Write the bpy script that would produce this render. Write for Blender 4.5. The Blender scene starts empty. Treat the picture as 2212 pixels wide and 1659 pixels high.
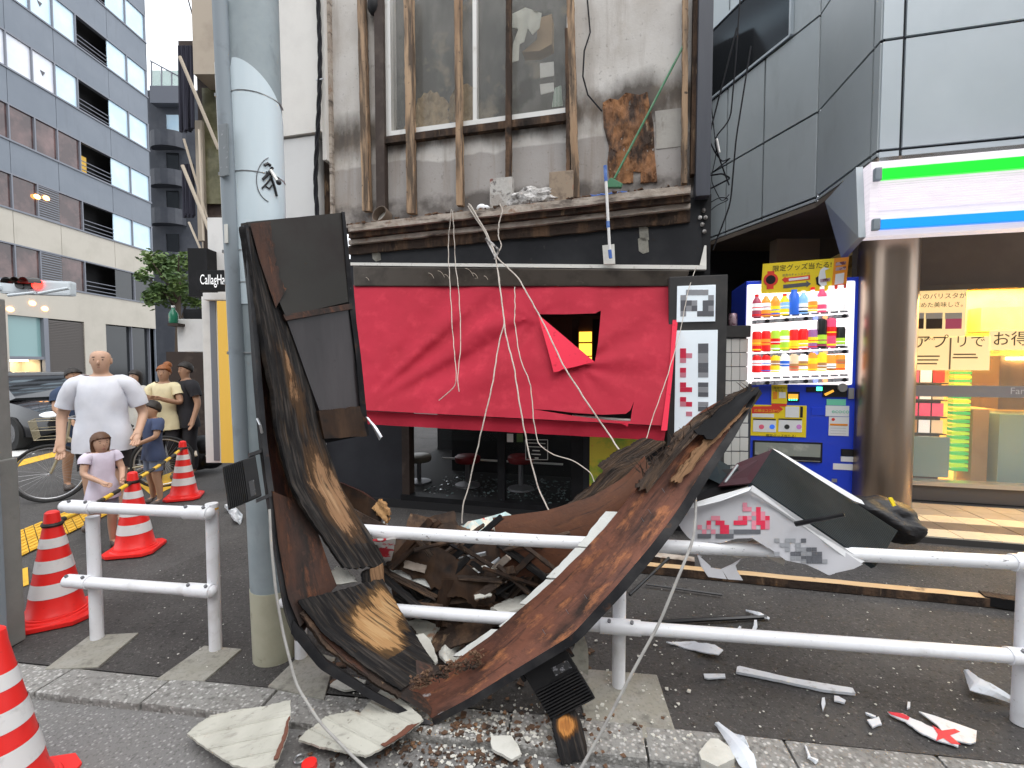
import bpy, bmesh, math, random
from mathutils import Vector, Matrix, noise
from mathutils.geometry import delaunay_2d_cdt
R = math.radians
random.seed(7)
SC = bpy.context.scene
COL = SC.collection

# ------------------------------------------------------------------ camera
CAM_H, PITCH, FPX, CX, CY = 1.65, R(2.5), 1000.0, 1106.0, 829.5
cd = bpy.data.cameras.new('camera')
cam = bpy.data.objects.new('camera', cd)
COL.objects.link(cam)
cam.location = (0, 0, CAM_H)
cam.rotation_euler = (R(90) - PITCH, 0, 0)
cd.sensor_width = 36.0
cd.lens = 36.0 * FPX / 2212.0
cd.clip_start = 0.05
cd.clip_end = 500
SC.camera = cam

# ------------------------------------------------------------------ sky, sun, exposure
SUN_EL, SUN_AZ = R(60), R(150)      # soft evening overcast: light from behind and above the camera
w = bpy.data.worlds.new('World'); SC.world = w; w.use_nodes = True
nt = w.node_tree; nt.nodes.clear()
sky = nt.nodes.new('ShaderNodeTexSky'); sky.sky_type = 'NISHITA'; sky.sun_disc = False
sky.sun_elevation = SUN_EL; sky.sun_rotation = SUN_AZ
sky.air_density = 1.0; sky.dust_density = 4.0; sky.ozone_density = 1.0
hs = nt.nodes.new('ShaderNodeHueSaturation'); hs.inputs['Saturation'].default_value = 0.30
bg = nt.nodes.new('ShaderNodeBackground'); bg.inputs['Strength'].default_value = 0.15
out = nt.nodes.new('ShaderNodeOutputWorld')
mxs = nt.nodes.new('ShaderNodeMix'); mxs.data_type = 'RGBA'; mxs.inputs['Factor'].default_value = 0.65   # an even, closed cloud layer over the clear sky
mxs.inputs['B'].default_value = (6.9, 7.2, 7.6, 1)
nt.links.new(sky.outputs[0], hs.inputs['Color']); nt.links.new(hs.outputs[0], mxs.inputs['A']); nt.links.new(mxs.outputs['Result'], bg.inputs['Color'])
nt.links.new(bg.outputs[0], out.inputs['Surface'])
sl = bpy.data.lights.new('sun', 'SUN'); sl.energy = 0.6; sl.angle = R(60); sl.color = (1.0, 0.965, 0.92)
sun = bpy.data.objects.new('sun', sl); COL.objects.link(sun)
sun.rotation_euler = (R(90) - SUN_EL, 0, R(180) - SUN_AZ + R(0))
SC.view_settings.view_transform = 'Standard'
SC.view_settings.look = 'None'
SC.view_settings.exposure = 1.05
SC.view_settings.gamma = 1.0
SC.render.engine = 'CYCLES'
SC.cycles.max_bounces = 8
SC.cycles.use_denoising = True

# ------------------------------------------------------------------ measuring helpers
_F = Vector((0, math.cos(PITCH), -math.sin(PITCH)))
_U = Vector((0, math.sin(PITCH), math.cos(PITCH)))
_C = Vector((0, 0, CAM_H))
def ray(px, py):
    return _F + Vector(((px - CX) / FPX, 0, 0)) + _U * ((CY - py) / FPX)
def P(px, py, d):                        # the point seen there at distance d down the street
    r = ray(px, py); return _C + r * (d / r.y)
def G(px, py, z=0.0):                    # the point seen there on a level surface
    r = ray(px, py); return _C + r * ((z - CAM_H) / r.z)
def onX(px, py, X):
    r = ray(px, py); return _C + r * (X / r.x)
class Frame:                             # an upright wall plane: u runs along it, n points at the street
    def __init__(s, x, y, m):
        k = math.sqrt(1 + m * m)
        s.o = Vector((x, y, 0)); s.u = Vector((1 / k, -m / k, 0)); s.n = Vector((-m / k, -1 / k, 0))
    def pt(s, u, z, off=0.0):
        return s.o + s.u * u + s.n * off + Vector((0, 0, z))
    def uz(s, px, py, off=0.0):
        r = ray(px, py); o = s.o + s.n * off
        t = (o - _C).dot(s.n) / r.dot(s.n)
        p = _C + r * t
        return (p - s.o).dot(s.u), p.z
    def px(s, px, py, off=0.0):
        u, z = s.uz(px, py, off); return s.pt(u, z, off)

# ------------------------------------------------------------------ mesh builder
class B:
    def __init__(s): s.v = []; s.f = []; s.m = []; s.mi = 0
    def add(s, vs, fs):
        k = len(s.v); s.v += [tuple(x) for x in vs]
        for f in fs: s.f.append(tuple(i + k for i in f)); s.m.append(s.mi)
        return s
    def hexa(s, p):                      # 8 corners: bottom ring 0-3, top ring 4-7
        return s.add(p, [(3, 2, 1, 0), (4, 5, 6, 7), (0, 1, 5, 4), (1, 2, 6, 5), (2, 3, 7, 6), (3, 0, 4, 7)])
    def box(s, c, size, rot=None):
        x, y, z = [k / 2 for k in size]; c = Vector(c)
        pts = [Vector(q) for q in ((-x, -y, -z), (x, -y, -z), (x, y, -z), (-x, y, -z), (-x, -y, z), (x, -y, z), (x, y, z), (-x, y, z))]
        if rot is not None:
            pts = [rot @ q for q in pts]
        return s.hexa([c + q for q in pts])
    def fbox(s, fr, u0, u1, z0, z1, n0, n1):
        a = [fr.pt(u0, z0, n1), fr.pt(u1, z0, n1), fr.pt(u1, z0, n0), fr.pt(u0, z0, n0)]
        b = [fr.pt(u0, z1, n1), fr.pt(u1, z1, n1), fr.pt(u1, z1, n0), fr.pt(u0, z1, n0)]
        return s.hexa(a + b)
    def prism(s, poly, vec):             # planar polygon (3D) pushed along vec
        n = len(poly); vec = Vector(vec)
        vs = [Vector(p) for p in poly] + [Vector(p) + vec for p in poly]
        fs = [tuple(range(n)), tuple(range(2 * n - 1, n - 1, -1))]
        fs += [(i, n + i, n + (i + 1) % n, (i + 1) % n) for i in range(n)]
        return s.add(vs, fs)
    def tube(s, pts, r, n=8, cap=True, r1=None):
        pts = [Vector(p) for p in pts]; N = len(pts); rings = []
        t = (pts[1] - pts[0]).normalized()
        a = t.orthogonal().normalized()
        for i, p in enumerate(pts):
            t = (pts[min(i + 1, N - 1)] - pts[max(i - 1, 0)]).normalized()
            a = (a - t * a.dot(t)).normalized(); b = t.cross(a)
            rr = r if r1 is None else r + (r1 - r) * i / (N - 1)
            rings.append([p + (a * math.cos(2 * math.pi * k / n) + b * math.sin(2 * math.pi * k / n)) * rr for k in range(n)])
        vs = [q for g in rings for q in g]; fs = []
        for i in range(N - 1):
            for k in range(n):
                fs.append((i * n + k, i * n + (k + 1) % n, (i + 1) * n + (k + 1) % n, (i + 1) * n + k))
        if cap: fs += [tuple(range(n - 1, -1, -1)), tuple((N - 1) * n + k for k in range(n))]
        return s.add(vs, fs)
    def lathe(s, prof, n=20, c=(0, 0, 0), caps=True):
        c = Vector(c); vs = []; fs = []
        for r, z in prof:
            vs += [c + Vector((r * math.cos(2 * math.pi * k / n), r * math.sin(2 * math.pi * k / n), z)) for k in range(n)]
        for i in range(len(prof) - 1):
            for k in range(n):
                fs.append((i * n + k, i * n + (k + 1) % n, (i + 1) * n + (k + 1) % n, (i + 1) * n + k))
        if caps: fs += [tuple(range(n - 1, -1, -1)), tuple((len(prof) - 1) * n + k for k in range(n))]
        return s.add(vs, fs)
    def ball(s, c, r, n=10, m=7):
        c = Vector(c); rx, ry, rz = (r, r, r) if not hasattr(r, '__len__') else r
        prof = [(math.sin(math.pi * i / m), -math.cos(math.pi * i / m)) for i in range(1, m)]
        k0 = len(s.v); vs = [c + Vector((rx * a * math.cos(2 * math.pi * k / n), ry * a * math.sin(2 * math.pi * k / n), rz * b)) for a, b in prof for k in range(n)]
        fs = []
        for i in range(len(prof) - 1):
            for k in range(n):
                fs.append((i * n + k, i * n + (k + 1) % n, (i + 1) * n + (k + 1) % n, (i + 1) * n + k))
        vs += [c + Vector((0, 0, -rz)), c + Vector((0, 0, rz))]
        L = len(prof) * n
        for k in range(n):
            fs.append(((k + 1) % n, k, L)); fs.append((L - n + k, L - n + (k + 1) % n, L + 1))
        return s.add(vs, fs)
    def build(s, name, mat, parent=None, smooth=False, bevel=0.0, autosm=None):
        me = bpy.data.meshes.new(name); me.from_pydata(s.v, [], s.f)
        mats = mat if isinstance(mat, (list, tuple)) else [mat]
        for mm in mats: me.materials.append(mm)
        if len(mats) > 1: me.polygons.foreach_set('material_index', s.m)
        return put(name, me, parent, smooth, bevel)
WORLDP = {}
def put(name, me, parent=None, smooth=False, bevel=0.0):
    bm = bmesh.new(); bm.from_mesh(me)
    bmesh.ops.recalc_face_normals(bm, faces=bm.faces)
    if bevel > 0:
        es = [e for e in bm.edges if len(e.link_faces) == 2 and e.calc_face_angle(0) > 0.6]
        if es: bmesh.ops.bevel(bm, geom=es, offset=bevel, segments=2, profile=0.7, affect='EDGES', clamp_overlap=True)
    bm.to_mesh(me); bm.free()
    if smooth:
        me.polygons.foreach_set('use_smooth', [True] * len(me.polygons))
        try: me.set_sharp_from_angle(angle=R(40))
        except Exception: pass
    o = bpy.data.objects.new(name, me); COL.objects.link(o)
    if parent is not None:
        o.parent = parent
        if parent.name in WORLDP: o.matrix_parent_inverse = Matrix.Translation(-parent.location)
    return o
def tag(o, label=None, cat=None, group=None, kind=None):
    if label: o['label'] = label
    if cat: o['category'] = cat
    if group: o['group'] = group
    if kind: o['kind'] = kind
    return o
def thing(name, label, cat, loc=(0, 0, 0), group=None, world=True):
    o = bpy.data.objects.new(name, None); COL.objects.link(o); o.location = loc
    o.empty_display_size = 0.1
    if world: WORLDP[o.name] = 1
    return tag(o, label, cat, group)
def struct(o, label=None):
    o['kind'] = 'structure'
    if label: o['label'] = label
    return o
def dup(root, loc, rotz, label=None):
    r = root.copy(); COL.objects.link(r); r.location = loc; r.rotation_euler = (0, 0, rotz)
    if label: r['label'] = label
    for ch in list(root.children):
        c = ch.copy(); COL.objects.link(c); c.parent = r
        for g in ch.children:
            d = g.copy(); COL.objects.link(d); d.parent = c
    return r

# a curved board between two measured edges (each a list of points), with thickness
def resample(pts, n):
    pts = [Vector(p) for p in pts]; d = [0]
    for a, b in zip(pts, pts[1:]): d.append(d[-1] + (b - a).length)
    res = []
    for i in range(n + 1):
        t = d[-1] * i / n; k = 0
        while k < len(d) - 2 and d[k + 1] < t: k += 1
        f = (t - d[k]) / max(1e-9, d[k + 1] - d[k]); res.append(pts[k].lerp(pts[k + 1], f))
    return res
def smoothpts(p, it=2):
    for _ in range(it):
        p = [p[0]] + [(p[i - 1] + p[i] * 2 + p[i + 1]) / 4 for i in range(1, len(p) - 1)] + [p[-1]]
    return p
def ribbon(name, L, Rr, thick, mat, parent=None, n=40, m=6, jl=0.0, jr=0.0, je=0.0, rough=0.0, wear=None, seed=0, sm=2, bow=0.0, smooth=True):
    L = smoothpts(resample(L, n), sm); Rr = smoothpts(resample(Rr, n), sm)
    rnd = random.Random(seed); vs = []; uv = []; wr = []
    ul = 0
    jn = lambda s, k: noise.noise(Vector((s * 9.0, k * 7.3 + seed, 3.1))) + 0.8 * noise.noise(Vector((s * 41.0, k * 3.3 + seed, 8.1)))
    rows = []
    for i in range(n + 1):
        if i: ul += ((L[i] + Rr[i]) / 2 - (L[i - 1] + Rr[i - 1]) / 2).length
        row = []
        wv = Rr[i] - L[i]; W = wv.length
        T = (L[min(i + 1, n)] - L[max(i - 1, 0)]) + (Rr[min(i + 1, n)] - Rr[max(i - 1, 0)])
        nrm = wv.cross(T).normalized()
        mid = (L[i] + Rr[i]) / 2
        if nrm.dot(_C - mid) < 0: nrm = -nrm
        for j in range(m + 1):
            t = j / m; s = i / n
            p = L[i].lerp(Rr[i], t)
            if j == 0 and jl: p = p + wv.normalized() * jl * jn(s, 1)
            if j == m and jr: p = p + wv.normalized() * jr * jn(s, 2)
            if i in (0, n) and je: p = p + T.normalized() * je * jn(t * 2, 3 + i)
            p = p + nrm * (bow * (1 - (2 * t - 1) ** 2))
            if rough: p = p + nrm * rough * noise.noise(Vector((ul * 4, t * W * 25, seed)))
            row.append((p, nrm, ul, t * W, s, t))
        rows.append(row)
    M1 = m + 1; cnt = (n + 1) * M1
    front = []; back = []
    for row in rows:
        for p, nr, u, v, s, t in row:
            front.append(p); back.append(p - nr * thick); uv.append((u, v)); wr.append(wear(s, t) if wear else 0.0)
    vs = front + back; uv = uv + uv; wr = wr + wr; fs = []
    for i in range(n):
        for j in range(m):
            a = i * M1 + j; fs.append((a, a + 1, a + M1 + 1, a + M1)); fs.append((cnt + a, cnt + a + M1, cnt + a + M1 + 1, cnt + a + 1))
    for i in range(n):
        a = i * M1; fs.append((a, a + M1, cnt + a + M1, cnt + a)); a += m; fs.append((a, cnt + a, cnt + a + M1, a + M1))
    for j in range(m):
        a = j; fs.append((a, cnt + a, cnt + a + 1, a + 1)); a = n * M1 + j; fs.append((a, a + 1, cnt + a + 1, cnt + a))
    me = bpy.data.meshes.new(name); me.from_pydata(vs, [], fs)
    ul_ = me.uv_layers.new(name='UVMap')
    for lp in me.loops: ul_.data[lp.index].uv = uv[lp.vertex_index]
    at = me.attributes.new('wear', 'FLOAT', 'POINT'); at.data.foreach_set('value', wr)
    me.materials.append(mat)
    return put(name, me, parent, smooth)
def inpoly(p, poly):
    x, y = p; c = False; n = len(poly)
    for i in range(n):
        x1, y1 = poly[i]; x2, y2 = poly[(i + 1) % n]
        if (y1 > y) != (y2 > y) and x < (x2 - x1) * (y - y1) / (y2 - y1) + x1: c = not c
    return c
# torn sheet: measured outline, holes and a function giving the surface point; finely triangulated, given thickness
def sheet(name, poly, holes, fn, mat, parent=None, step=12.0, thick=0.002, smooth=True, vec=None, jag=0.0):
    vc = []; ed = []
    def ring(pl):
        k0 = len(vc); pts = []
        for a, b in zip(pl, pl[1:] + pl[:1]):
            L = math.hypot(b[0] - a[0], b[1] - a[1]); q = max(1, int(L / step))
            pts += [(a[0] + (b[0] - a[0]) * i / q, a[1] + (b[1] - a[1]) * i / q) for i in range(q)]
        if jag: pts = [(x + jag * noise.noise(Vector((x * .11, y * .11, 1.5))) + jag * .7 * noise.noise(Vector((x * .4, y * .4, 2.5))), y + jag * noise.noise(Vector((x * .11, y * .11, 7.5))) + jag * .7 * noise.noise(Vector((x * .4, y * .4, 9.5)))) for x, y in pts]
        vc.extend(Vector(p) for p in pts)
        ed.extend((k0 + i, k0 + (i + 1) % len(pts)) for i in range(len(pts)))
    poly = list(poly); ring(poly)
    if jag: poly = [tuple(v) for v in vc]
    for h in holes: ring(h)
    xs = [p[0] for p in poly]; ys = [p[1] for p in poly]
    y = min(ys); r = 0
    while y < max(ys):
        x = min(xs) + (step / 2 if r % 2 else 0)
        while x < max(xs):
            if inpoly((x, y), poly) and not any(inpoly((x, y), h) for h in holes): vc.append(Vector((x, y)))
            x += step
        y += step * 0.87; r += 1
    v2, e2, f2, _, _, _ = delaunay_2d_cdt(vc, ed, [], 0, 1e-4)
    keep = []
    for f in f2:
        c = sum((v2[i] for i in f), Vector((0, 0))) / len(f)
        if inpoly(c, poly) and not any(inpoly(c, h) for h in holes): keep.append(tuple(f))
    pts = [Vector(fn(p.x, p.y)) for p in v2]
    me = bpy.data.meshes.new(name); me.from_pydata(pts, [], keep); me.materials.append(mat)
    bm = bmesh.new(); bm.from_mesh(me)
    lv = [v for v in bm.verts if not v.link_faces]; bmesh.ops.delete(bm, geom=lv, context='VERTS')
    bmesh.ops.recalc_face_normals(bm, faces=bm.faces); bm.normal_update()
    fr = list(bm.faces)
    if vec is not None:
        off = {v.index: Vector(vec) * thick for v in bm.verts}
    else:
        off = {v.index: -v.normal * thick for v in bm.verts}
    bm.verts.index_update()
    bnd = [(e.verts[0], e.verts[1]) for e in bm.edges if e.is_boundary]
    vm = {v: bm.verts.new(v.co + off[v.index]) for v in list(bm.verts)}
    for f in fr: bm.faces.new([vm[v] for v in reversed(f.verts)])
    for a, b in bnd:
        try: bm.faces.new((a, b, vm[b], vm[a]))
        except ValueError: pass
    bm.to_mesh(me); bm.free()
    return put(name, me, parent, smooth)
def text(name, body, org, ux, uy, size, mat, parent=None, depth=0.001, align='LEFT', wide=1.0):
    cu = bpy.data.curves.new(name, 'FONT'); cu.body = body; cu.size = 1.0; cu.extrude = 0.0; cu.align_x = align
    cu.resolution_u = 3
    t = bpy.data.objects.new(name + '_tmp', cu); COL.objects.link(t)
    me = bpy.data.meshes.new_from_object(t.evaluated_get(bpy.context.evaluated_depsgraph_get()))
    bpy.data.objects.remove(t); bpy.data.curves.remove(cu)
    ux = Vector(ux).normalized(); uy = Vector(uy).normalized(); nz = ux.cross(uy)
    for v in me.vertices:
        v.co = Vector(org) + ux * v.co.x * size * wide + uy * v.co.y * size + nz * 0.0015
    me.materials.clear(); me.materials.append(mat); me.name = name
    o = bpy.data.objects.new(name, me); COL.objects.link(o)
    if parent is not None:
        o.parent = parent
        if parent.name in WORLDP: o.matrix_parent_inverse = Matrix.Translation(-parent.location)
    return o

# ------------------------------------------------------------------ materials
def pm(name, base, rough=0.6, metal=0.0, layers=(), bump=None, spec=0.5, emit=None, alpha=None, trans=None, coat=0.0, ior=None, rvar=None):
    m = bpy.data.materials.new(name); m.use_nodes = True
    nt = m.node_tree; N = nt.nodes; Lk = nt.links
    bs = N['Principled BSDF']
    bs.inputs['Base Color'].default_value = (*base, 1); bs.inputs['Roughness'].default_value = rough
    bs.inputs['Metallic'].default_value = metal; bs.inputs['Specular IOR Level'].default_value = spec
    if coat: bs.inputs['Coat Weight'].default_value = coat
    if trans: bs.inputs['Transmission Weight'].default_value = trans
    if ior: bs.inputs['IOR'].default_value = ior
    if alpha is not None: bs.inputs['Alpha'].default_value = alpha
    if emit: bs.inputs['Emission Color'].default_value = (*emit[0], 1); bs.inputs['Emission Strength'].default_value = emit[1]
    tc = N.new('ShaderNodeTexCoord')
    def coords(kind, st):
        mp = N.new('ShaderNodeMapping'); mp.inputs['Scale'].default_value = st
        Lk.new(tc.outputs[kind], mp.inputs['Vector']); return mp.outputs[0]
    def fac(l):
        kind = l.get('coord', 'Object'); st = l.get('st', (1, 1, 1))
        v = coords(kind, st)
        if l.get('tex') == 'vor':
            t = N.new('ShaderNodeTexVoronoi'); t.inputs['Scale'].default_value = l['scale']; o = t.outputs['Distance']
            if l.get('cell'): o = t.outputs['Color']
        elif l.get('tex') == 'wave':
            t = N.new('ShaderNodeTexWave'); t.inputs['Scale'].default_value = l['scale']; t.inputs['Distortion'].default_value = l.get('dist', 2.0); o = t.outputs['Fac']
            t.inputs['Detail'].default_value = 3
        else:
            t = N.new('ShaderNodeTexNoise'); t.inputs['Scale'].default_value = l['scale']; t.inputs['Detail'].default_value = l.get('detail', 5)
            t.inputs['Roughness'].default_value = l.get('rg', 0.6); o = t.outputs['Fac']
        Lk.new(v, t.inputs['Vector'])
        if l.get('wear'):
            a = N.new('ShaderNodeAttribute'); a.attribute_name = 'wear'
            ad = N.new('ShaderNodeMath'); ad.operation = 'ADD'
            ml = N.new('ShaderNodeMath'); ml.operation = 'MULTIPLY'; ml.inputs[1].default_value = l['wear']
            Lk.new(a.outputs['Fac'], ml.inputs[0]); Lk.new(ml.outputs[0], ad.inputs[0]); Lk.new(o, ad.inputs[1]); o = ad.outputs[0]
        if l.get('zband'):               # a stain lying between two heights, its edge broken by the noise
            z0, z1, soft = l['zband']
            sp = N.new('ShaderNodeSeparateXYZ'); Lk.new(tc.outputs['Object'], sp.inputs[0])
            dm = N.new('ShaderNodeMath'); dm.operation = 'SUBTRACT'; dm.inputs[1].default_value = (z0 + z1) / 2; Lk.new(sp.outputs['Z'], dm.inputs[0])
            ab = N.new('ShaderNodeMath'); ab.operation = 'ABSOLUTE'; Lk.new(dm.outputs[0], ab.inputs[0])
            mr = N.new('ShaderNodeMapRange'); mr.inputs['From Min'].default_value = (z1 - z0) / 2 + soft; mr.inputs['From Max'].default_value = (z1 - z0) / 2 - soft
            Lk.new(ab.outputs[0], mr.inputs['Value'])
            ml = N.new('ShaderNodeMath'); ml.operation = 'MULTIPLY'; Lk.new(mr.outputs[0], ml.inputs[0]); Lk.new(o, ml.inputs[1]); o = ml.outputs[0]
        mr = N.new('ShaderNodeMapRange'); mr.inputs['From Min'].default_value = l.get('lo', 0.4); mr.inputs['From Max'].default_value = l.get('hi', 0.6)
        mr.inputs['To Max'].default_value = l.get('amt', 1.0)
        Lk.new(o, mr.inputs['Value']); return mr.outputs[0]
    prev = None; rprev = None
    for l in layers:
        mx = N.new('ShaderNodeMix'); mx.data_type = 'RGBA'
        f = fac(l); Lk.new(f, mx.inputs['Factor'])
        if prev is None: mx.inputs['A'].default_value = (*base, 1)
        else: Lk.new(prev, mx.inputs['A'])
        mx.inputs['B'].default_value = (*l['c'], 1); prev = mx.outputs['Result']
        if 'rough' in l:
            rm = N.new('ShaderNodeMix'); rm.data_type = 'FLOAT'; Lk.new(f, rm.inputs['Factor'])
            if rprev is None: rm.inputs['A'].default_value = rough
            else: Lk.new(rprev, rm.inputs['A'])
            rm.inputs['B'].default_value = l['rough']; rprev = rm.outputs['Result']
    if prev is not None: Lk.new(prev, bs.inputs['Base Color'])
    if rprev is not None: Lk.new(rprev, bs.inputs['Roughness'])
    if bump:
        bl = bump if isinstance(bump, list) else [bump]; pb = None
        for b in bl:
            o = fac(dict(b, lo=b.get('lo', 0), hi=b.get('hi', 1)))
            bn = N.new('ShaderNodeBump'); bn.inputs['Strength'].default_value = b.get('str', 0.3); bn.inputs['Distance'].default_value = b.get('dist_', 0.01)
            Lk.new(o, bn.inputs['Height'])
            if pb: Lk.new(pb, bn.inputs['Normal'])
            pb = bn.outputs[0]
        Lk.new(pb, bs.inputs['Normal'])
    return m
def L(c, scale, lo=0.45, hi=0.6, amt=1.0, **k): return dict(c=c, scale=scale, lo=lo, hi=hi, amt=amt, **k)
M = {}
M['asphalt'] = pm('asphalt', (0.074, 0.070, 0.068), 0.85, layers=[
    L((0.105, 0.100, 0.095), 0.9, 0.40, 0.68, 0.8), L((0.048, 0.045, 0.043), 2.6, 0.52, 0.72, 0.7),
    L((0.20, 0.19, 0.18), 62, 0.57, 0.68, 0.8, detail=4, rg=.75), L((0.022, 0.021, 0.020), 50, 0.45, 0.30, 0.85, detail=4, rg=.75),
    L((0.016, 0.016, 0.016), 210, 0.44, 0.32, 0.6, detail=2)],
    bump=[dict(scale=90, str=0.6, dist_=0.008, detail=3), dict(scale=14, str=0.25, dist_=0.02)], spec=.3)
M['asphalt_dark'] = pm('asphalt_dark', (0.060, 0.056, 0.054), 0.88, layers=[
    L((0.088, 0.083, 0.079), 2.2, 0.42, 0.68, 0.8), L((0.038, 0.036, 0.034), 1.1, 0.52, 0.7, 0.7), L((0.19, 0.18, 0.17), 58, 0.57, 0.69, 0.8, detail=4, rg=.75),
    L((0.018, 0.017, 0.016), 46, 0.46, 0.31, 0.9, detail=4, rg=.75), L((0.28, 0.27, 0.25), 30, 0.68, 0.73, 0.7, detail=3)],
    bump=[dict(scale=85, str=0.8, dist_=0.010, detail=3), dict(scale=20, str=0.25, dist_=0.02)], spec=.3)
M['road'] = pm('road_asphalt', (0.17, 0.165, 0.16), 0.85, layers=[
    L((0.34, 0.33, 0.32), 45, 0.34, 0.18, 0.85, tex='vor'), L((0.27, 0.255, 0.235), 43, 0.2, 0.1, 0.8, tex='vor'), L((0.10, 0.095, 0.09), 60, 0.48, 0.34, 0.9, detail=4), L((0.16, 0.155, 0.145), 1.6, 0.45, 0.7, 0.6)],
    bump=[dict(scale=80, str=0.7, dist_=0.008, detail=3)])
M['kerb'] = pm('kerb_aggregate', (0.25, 0.245, 0.23), 0.85, layers=[
    L((0.52, 0.51, 0.49), 42, 0.40, 0.20, 0.9, tex='vor'), L((0.40, 0.38, 0.35), 37, 0.22, 0.12, 0.8, tex='vor'), L((0.10, 0.095, 0.088), 40, 0.50, 0.66, 0.75, detail=4), L((0.12, 0.11, 0.10), 3, 0.5, 0.75, 0.6)],
    bump=[dict(scale=75, str=0.8, dist_=0.008, detail=2)])
M['concrete'] = pm('concrete_pad', (0.27, 0.26, 0.22), 0.9, layers=[
    L((0.32, 0.31, 0.28), 6, 0.45, 0.7, 0.8), L((0.085, 0.08, 0.07), 9, 0.55, 0.72, 0.7), L((0.12, 0.11, 0.10), 60, 0.5, 0.7, 0.5)],
    bump=[dict(scale=50, str=0.4, dist_=0.006)])
M['whitepaint'] = pm('white_rail_paint', (0.80, 0.81, 0.84), 0.35, layers=[L((0.60, 0.60, 0.61), 6, 0.5, 0.8, 0.5), L((0.34, 0.31, 0.28), 60, 0.64, 0.74, 0.6, st=(1, 1, 1)), L((0.46, 0.43, 0.39), 3, 0.55, 0.72, 0.5, detail=8)], bump=dict(scale=30, str=0.05))
M['railchip'] = pm('white_rail_paint_chipped', (0.78, 0.79, 0.81), 0.4, layers=[L((0.55, 0.55, 0.56), 5, 0.5, 0.8, 0.6), L((0.16, 0.15, 0.15), 26, 0.63, 0.68, 0.85, st=(1, 2, 3))], bump=dict(scale=30, str=0.08))
M['bolt'] = pm('bolt_steel', (0.20, 0.20, 0.21), 0.5, 0.7)
M['yellowline'] = pm('yellow_band', (0.72, 0.42, 0.05), 0.6)
M['polegrey'] = pm('pole_grey', (0.26, 0.31, 0.33), 0.55, layers=[L((0.34, 0.39, 0.41), 5, 0.4, 0.7, 0.8), L((0.15, 0.17, 0.18), 9, 0.58, 0.75, 0.6, st=(1, 1, .5))], bump=dict(scale=220, str=0.15, dist_=0.002))
M['polebeige'] = pm('pole_beige_paint', (0.42, 0.41, 0.31), 0.7, layers=[L((0.34, 0.33, 0.24), 7, 0.45, 0.7, 0.7), L((0.18, 0.17, 0.12), 15, 0.64, 0.75, 0.7)], bump=dict(scale=260, str=0.4, dist_=0.003))
M['polefilm'] = pm('pole_film', (0.58, 0.68, 0.73), 0.42, layers=[L((0.66, 0.74, 0.78), 3, 0.4, 0.7, 0.6, st=(3, 3, .4))])
M['conduit'] = pm('conduit_grey', (0.24, 0.28, 0.31), 0.55, layers=[L((0.12, 0.13, 0.14), 6, 0.55, 0.75, 0.6)])
M['plate'] = pm('number_plate', (0.16, 0.18, 0.19), 0.5, layers=[L((0.42, 0.43, 0.43), 25, 0.60, 0.66, 0.7)])
M['ink'] = pm('black_ink', (0.012, 0.012, 0.014), 0.5)
M['greyink'] = pm('grey_ink', (0.10, 0.10, 0.11), 0.6)
M['cone'] = pm('cone_red', (0.80, 0.022, 0.018), 0.42, layers=[L((0.55, 0.02, 0.02), 8, 0.55, 0.8, 0.6), L((0.25, 0.03, 0.03), 30, 0.66, 0.75, 0.5)], bump=dict(scale=40, str=0.04))
M['conewhite'] = pm('cone_white', (0.70, 0.68, 0.67), 0.35, layers=[L((0.42, 0.40, 0.39), 14, 0.55, 0.75, 0.7)])
M['coneblack'] = pm('bar_black', (0.02, 0.018, 0.015), 0.6, layers=[L((0.10, 0.07, 0.04), 20, 0.55, 0.7, 0.7)])
M['baryellow'] = pm('bar_yellow', (0.80, 0.50, 0.03), 0.5)
M['tactile'] = pm('tactile_yellow', (0.72, 0.42, 0.035), 0.75, layers=[L((0.45, 0.27, 0.05), 9, 0.5, 0.75, 0.7)], bump=dict(scale=60, str=0.3))
M['roadwhite'] = pm('road_white_paint', (0.68, 0.68, 0.66), 0.7, layers=[L((0.30, 0.30, 0.29), 9, 0.55, 0.72, 0.7)])
# office block
M['officegrey'] = pm('office_grey_panel', (0.165, 0.19, 0.225), 0.55, layers=[L((0.20, 0.225, 0.26), 0.5, 0.4, 0.7, 0.8), L((0.12, 0.135, 0.16), 3, 0.55, 0.75, 0.4, st=(1, 1, .15))])
M['officebeige'] = pm('office_beige_panel', (0.50, 0.465, 0.40), 0.7, layers=[L((0.43, 0.40, 0.34), 0.8, 0.45, 0.7, 0.8), L((0.36, 0.33, 0.28), 3, 0.6, 0.8, 0.4, st=(1, 1, .2))])
M['paneblue'] = pm('pane_sky_blue', (0.56, 0.76, 0.90), 0.10, layers=[L((0.68, 0.83, 0.92), 0.7, 0.4, 0.65)], spec=0.8)  # pale blue tones stand in for reflected sky
M['panewhite'] = pm('pane_pale_sky', (0.68, 0.72, 0.80), 0.14, layers=[L((0.78, 0.78, 0.82), 0.9, 0.4, 0.65)], spec=0.8)  # whiter pane, reflected sky put into the colour
M['panedark'] = pm('pane_dark', (0.060, 0.034, 0.032), 0.06, layers=[L((0.19, 0.11, 0.10), 0.9, 0.45, 0.7, 0.9)], spec=0.9)
M['panegreen'] = pm('pane_green', (0.22, 0.36, 0.36), 0.12, spec=0.8)
M['panelouvre'] = pm('pane_black', (0.016, 0.018, 0.020), 0.1, spec=0.8)
M['mullion'] = pm('mullion', (0.20, 0.21, 0.24), 0.5, 0.3)
M['louvre'] = pm('louvre', (0.14, 0.125, 0.115), 0.5, 0.3)
M['warmlamp'] = pm('warm_lamp', (0.9, 0.5, 0.2), 0.5, emit=((1.0, 0.42, 0.10), 7))
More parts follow.
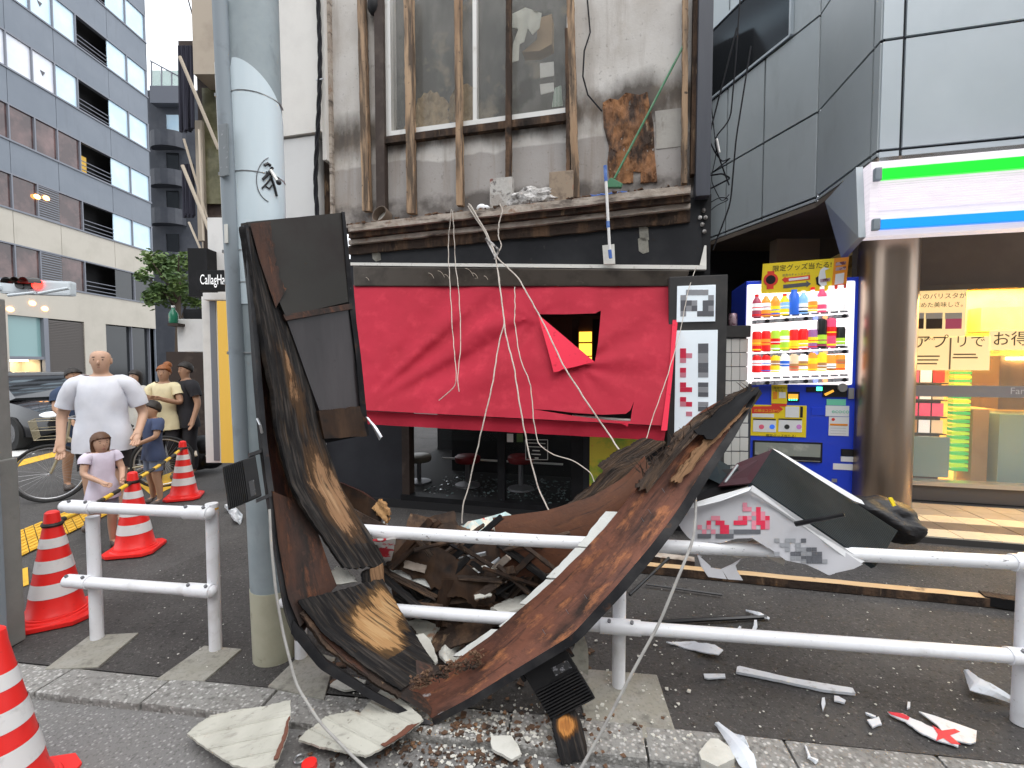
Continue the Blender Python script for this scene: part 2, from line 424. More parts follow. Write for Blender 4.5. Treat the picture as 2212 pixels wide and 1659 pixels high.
M['galwall'] = pm('gallery_wall', (0.62, 0.50, 0.33), 0.8)
M['whitelamp'] = pm('ceiling_lamp', (1, 1, 1), 0.5, emit=((1.0, 0.86, 0.62), 9))
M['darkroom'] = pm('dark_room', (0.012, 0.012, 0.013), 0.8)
M['darkblock'] = pm('dark_block', (0.06, 0.065, 0.08), 0.6, layers=[L((0.09, 0.095, 0.11), 1, 0.45, 0.7)])
M['greenglass'] = pm('rail_glass_green', (0.42, 0.60, 0.52), 0.1, spec=0.8, alpha=0.55)
M['beigewall'] = pm('balcony_beige', (0.40, 0.34, 0.27), 0.75, layers=[L((0.28, 0.23, 0.18), 2.5, 0.5, 0.75, 0.8)])
M['brown'] = pm('brown_trim', (0.050, 0.036, 0.030), 0.6, spec=0.2, layers=[L((0.11, 0.085, 0.07), 6, 0.5, 0.75, 0.7)])
M['navycloth'] = pm('navy_cloth', (0.018, 0.018, 0.032), 0.9, bump=dict(scale=120, str=0.3))
M['olive'] = pm('olive_pane', (0.10, 0.095, 0.05), 0.25, layers=[L((0.20, 0.19, 0.11), 5, 0.45, 0.7)])
M['palewood'] = pm('pale_pole', (0.58, 0.50, 0.40), 0.6)
M['white'] = pm('white_matte', (0.72, 0.71, 0.69), 0.6, layers=[L((0.58, 0.57, 0.55), 4, 0.5, 0.75, 0.7)])
M['yellowwall'] = pm('yellow_wall', (0.83, 0.50, 0.08), 0.7)
M['black'] = pm('black_paint', (0.010, 0.010, 0.011), 0.6, layers=[L((0.018, 0.018, 0.020), 4, 0.45, 0.7)], spec=0.2)
M['signwhite'] = pm('sign_letter_white', (0.8, 0.8, 0.8), 0.5, emit=((1, 1, 1), 0.25))
M['bark'] = pm('bark', (0.07, 0.05, 0.035), 0.9, bump=dict(scale=30, str=0.6))
M['leaf'] = pm('leaf', (0.06, 0.115, 0.028), 0.6, layers=[L((0.12, 0.18, 0.045), 2.2, 0.42, 0.62), L((0.025, 0.06, 0.018), 3.1, 0.52, 0.7, 0.8)])
M['greenbottle'] = pm('green_plastic', (0.02, 0.16, 0.09), 0.2)
M['signal'] = pm('signal_housing', (0.55, 0.60, 0.63), 0.5)
M['signalred'] = pm('signal_red', (0.9, 0.05, 0.05), 0.4, emit=((1.0, 0.03, 0.02), 3.0))
M['signaloff'] = pm('signal_off', (0.03, 0.025, 0.02), 0.3)
# ------------------------------------------------------------------ ground
RAILM = 0.135
def railY(x): return 2.375 - RAILM * x
KF = Frame(0, 2.125, RAILM)              # back edge of the kerb, runs with the rail
bm_ = B(); bm_.add([(-90, -40, -0.035), (90, -40, -0.035), (90, 120, -0.035), (-90, 120, -0.035)], [(0, 1, 2, 3)])
struct(bm_.build('road', M['road']))
# pavement: asphalt strip with a small wavy relief
b = B()
a0, a1 = KF.pt(-3.1, 0, 0), KF.pt(14, 0, 0)
nx, ny = 90, 40
vs = []; fs = []
for j in range(ny + 1):
    for i in range(nx + 1):
        q = a0.lerp(a1, i / nx) + Vector((0.25, 1, 0)) * (5.2 * (j / ny) ** 1.4) * (1 if True else 0)
        z = 0.004 * noise.noise(Vector((q.x * 1.3, q.y * 1.3, 0)))
        vs.append((q.x, q.y, z - 0.006 if j else 0.0))
for j in range(ny):
    for i in range(nx):
        k = j * (nx + 1) + i; fs.append((k, k + 1, k + nx + 2, k + nx + 1))
b.add(vs, fs); struct(b.build('pavement', M['asphalt_dark'], smooth=True))
# street to the left, the same old asphalt, flush
b = B()
c = [KF.pt(-3.1, 0, 0), KF.pt(-40, 0, 0)]
b.add([(c[0].x, c[0].y, -0.012), (c[0].x + 1.6, c[0].y + 6.2, -0.012), (c[0].x + 1.6, 90, -0.012), (-80, 90, -0.012), (-80, c[0].y + 4, -0.012)], [(0, 1, 2, 3, 4)])
struct(b.build('side_street', M['asphalt']))
# kerb stones
kerb = bpy.data.objects.new('kerb', None); COL.objects.link(kerb); struct(kerb)
u = -3.0; rk = random.Random(3)
while u < 5.4:
    ln = 0.60; dz = rk.uniform(-0.006, 0.004); b = B()
    b.fbox(KF, u + 0.004, u + ln - 0.004, -0.12, 0.004 + dz, 0.005, 0.19 + rk.uniform(-.004, .004))
    b.build('kerb_stone', M['kerb'], kerb, bevel=0.012); u += ln
# concrete pads under the rail posts
pads = [[(193, 1372), (300, 1366), (212, 1440), (96, 1445)], [(441, 1394), (522, 1401), (441, 1470), (336, 1468)],
        [(660, 1402), (725, 1420), (700, 1510), (578, 1482)], [(1236, 1442), (1419, 1457), (1465, 1596), (1273, 1588)]]
for pl in pads:
    b = B(); b.prism([G(x, y, 0.006) for x, y in pl], (0, 0, -0.05)); struct(b.build('concrete_pad', M['concrete'], bevel=0.006))
# bound surface of tiles before the shop with the bright windows
TZ = 0.06
tp = bpy.data.objects.new('tiled_pavement', None); COL.objects.link(tp); struct(tp)
TF = Frame(3.0, 4.42, 0.25)
M['tile_pale'] = pm('paving_tile_pale', (0.50, 0.45, 0.36), 0.7, layers=[L((0.40, 0.36, 0.29), 4, 0.45, 0.7, 0.8), L((0.25, 0.22, 0.18), 22, 0.6, 0.75, 0.6)], bump=dict(scale=60, str=0.15))
M['tile_brown'] = pm('paving_tile_brown', (0.13, 0.10, 0.08), 0.75, layers=[L((0.18, 0.145, 0.115), 4, 0.45, 0.7, 0.8)], bump=dict(scale=60, str=0.15))
M['tile_grey'] = pm('paving_tile_grey', (0.30, 0.27, 0.235), 0.7, layers=[L((0.22, 0.20, 0.17), 4, 0.45, 0.7, 0.8)], bump=dict(scale=60, str=0.15))
M['grout'] = pm('grout_dark', (0.045, 0.042, 0.04), 0.9)
b = B(); b.fbox(TF, -1.6, 7.5, -0.05, TZ - 0.012, 0.0, -3.2); b.build('tile_bed', M['grout'], tp)
rt = random.Random(5)
for j in range(5):
    for i in range(15):
        u0 = -0.3 + i * 0.29; d0 = -0.005 - j * 0.24; dd = 0.232
        mt = M['tile_pale']
        if j == 1 and i >= 2 and i < 8: mt = M['tile_brown']
        if j >= 3: mt = M['tile_grey']
        sk = 0.0
        b = B(); b.fbox(TF, u0, u0 + 0.282, TZ - 0.03, TZ + rt.uniform(-.0015, .0015), d0 - dd, d0); b.build('paving_tile', mt, tp, bevel=0.003)
# yellow tactile strip on the left street corner, white crossing bars, yellow line
def flat(name, pts, mat, z, th=0.004):
    b = B(); b.prism([G(x, y, z) for x, y in pts], (0, 0, -th)); return b.build(name, mat)
ts = bpy.data.objects.new('tactile_strip', None); COL.objects.link(ts); struct(ts)
A0, A1, A2, A3 = G(30, 1152), G(235, 1068), G(262, 1098), G(40, 1205)
for k in range(12):
    for q in range(2):
        f0, f1 = k / 12 + .004, (k + 1) / 12 - .004; g0, g1 = q / 2 + .01, (q + 1) / 2 - .01
        pt = lambda f, g: (A0.lerp(A1, f)).lerp(A3.lerp(A2, f), g)
        b = B(); b.prism([pt(f0, g0), pt(f1, g0), pt(f1, g1), pt(f0, g1)], (0, 0, 0.008))
        for rb in range(4):
            gg = g0 + (g1 - g0) * (rb + .3) / 4; gh = gg + (g1 - g0) * .11
            b.prism([pt(f0 + .005, gg) + Vector((0, 0, .008)), pt(f1 - .005, gg) + Vector((0, 0, .008)), pt(f1 - .005, gh) + Vector((0, 0, .008)), pt(f0 + .005, gh) + Vector((0, 0, .008))], (0, 0, .006))
        b.build('tactile_tile', M['tactile'], ts)
for pl in ([(36, 1232), (60, 1225), (62, 1262), (40, 1270)], [(300, 1046), (398, 1010), (420, 1030), (330, 1072)]):
    struct(flat('yellow_paving', pl, M['tactile'], -0.002))
struct(flat('yellow_road_line', [(20, 1000), (150, 968), (160, 975), (22, 1012)], M['tactile'], -0.006))
for pl in ([(10, 938), (40, 934), (52, 942), (12, 948)], [(12, 954), (45, 950), (60, 959), (14, 966)], [(14, 976), (60, 970), (75, 980), (16, 988)]):
    struct(flat('crossing_stripe', pl, M['roadwhite'], -0.006))

# ------------------------------------------------------------------ office block across the side street (its front runs away from us at x = -23)
OX = -23.0
ob = thing('office_building', 'tall grey and beige office block with bands of square windows across the side street', 'building', (OX - 5, 25, 0))
def oy(px): return -OX / ((CX - px) / FPX) if px < CX else 0
ys = [17.6, 18.65, 19.7] + [23 / ((1106 - p) / 1000) for p in (0, 44, 98, 145, 192, 258, 297, 336)]
YE = 30.0
def obox(name, y0, y1, z0, z1, x0, x1, mat, parent, bevel=0):
    b = B(); b.box(((x0 + x1) / 2, (y0 + y1) / 2, (z0 + z1) / 2), (abs(x1 - x0), y1 - y0, z1 - z0)); return b.build(name, mat, parent, bevel=bevel)
core = obox('inner_core', 12.0, YE - 0.05, -0.1, 33, OX - 9, OX - 1.2, M['darkroom'], ob)
obox('end_wall', YE - 0.05, YE, 0, 33, OX - 9, OX, M['officegrey'], ob)
rows = [(25.1, 26.7), (21.8, 23.4), (18.45, 20.05), (15.15, 16.75), (11.9, 13.5), (8.77, 10.35), (5.5, 7.15)]
prevz = 33.0
for ri, (z0, z1) in enumerate(rows):
    # spandrel panels above this row, one per bay
    mt = M['officegrey'] if ri < 6 else M['officebeige']
    for k in range(0, len(ys) - 1, 2):
        y0 = ys[k]; y1 = ys[min(k + 2, len(ys) - 1)]
        if k + 2 >= len(ys) - 1: y1 = YE
        obox('spandrel_panel', y0 + .012, y1 - .012, z1 + .03, prevz - .03, OX - .15, OX, mt, ob)
    obox('sill_rail', 17.6, YE, z0 - .06, z0 + .02, OX - .2, OX + .05, M['mullion'], ob)
    obox('head_rail', 17.6, YE, z1 - .02, z1 + .05, OX - .2, OX + .02, M['mullion'], ob)
    for k in range(len(ys) - 1):
        y0, y1 = ys[k], ys[k + 1]
        opening = (k == 7)
        if k == 9: y1 = YE - .1
        if opening:
            for q in range(3):
                b = B(); b.tube([(OX - .05, y0, z0 + .18 + q * .22), (OX - .05, y1, z0 + .18 + q * .22)], .025, 6); b.build('balcony_rail', M['mullion'], ob)
            obox('recess_wall', y0, y1, z0, z1, OX - 1.1, OX - 1.0, M['darkroom'], ob)
            if ri == 4:
                obox('blind', y0 + .2, y0 + .9, z0, z0 + 1.1, OX - .6, OX - .5, M['yellowwall'], ob)
            continue
        mt = M['paneblue']
        if ri >= 4 and k < 7: mt = M['panedark']
        if ri == 3 and k < 6: mt = M['panewhite']
        if ri == 6 and k >= 7: mt = M['panelouvre']
        if ri >= 5 and k == 5:
            lv = obox('louvre_panel', y0, y1, z0, z1, OX - .1, OX - .04, M['louvre'], ob)
            for q in range(14):
                zz = z0 + (z1 - z0) * (q + .5) / 14
                obox('louvre_slat', y0 + .04, y1 - .04, zz - .03, zz + .02, OX - .04, OX, M['mullion'], lv)
            continue
        pn = obox('window_pane', y0 + .03, y1 - .03, z0 + .02, z1 - .02, OX - .1, OX - .06, mt, ob)
        obox('mullion', y1 - .03, y1 + .03, z0, z1, OX - .12, OX + .03, M['mullion'], pn)
        if ri in (2, 3) and k == 5:
            b = B(); yc = (y0 + y1) / 2; b.prism([(OX - .05, yc - .12, z0 + .85), (OX - .05, yc + .12, z0 + .85), (OX - .05, yc, z0 + .62)], (.01, 0, 0)); b.build('entry_mark', M['greyink'], pn)
    prevz = z0
for (px_, py_, X_) in ((80, 425, 0.3), (100, 428, .3), (70, 655, .3), (97, 667, .3), (22, 668, .3)):
    p = onX(px_, py_, OX + .02); b = B(); b.ball(p, (.05, .16, .11)); b.build('lit_lamp', M['warmlamp'], ob)
# beige storey over the ground floor, then shop openings
obox('beige_fascia', 17.6, YE, 3.9, 5.44, OX - .15, OX + .01, M['officebeige'], ob)
yb = [23 / ((1106 - p) / 1000) for p in (12, 22, 98, 108, 186, 232, 292, 330, 362)]
obox('pier', 17.6, yb[1], 0, 3.9, OX - .15, OX + .01, M['officebeige'], ob)
obox('shopfront_pane', yb[1], yb[2], 2.0, 3.9, OX - .2, OX - .15, M['panegreen'], ob)
obox('transom', yb[1], yb[2], 1.85, 2.0, OX - .2, OX, M['mullion'], ob)
lp = obox('louvre_panel', yb[3], yb[4], 0, 3.85, OX - .2, OX - .1, M['louvre'], ob)
for q in range(46):
    obox('louvre_slat', yb[3], yb[4], .06 + q * .082, .11 + q * .082, OX - .1, OX - .03, M['louvre'], lp)
obox('pier', yb[2], yb[3], 0, 3.9, OX - .15, OX + .03, M['mullion'], ob)
obox('pier', yb[4], yb[5], 0, 3.9, OX - .15, OX + .01, M['officebeige'], ob)
for k in (5, 6, 7):
    y1 = yb[k + 1] if k < 7 else YE
    pn = obox('shopfront_pane', yb[k] + .04, y1 - .04, 0.1, 3.85, OX - .3, OX - .26, M['panelouvre'], ob)
    obox('mullion', y1 - .05, y1 + .0, 0, 3.9, OX - .3, OX - .1, M['mullion'], pn)
# lit gallery room behind the green glass
g = thing('gallery_room', 'small lit gallery room with beige walls on the office ground floor', 'room', (OX - 2, yb[1] + .6, 0))
obox('back_wall', yb[1], yb[2], 0, 1.85, OX - 1.15, OX - 1.1, M['galwall'], g)
obox('side_wall', yb[2] - .05, yb[2], 0, 1.85, OX - 1.1, OX - .2, M['galwall'], g)
obox('ceiling_light', yb[1] + .2, yb[2] - .3, 1.78, 1.83, OX - .9, OX - .5, M['whitelamp'], g)
obox('picture_frame', yb[1] + .9, yb[1] + 1.15, 0.75, 1.25, OX - 1.1, OX - 1.06, M['white'], g)
obox('picture_frame', yb[1] + 1.35, yb[1] + 1.7, 0.35, 0.9, OX - 1.1, OX - 1.06, M['black'], g)

# ------------------------------------------------------------------ darker block behind it
db = thing('dark_apartment_block', 'dark apartment block with curved balconies and green glass roof rail behind the office block', 'building', (-25, 38, 0))
DY = 36.0
def dpt(px, py, d=DY): return P(px, py, d)
def dbox(name, x0, x1, y0, y1, d0, d1, mat, parent):
    a = P(x0, y1, d0); c_ = P(x1, y0, d0); b = B()
    b.box(((a.x + c_.x) / 2, (d0 + d1) / 2, (a.z + c_.z) / 2), (abs(c_.x - a.x), d1 - d0, abs(c_.z - a.z))); return b.build(name, mat, parent)
dbox('wall', 326, 440, 195, 840, DY, DY + 8, M['darkblock'], db)
dbox('parapet', 324, 395, 185, 222, DY - .6, DY, M['mullion'], db)
for x0 in (326, 350, 372): dbox('roof_rail_pane', x0, x0 + 20, 152, 186, DY - .5, DY - .46, M['greenglass'], db)
b = B(); b.tube([P(324, 131, DY - .5), P(400, 172, DY - .5)], .05, 6)
for x0, yt in ((327, 132), (349, 144), (371, 156)): b.tube([P(x0, 190, DY - .5), P(x0, yt, DY - .5)], .05, 6)
b.build('roof_rail', M['mullion'], db)
for q, yy in enumerate((248, 330, 412, 505)):
    dbox('window', 350, 385, yy, yy + 45, DY - .1, DY - .02, M['paneblue' if q == 0 else 'panelouvre'], db)
    dbox('blind', 344, 358, yy, yy + 50, DY - .16, DY - .1, M['darkblock'], db)
    b = B(); cpt = P(368, yy + 60, DY); pts = []
    for k in range(9):
        a = math.pi * k / 8; pts.append((cpt.x - 1.3 * math.cos(a), DY - .1 - .9 * math.sin(a)))
    for (x0, y0), (x1, y1) in zip(pts, pts[1:]):
        b.add([(x0, y0, cpt.z - .6), (x1, y1, cpt.z - .6), (x1, y1, cpt.z + .55), (x0, y0, cpt.z + .55)], [(0, 1, 2, 3)])
    b.add([(x, y, cpt.z - .6) for x, y in pts], [tuple(range(9))])
    b.build('balcony', M['darkblock'], db, smooth=True)

# ------------------------------------------------------------------ old side house between the block and the grey utility pole
sh = thing('side_house', 'narrow old brown and beige house seen edge-on behind the utility pole', 'building', (-3.6, 6.3, 0))
def qbox(name, x0, x1, y0, y1, d, dep, mat, parent, bevel=0):
    a = P(x0, y1, d); c_ = P(x1, y0, d); b = B()
    b.box(((a.x + c_.x) / 2, d + dep / 2, (a.z + c_.z) / 2), (abs(c_.x - a.x), dep, abs(c_.z - a.z))); return b.build(name, mat, parent, bevel=bevel)
qbox('balcony_front', 418, 492, -60, 160, 6.2, 1.4, M['beigewall'], sh)
qbox('house_wall', 440, 540, -60, 660, 7.6, 3.5, M['beigewall'], sh)
qbox('window_frame', 434, 480, 160, 470, 6.6, .12, M['brown'], sh)
qbox('window_pane', 443, 478, 190, 440, 6.55, .04, M['olive'], sh)
qbox('window_box', 440, 476, 465, 545, 6.3, .5, M['brown'], sh)
qbox('eaves', 386, 430, 88, 130, 6.4, 1.0, M['brown'], sh)
for x0, x1, d in ((386, 412, 6.3), (392, 410, 6.4)):
    pass
b = B()
for k in range(9):
    x0 = 388 + k * 3.2
    b.tube([P(x0, 100, 6.28 + .03 * math.sin(k * 2)), P(x0 + 3, 285 - 4 * (k % 3), 6.3 + .05 * math.sin(k * 1.3))], .022, 6)
b.build('awning_cloth', M['navycloth'], sh, smooth=True)
b = B()
for k in range(8):
    x0 = 396 + k * 2.8
    b.tube([P(x0, 355, 6.6 + .03 * math.sin(k * 2)), P(x0 + 3, 470 - 4 * (k % 3), 6.6)], .022, 6)
b.build('lower_awning_cloth', M['navycloth'], sh, smooth=True)
for a_, c_, r in (((388, 122, 5.9), (472, 322, 6.2), .022), ((397, 300, 6.1), (447, 470, 6.3), .015), ((394, 357, 6.1), (452, 498, 6.2), .022), ((408, 480, 6.3), (434, 540, 6.3), .015), ((430, 280, 6.2), (440, 520, 6.2), .014)):
    b = B(); b.tube([P(*a_), P(*c_)], r, 8); b.build('awning_arm', M['palewood'], sh, smooth=True)
qbox('downpipe', 428, 436, 260, 520, 6.5, .06, M['beigewall'], sh)
b = B(); b.tube([P(404, -10, 6.3), P(419, 45, 6.3)], .008, 6); b.build('service_cable', M['black'], sh)
qbox('white_pilaster', 445, 492, 640, 1000, 5.9, .3, M['white'], sh, bevel=.01)
qbox('pilaster_cap', 438, 494, 632, 648, 5.8, .5, M['white'], sh, bevel=.01)
qbox('pilaster_groove', 462, 465, 650, 995, 5.893, .01, M['mullion'], sh)
qbox('upper_white_wall', 452, 494, 470, 632, 6.1, .3, M['white'], sh)
# yellow wall beside the shop
o = qbox('yellow_wall', 478, 522, 650, 1000, 5.5, .25, M['yellowwall'], None)
tag(o, 'narrow bright yellow wall strip just left of the utility pole', 'wall')
# street-name board
cs = thing('projecting_sign', 'black projecting sign reading CallagHa beside the utility pole', 'sign', tuple(P(455, 640, 5.6)))
qbox('sign_box', 408, 446, 536, 640, 5.9, .4, M['black'], cs)
qbox('sign_board', 425, 500, 583, 628, 5.5, .08, M['black'], cs, bevel=.005)
text('lettering', 'CallagHa', P(432, 614, 5.49), (1, 0, 0), (0, 0, 1), 0.165, M['signwhite'], cs, wide=0.50)
bs_ = thing('box_sign', 'blank pale box sign under green bottles at the street corner', 'sign', tuple(P(415, 760, 7)))
qbox('sign_body', 384, 446, 689, 760, 7.0, .5, M['white'], bs_, bevel=.01)
qbox('sign_shelf', 362, 384, 698, 704, 6.85, .5, M['brown'], bs_)
qbox('sign_clutter', 396, 440, 668, 688, 7.0, .5, M['black'], bs_)
b = B(); p = P(375, 698, 6.9); b.lathe([(.0, 0), (.055, 0), (.06, .025), (.06, .14), (.024, .20), (.02, .23)], 12, p); b.mi = 1; b.lathe([(.024, .23), (.024, .26), (0, .26)], 12, p)
tag(b.build('green_bottle', [M['greenbottle'], M['white']], smooth=True), 'green plastic bottle with white cap standing by the box sign', 'bottle')
# dim shopfront recess under it
qbox('shop_recess', 366, 446, 760, 985, 8.4, .2, M['brown'], bs_)

# street tree
tr = thing('street_tree', 'leafy green street tree standing before the office block', 'tree', tuple(G(392, 905)))
base = P(392, 880, 13); b = B(); b.tube([(base.x, 13, 0), (base.x - .05, 13, 2), (base.x + .05, 13, 4.2)], .10, 8, r1=.05)
for k in range(7):
    a = k * 0.9; b.tube([(base.x, 13, 2.2 + k * .25), (base.x + .7 * math.cos(a), 13 + .7 * math.sin(a), 3.2 + k * .22)], .035, 6, r1=.012)
b.build('trunk', M['bark'], tr, smooth=True)
b = B(); rl = random.Random(11); cen = P(375, 603, 13)
clumps = [(cen + Vector((rl.uniform(-.55, .5), rl.uniform(-.6, .6), rl.uniform(-.65, .55))), rl.uniform(.18, .36)) for _ in range(26)]
for c_, rr in clumps:
    for k in range(120):
        d = Vector((rl.gauss(0, 1), rl.gauss(0, 1), rl.gauss(0, .8))).normalized() * rr * rl.uniform(.4, 1.1)
        q = c_ + d; s = rl.uniform(.045, .085)
        e1 = Vector((rl.gauss(0, 1), rl.gauss(0, 1), rl.gauss(0, .5))).normalized(); e2 = e1.orthogonal().normalized()
        b.add([q - e1 * s, q + e2 * s * .5, q + e1 * s, q - e2 * s * .5], [(0, 1, 2, 3)])
b.build('crown', M['leaf'], tr)

# traffic light on its arm
tl = thing('traffic_light', 'horizontal traffic light showing red at the far left', 'traffic light', tuple(P(75, 640, 9.5)))
TD = 9.5
b = B(); b.tube([P(-60, 628, TD), P(2, 622, TD)], .04, 8); b.build('arm', M['signal'], tl, smooth=True)
a, c_ = P(-4, 634, TD), P(148, 606, TD)
b = B(); b.box(((a.x + c_.x) / 2, TD + .1, (a.z + c_.z) / 2), (c_.x - a.x, .16, .30), Matrix.Rotation(R(2), 3, 'Y')); b.build('housing', M['signal'], tl, bevel=.05)
for k, (px_, mt) in enumerate(((42, 'signaloff'), (60, 'signaloff'), (78, 'signalred'))):
    p = P(px_, 613, TD - .02); b = B()
    b.tube([p + Vector((0, .04, 0)), p], .105, 14); ln = b.build('lens', M[mt], tl, smooth=True)
    b = B(); pr = []
    for q in range(9):
        an = math.pi * q / 8; pr.append(Vector((.125 * math.cos(an), 0, .125 * math.sin(an))))
    for q0, q1 in zip(pr, pr[1:]):
        b.add([p + q0, p + q1, p + q1 * .9 + Vector((0, -.26, -.02)), p + q0 * .9 + Vector((0, -.26, -.02))], [(0, 1, 2, 3)])
    b.build('visor', M['signaloff'], ln, smooth=True)
b = B(); b.tube([P(84, 634, TD - .3), P(150, 622, TD - .3)], .03, 8); b.tube([P(18, 638, TD - .3), P(75, 632, TD - .3)], .03, 8); b.build('bracket', M['signal'], tl)

# the street front behind the camera: it shades the pavement as in any narrow street and is what glass and steel mirror
ofr = bpy.data.objects.new('opposite_street_front', None); COL.objects.link(ofr); struct(ofr)
M['oppwall'] = pm('opposite_wall', (.20, .19, .18), .8, layers=[L((.27, .26, .25), .6, .4, .7, .8)]); M['oppglass'] = pm('opposite_glass', (.06, .07, .08), .15)
for k, (x0, x1, hh, yy) in enumerate(((-16, -5, 13, -9.5), (-5, 6, 10, -9.0), (6, 20, 15, -9.8))):
    b = B(); b.box(((x0 + x1) / 2, yy - 2, hh / 2), (x1 - x0, 4, hh)); w_ = b.build('opposite_wall', M['oppwall'], ofr)
    for j in range(int(hh / 3)):
        for i in range(int((x1 - x0) / 2)):
            b = B(); b.box((x0 + 1 + i * 2, yy + .02, 1.6 + j * 3), (1.3, .05, 1.5)); b.build('opposite_window', M['oppglass'], w_)
# ------------------------------------------------------------------ the damaged shop house
S = Frame(0, 5.0, 0.25)
M['stucco'] = pm('stained_stucco', (0.56, 0.535, 0.50), 0.9, layers=[
    L((0.44, 0.41, 0.375), 1.6, 0.42, 0.68, 0.8), L((0.62, 0.60, 0.58), 3.0, 0.5, 0.7, 0.6),
    L((0.075, 0.062, 0.052), 2.6, 0.22, 0.46, 0.95, zband=(3.98, 4.52, 0.24), st=(1, 1, .5), detail=8),
    L((0.085, 0.07, 0.06), 13, 0.34, 0.58, 0.85, zband=(3.95, 4.45, 0.3), st=(1, 1, .35), detail=6),
    L((0.29, 0.265, 0.25), 1.6, 0.22, 0.27, 0.72, zband=(3.0, 3.92, 0.1), detail=3),
    L((0.22, 0.17, 0.13), 6, 0.52, 0.72, 0.6, st=(1, 1, .10), detail=8), L((0.30, 0.24, 0.18), 1.1, 0.50, 0.70, 0.55, detail=8), L((0.14, 0.12, 0.10), 24, 0.60, 0.72, 0.5),
    L((0.045, 0.035, 0.03), 5, 0.30, 0.55, 0.7, zband=(3.1, 3.55, 0.1))],
    bump=[dict(scale=45, str=0.35, dist_=0.006), dict(scale=5, str=0.2, dist_=0.02)])
M['stucco2'] = pm('stucco_patch', (.40, .38, .345), .9, layers=[L((.30, .28, .25), 4, .42, .66, .8, detail=8), L((.15, .13, .115), 12, .58, .72, .7, st=(1, 1, .4), detail=8)], bump=dict(scale=30, str=.4))
M['whitewall'] = pm('white_siding', (0.66, 0.64, 0.60), 0.75, layers=[L((0.56, 0.54, 0.51), 2.0, 0.45, 0.7, 0.7), L((0.42, 0.40, 0.37), 18, 0.66, 0.76, 0.5)], bump=dict(scale=60, str=0.25, dist_=0.004))
M['whitewall2'] = pm('white_siding_cool', (0.60, 0.60, 0.59), 0.75, layers=[L((0.54, 0.54, 0.53), 2.0, 0.45, 0.7, 0.7)], bump=dict(scale=60, str=0.15, dist_=0.004))
M['batten'] = pm('weathered_batten', (0.30, 0.185, 0.105), 0.8, layers=[L((0.42, 0.29, 0.18), 9, 0.42, 0.62, 0.9, st=(1, 1, .08)), L((0.055, 0.038, 0.026), 7, 0.44, 0.60, 0.9, st=(2, 2, .22)), L((0.02, 0.015, 0.012), 22, 0.62, 0.70, 0.9)], bump=dict(scale=40, str=0.4, st=(1, 1, .1)))
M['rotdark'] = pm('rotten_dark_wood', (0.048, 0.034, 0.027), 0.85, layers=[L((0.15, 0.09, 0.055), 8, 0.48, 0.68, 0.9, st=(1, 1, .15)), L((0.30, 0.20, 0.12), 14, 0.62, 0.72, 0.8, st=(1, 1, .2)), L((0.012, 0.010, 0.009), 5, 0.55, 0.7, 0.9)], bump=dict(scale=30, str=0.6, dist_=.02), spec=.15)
M['rotten'] = pm('rotten_wood', (0.20, 0.095, 0.045), 0.9, layers=[L((0.36, 0.165, 0.065), 6, 0.45, 0.62, 0.9, st=(1, 1, .3)), L((0.04, 0.026, 0.02), 5, 0.48, 0.60, 0.95, st=(1.5, 1.5, .6)), L((0.42, 0.32, 0.22), 18, 0.66, 0.74, 0.7, st=(1, 1, .3))], bump=dict(scale=22, str=0.9, dist_=.03, st=(1, 1, .4)))
M['ledge'] = pm('rotted_ledge', (0.34, 0.285, 0.235), 0.8, layers=[L((0.50, 0.44, 0.38), 5, 0.45, 0.65, 0.9), L((0.055, 0.04, 0.032), 6, 0.52, 0.66, 0.95, st=(.5, .5, 2)), L((0.22, 0.11, 0.055), 9, 0.58, 0.70, 0.8)], bump=dict(scale=25, str=0.5, dist_=.02))
M['ledgerot'] = pm('ledge_rot', (0.14, 0.075, 0.042), 0.9, layers=[L((0.03, 0.022, 0.018), 8, 0.45, 0.6, 0.9), L((0.30, 0.17, 0.09), 15, 0.58, 0.7, 0.8)], bump=dict(scale=30, str=0.8, dist_=.02))
M['alu'] = pm('aluminium_frame', (0.66, 0.65, 0.62), 0.4, 0.2, layers=[L((0.42, 0.38, 0.33), 9, 0.58, 0.75, 0.6)])
M['glassdark'] = pm('dim_room_wall', (0.060, 0.062, 0.060), 0.7, layers=[L((0.19, 0.185, 0.17), 1.5, 0.42, 0.66, 0.9, st=(1.6, 1, .6)), L((0.30, 0.25, 0.17), 2.8, 0.58, 0.72, 0.8), L((0.02, 0.02, 0.02), 2.1, .55, .68, .9)], spec=0.2)
M['windowglass'] = pm('sheen_glass', (0.30, 0.29, 0.26), 0.08, spec=0.6, alpha=0.18)  # thin grey veil stands in for lighter reflections on the panes
M['fascia'] = pm('black_fascia', (0.014, 0.0145, 0.017), 0.5, spec=.25, layers=[L((0.024, 0.025, 0.028), 3, 0.4, 0.7), L((0.07, 0.065, 0.06), 26, 0.66, 0.74, 0.5, st=(1, 1, .6))], bump=dict(scale=30, str=0.08))
M['awncase'] = pm('awning_case_bronze', (0.075, 0.062, 0.050), 0.35, 0.4, layers=[L((0.035, 0.028, 0.022), 4, 0.45, 0.65, 0.9), L((0.28, 0.24, 0.19), 16, 0.66, 0.72, 0.6, st=(.6, .6, 2))])
M['trimwhite'] = pm('trim_white', (0.74, 0.72, 0.67), 0.5, layers=[L((0.40, 0.36, 0.31), 22, 0.58, 0.72, 0.7)])
M['red'] = pm('red_awning_cloth', (0.44, 0.014, 0.038), 0.72, layers=[L((0.37, 0.011, 0.028), 1.6, 0.42, 0.68, 0.8), L((0.64, 0.045, 0.075), 7, 0.52, 0.75, 0.45), L((0.36, 0.012, 0.025), 24, 0.64, 0.76, 0.35)], bump=[dict(scale=350, str=0.12, dist_=0.002), dict(scale=9, str=0.12, dist_=0.02)], spec=0.35)
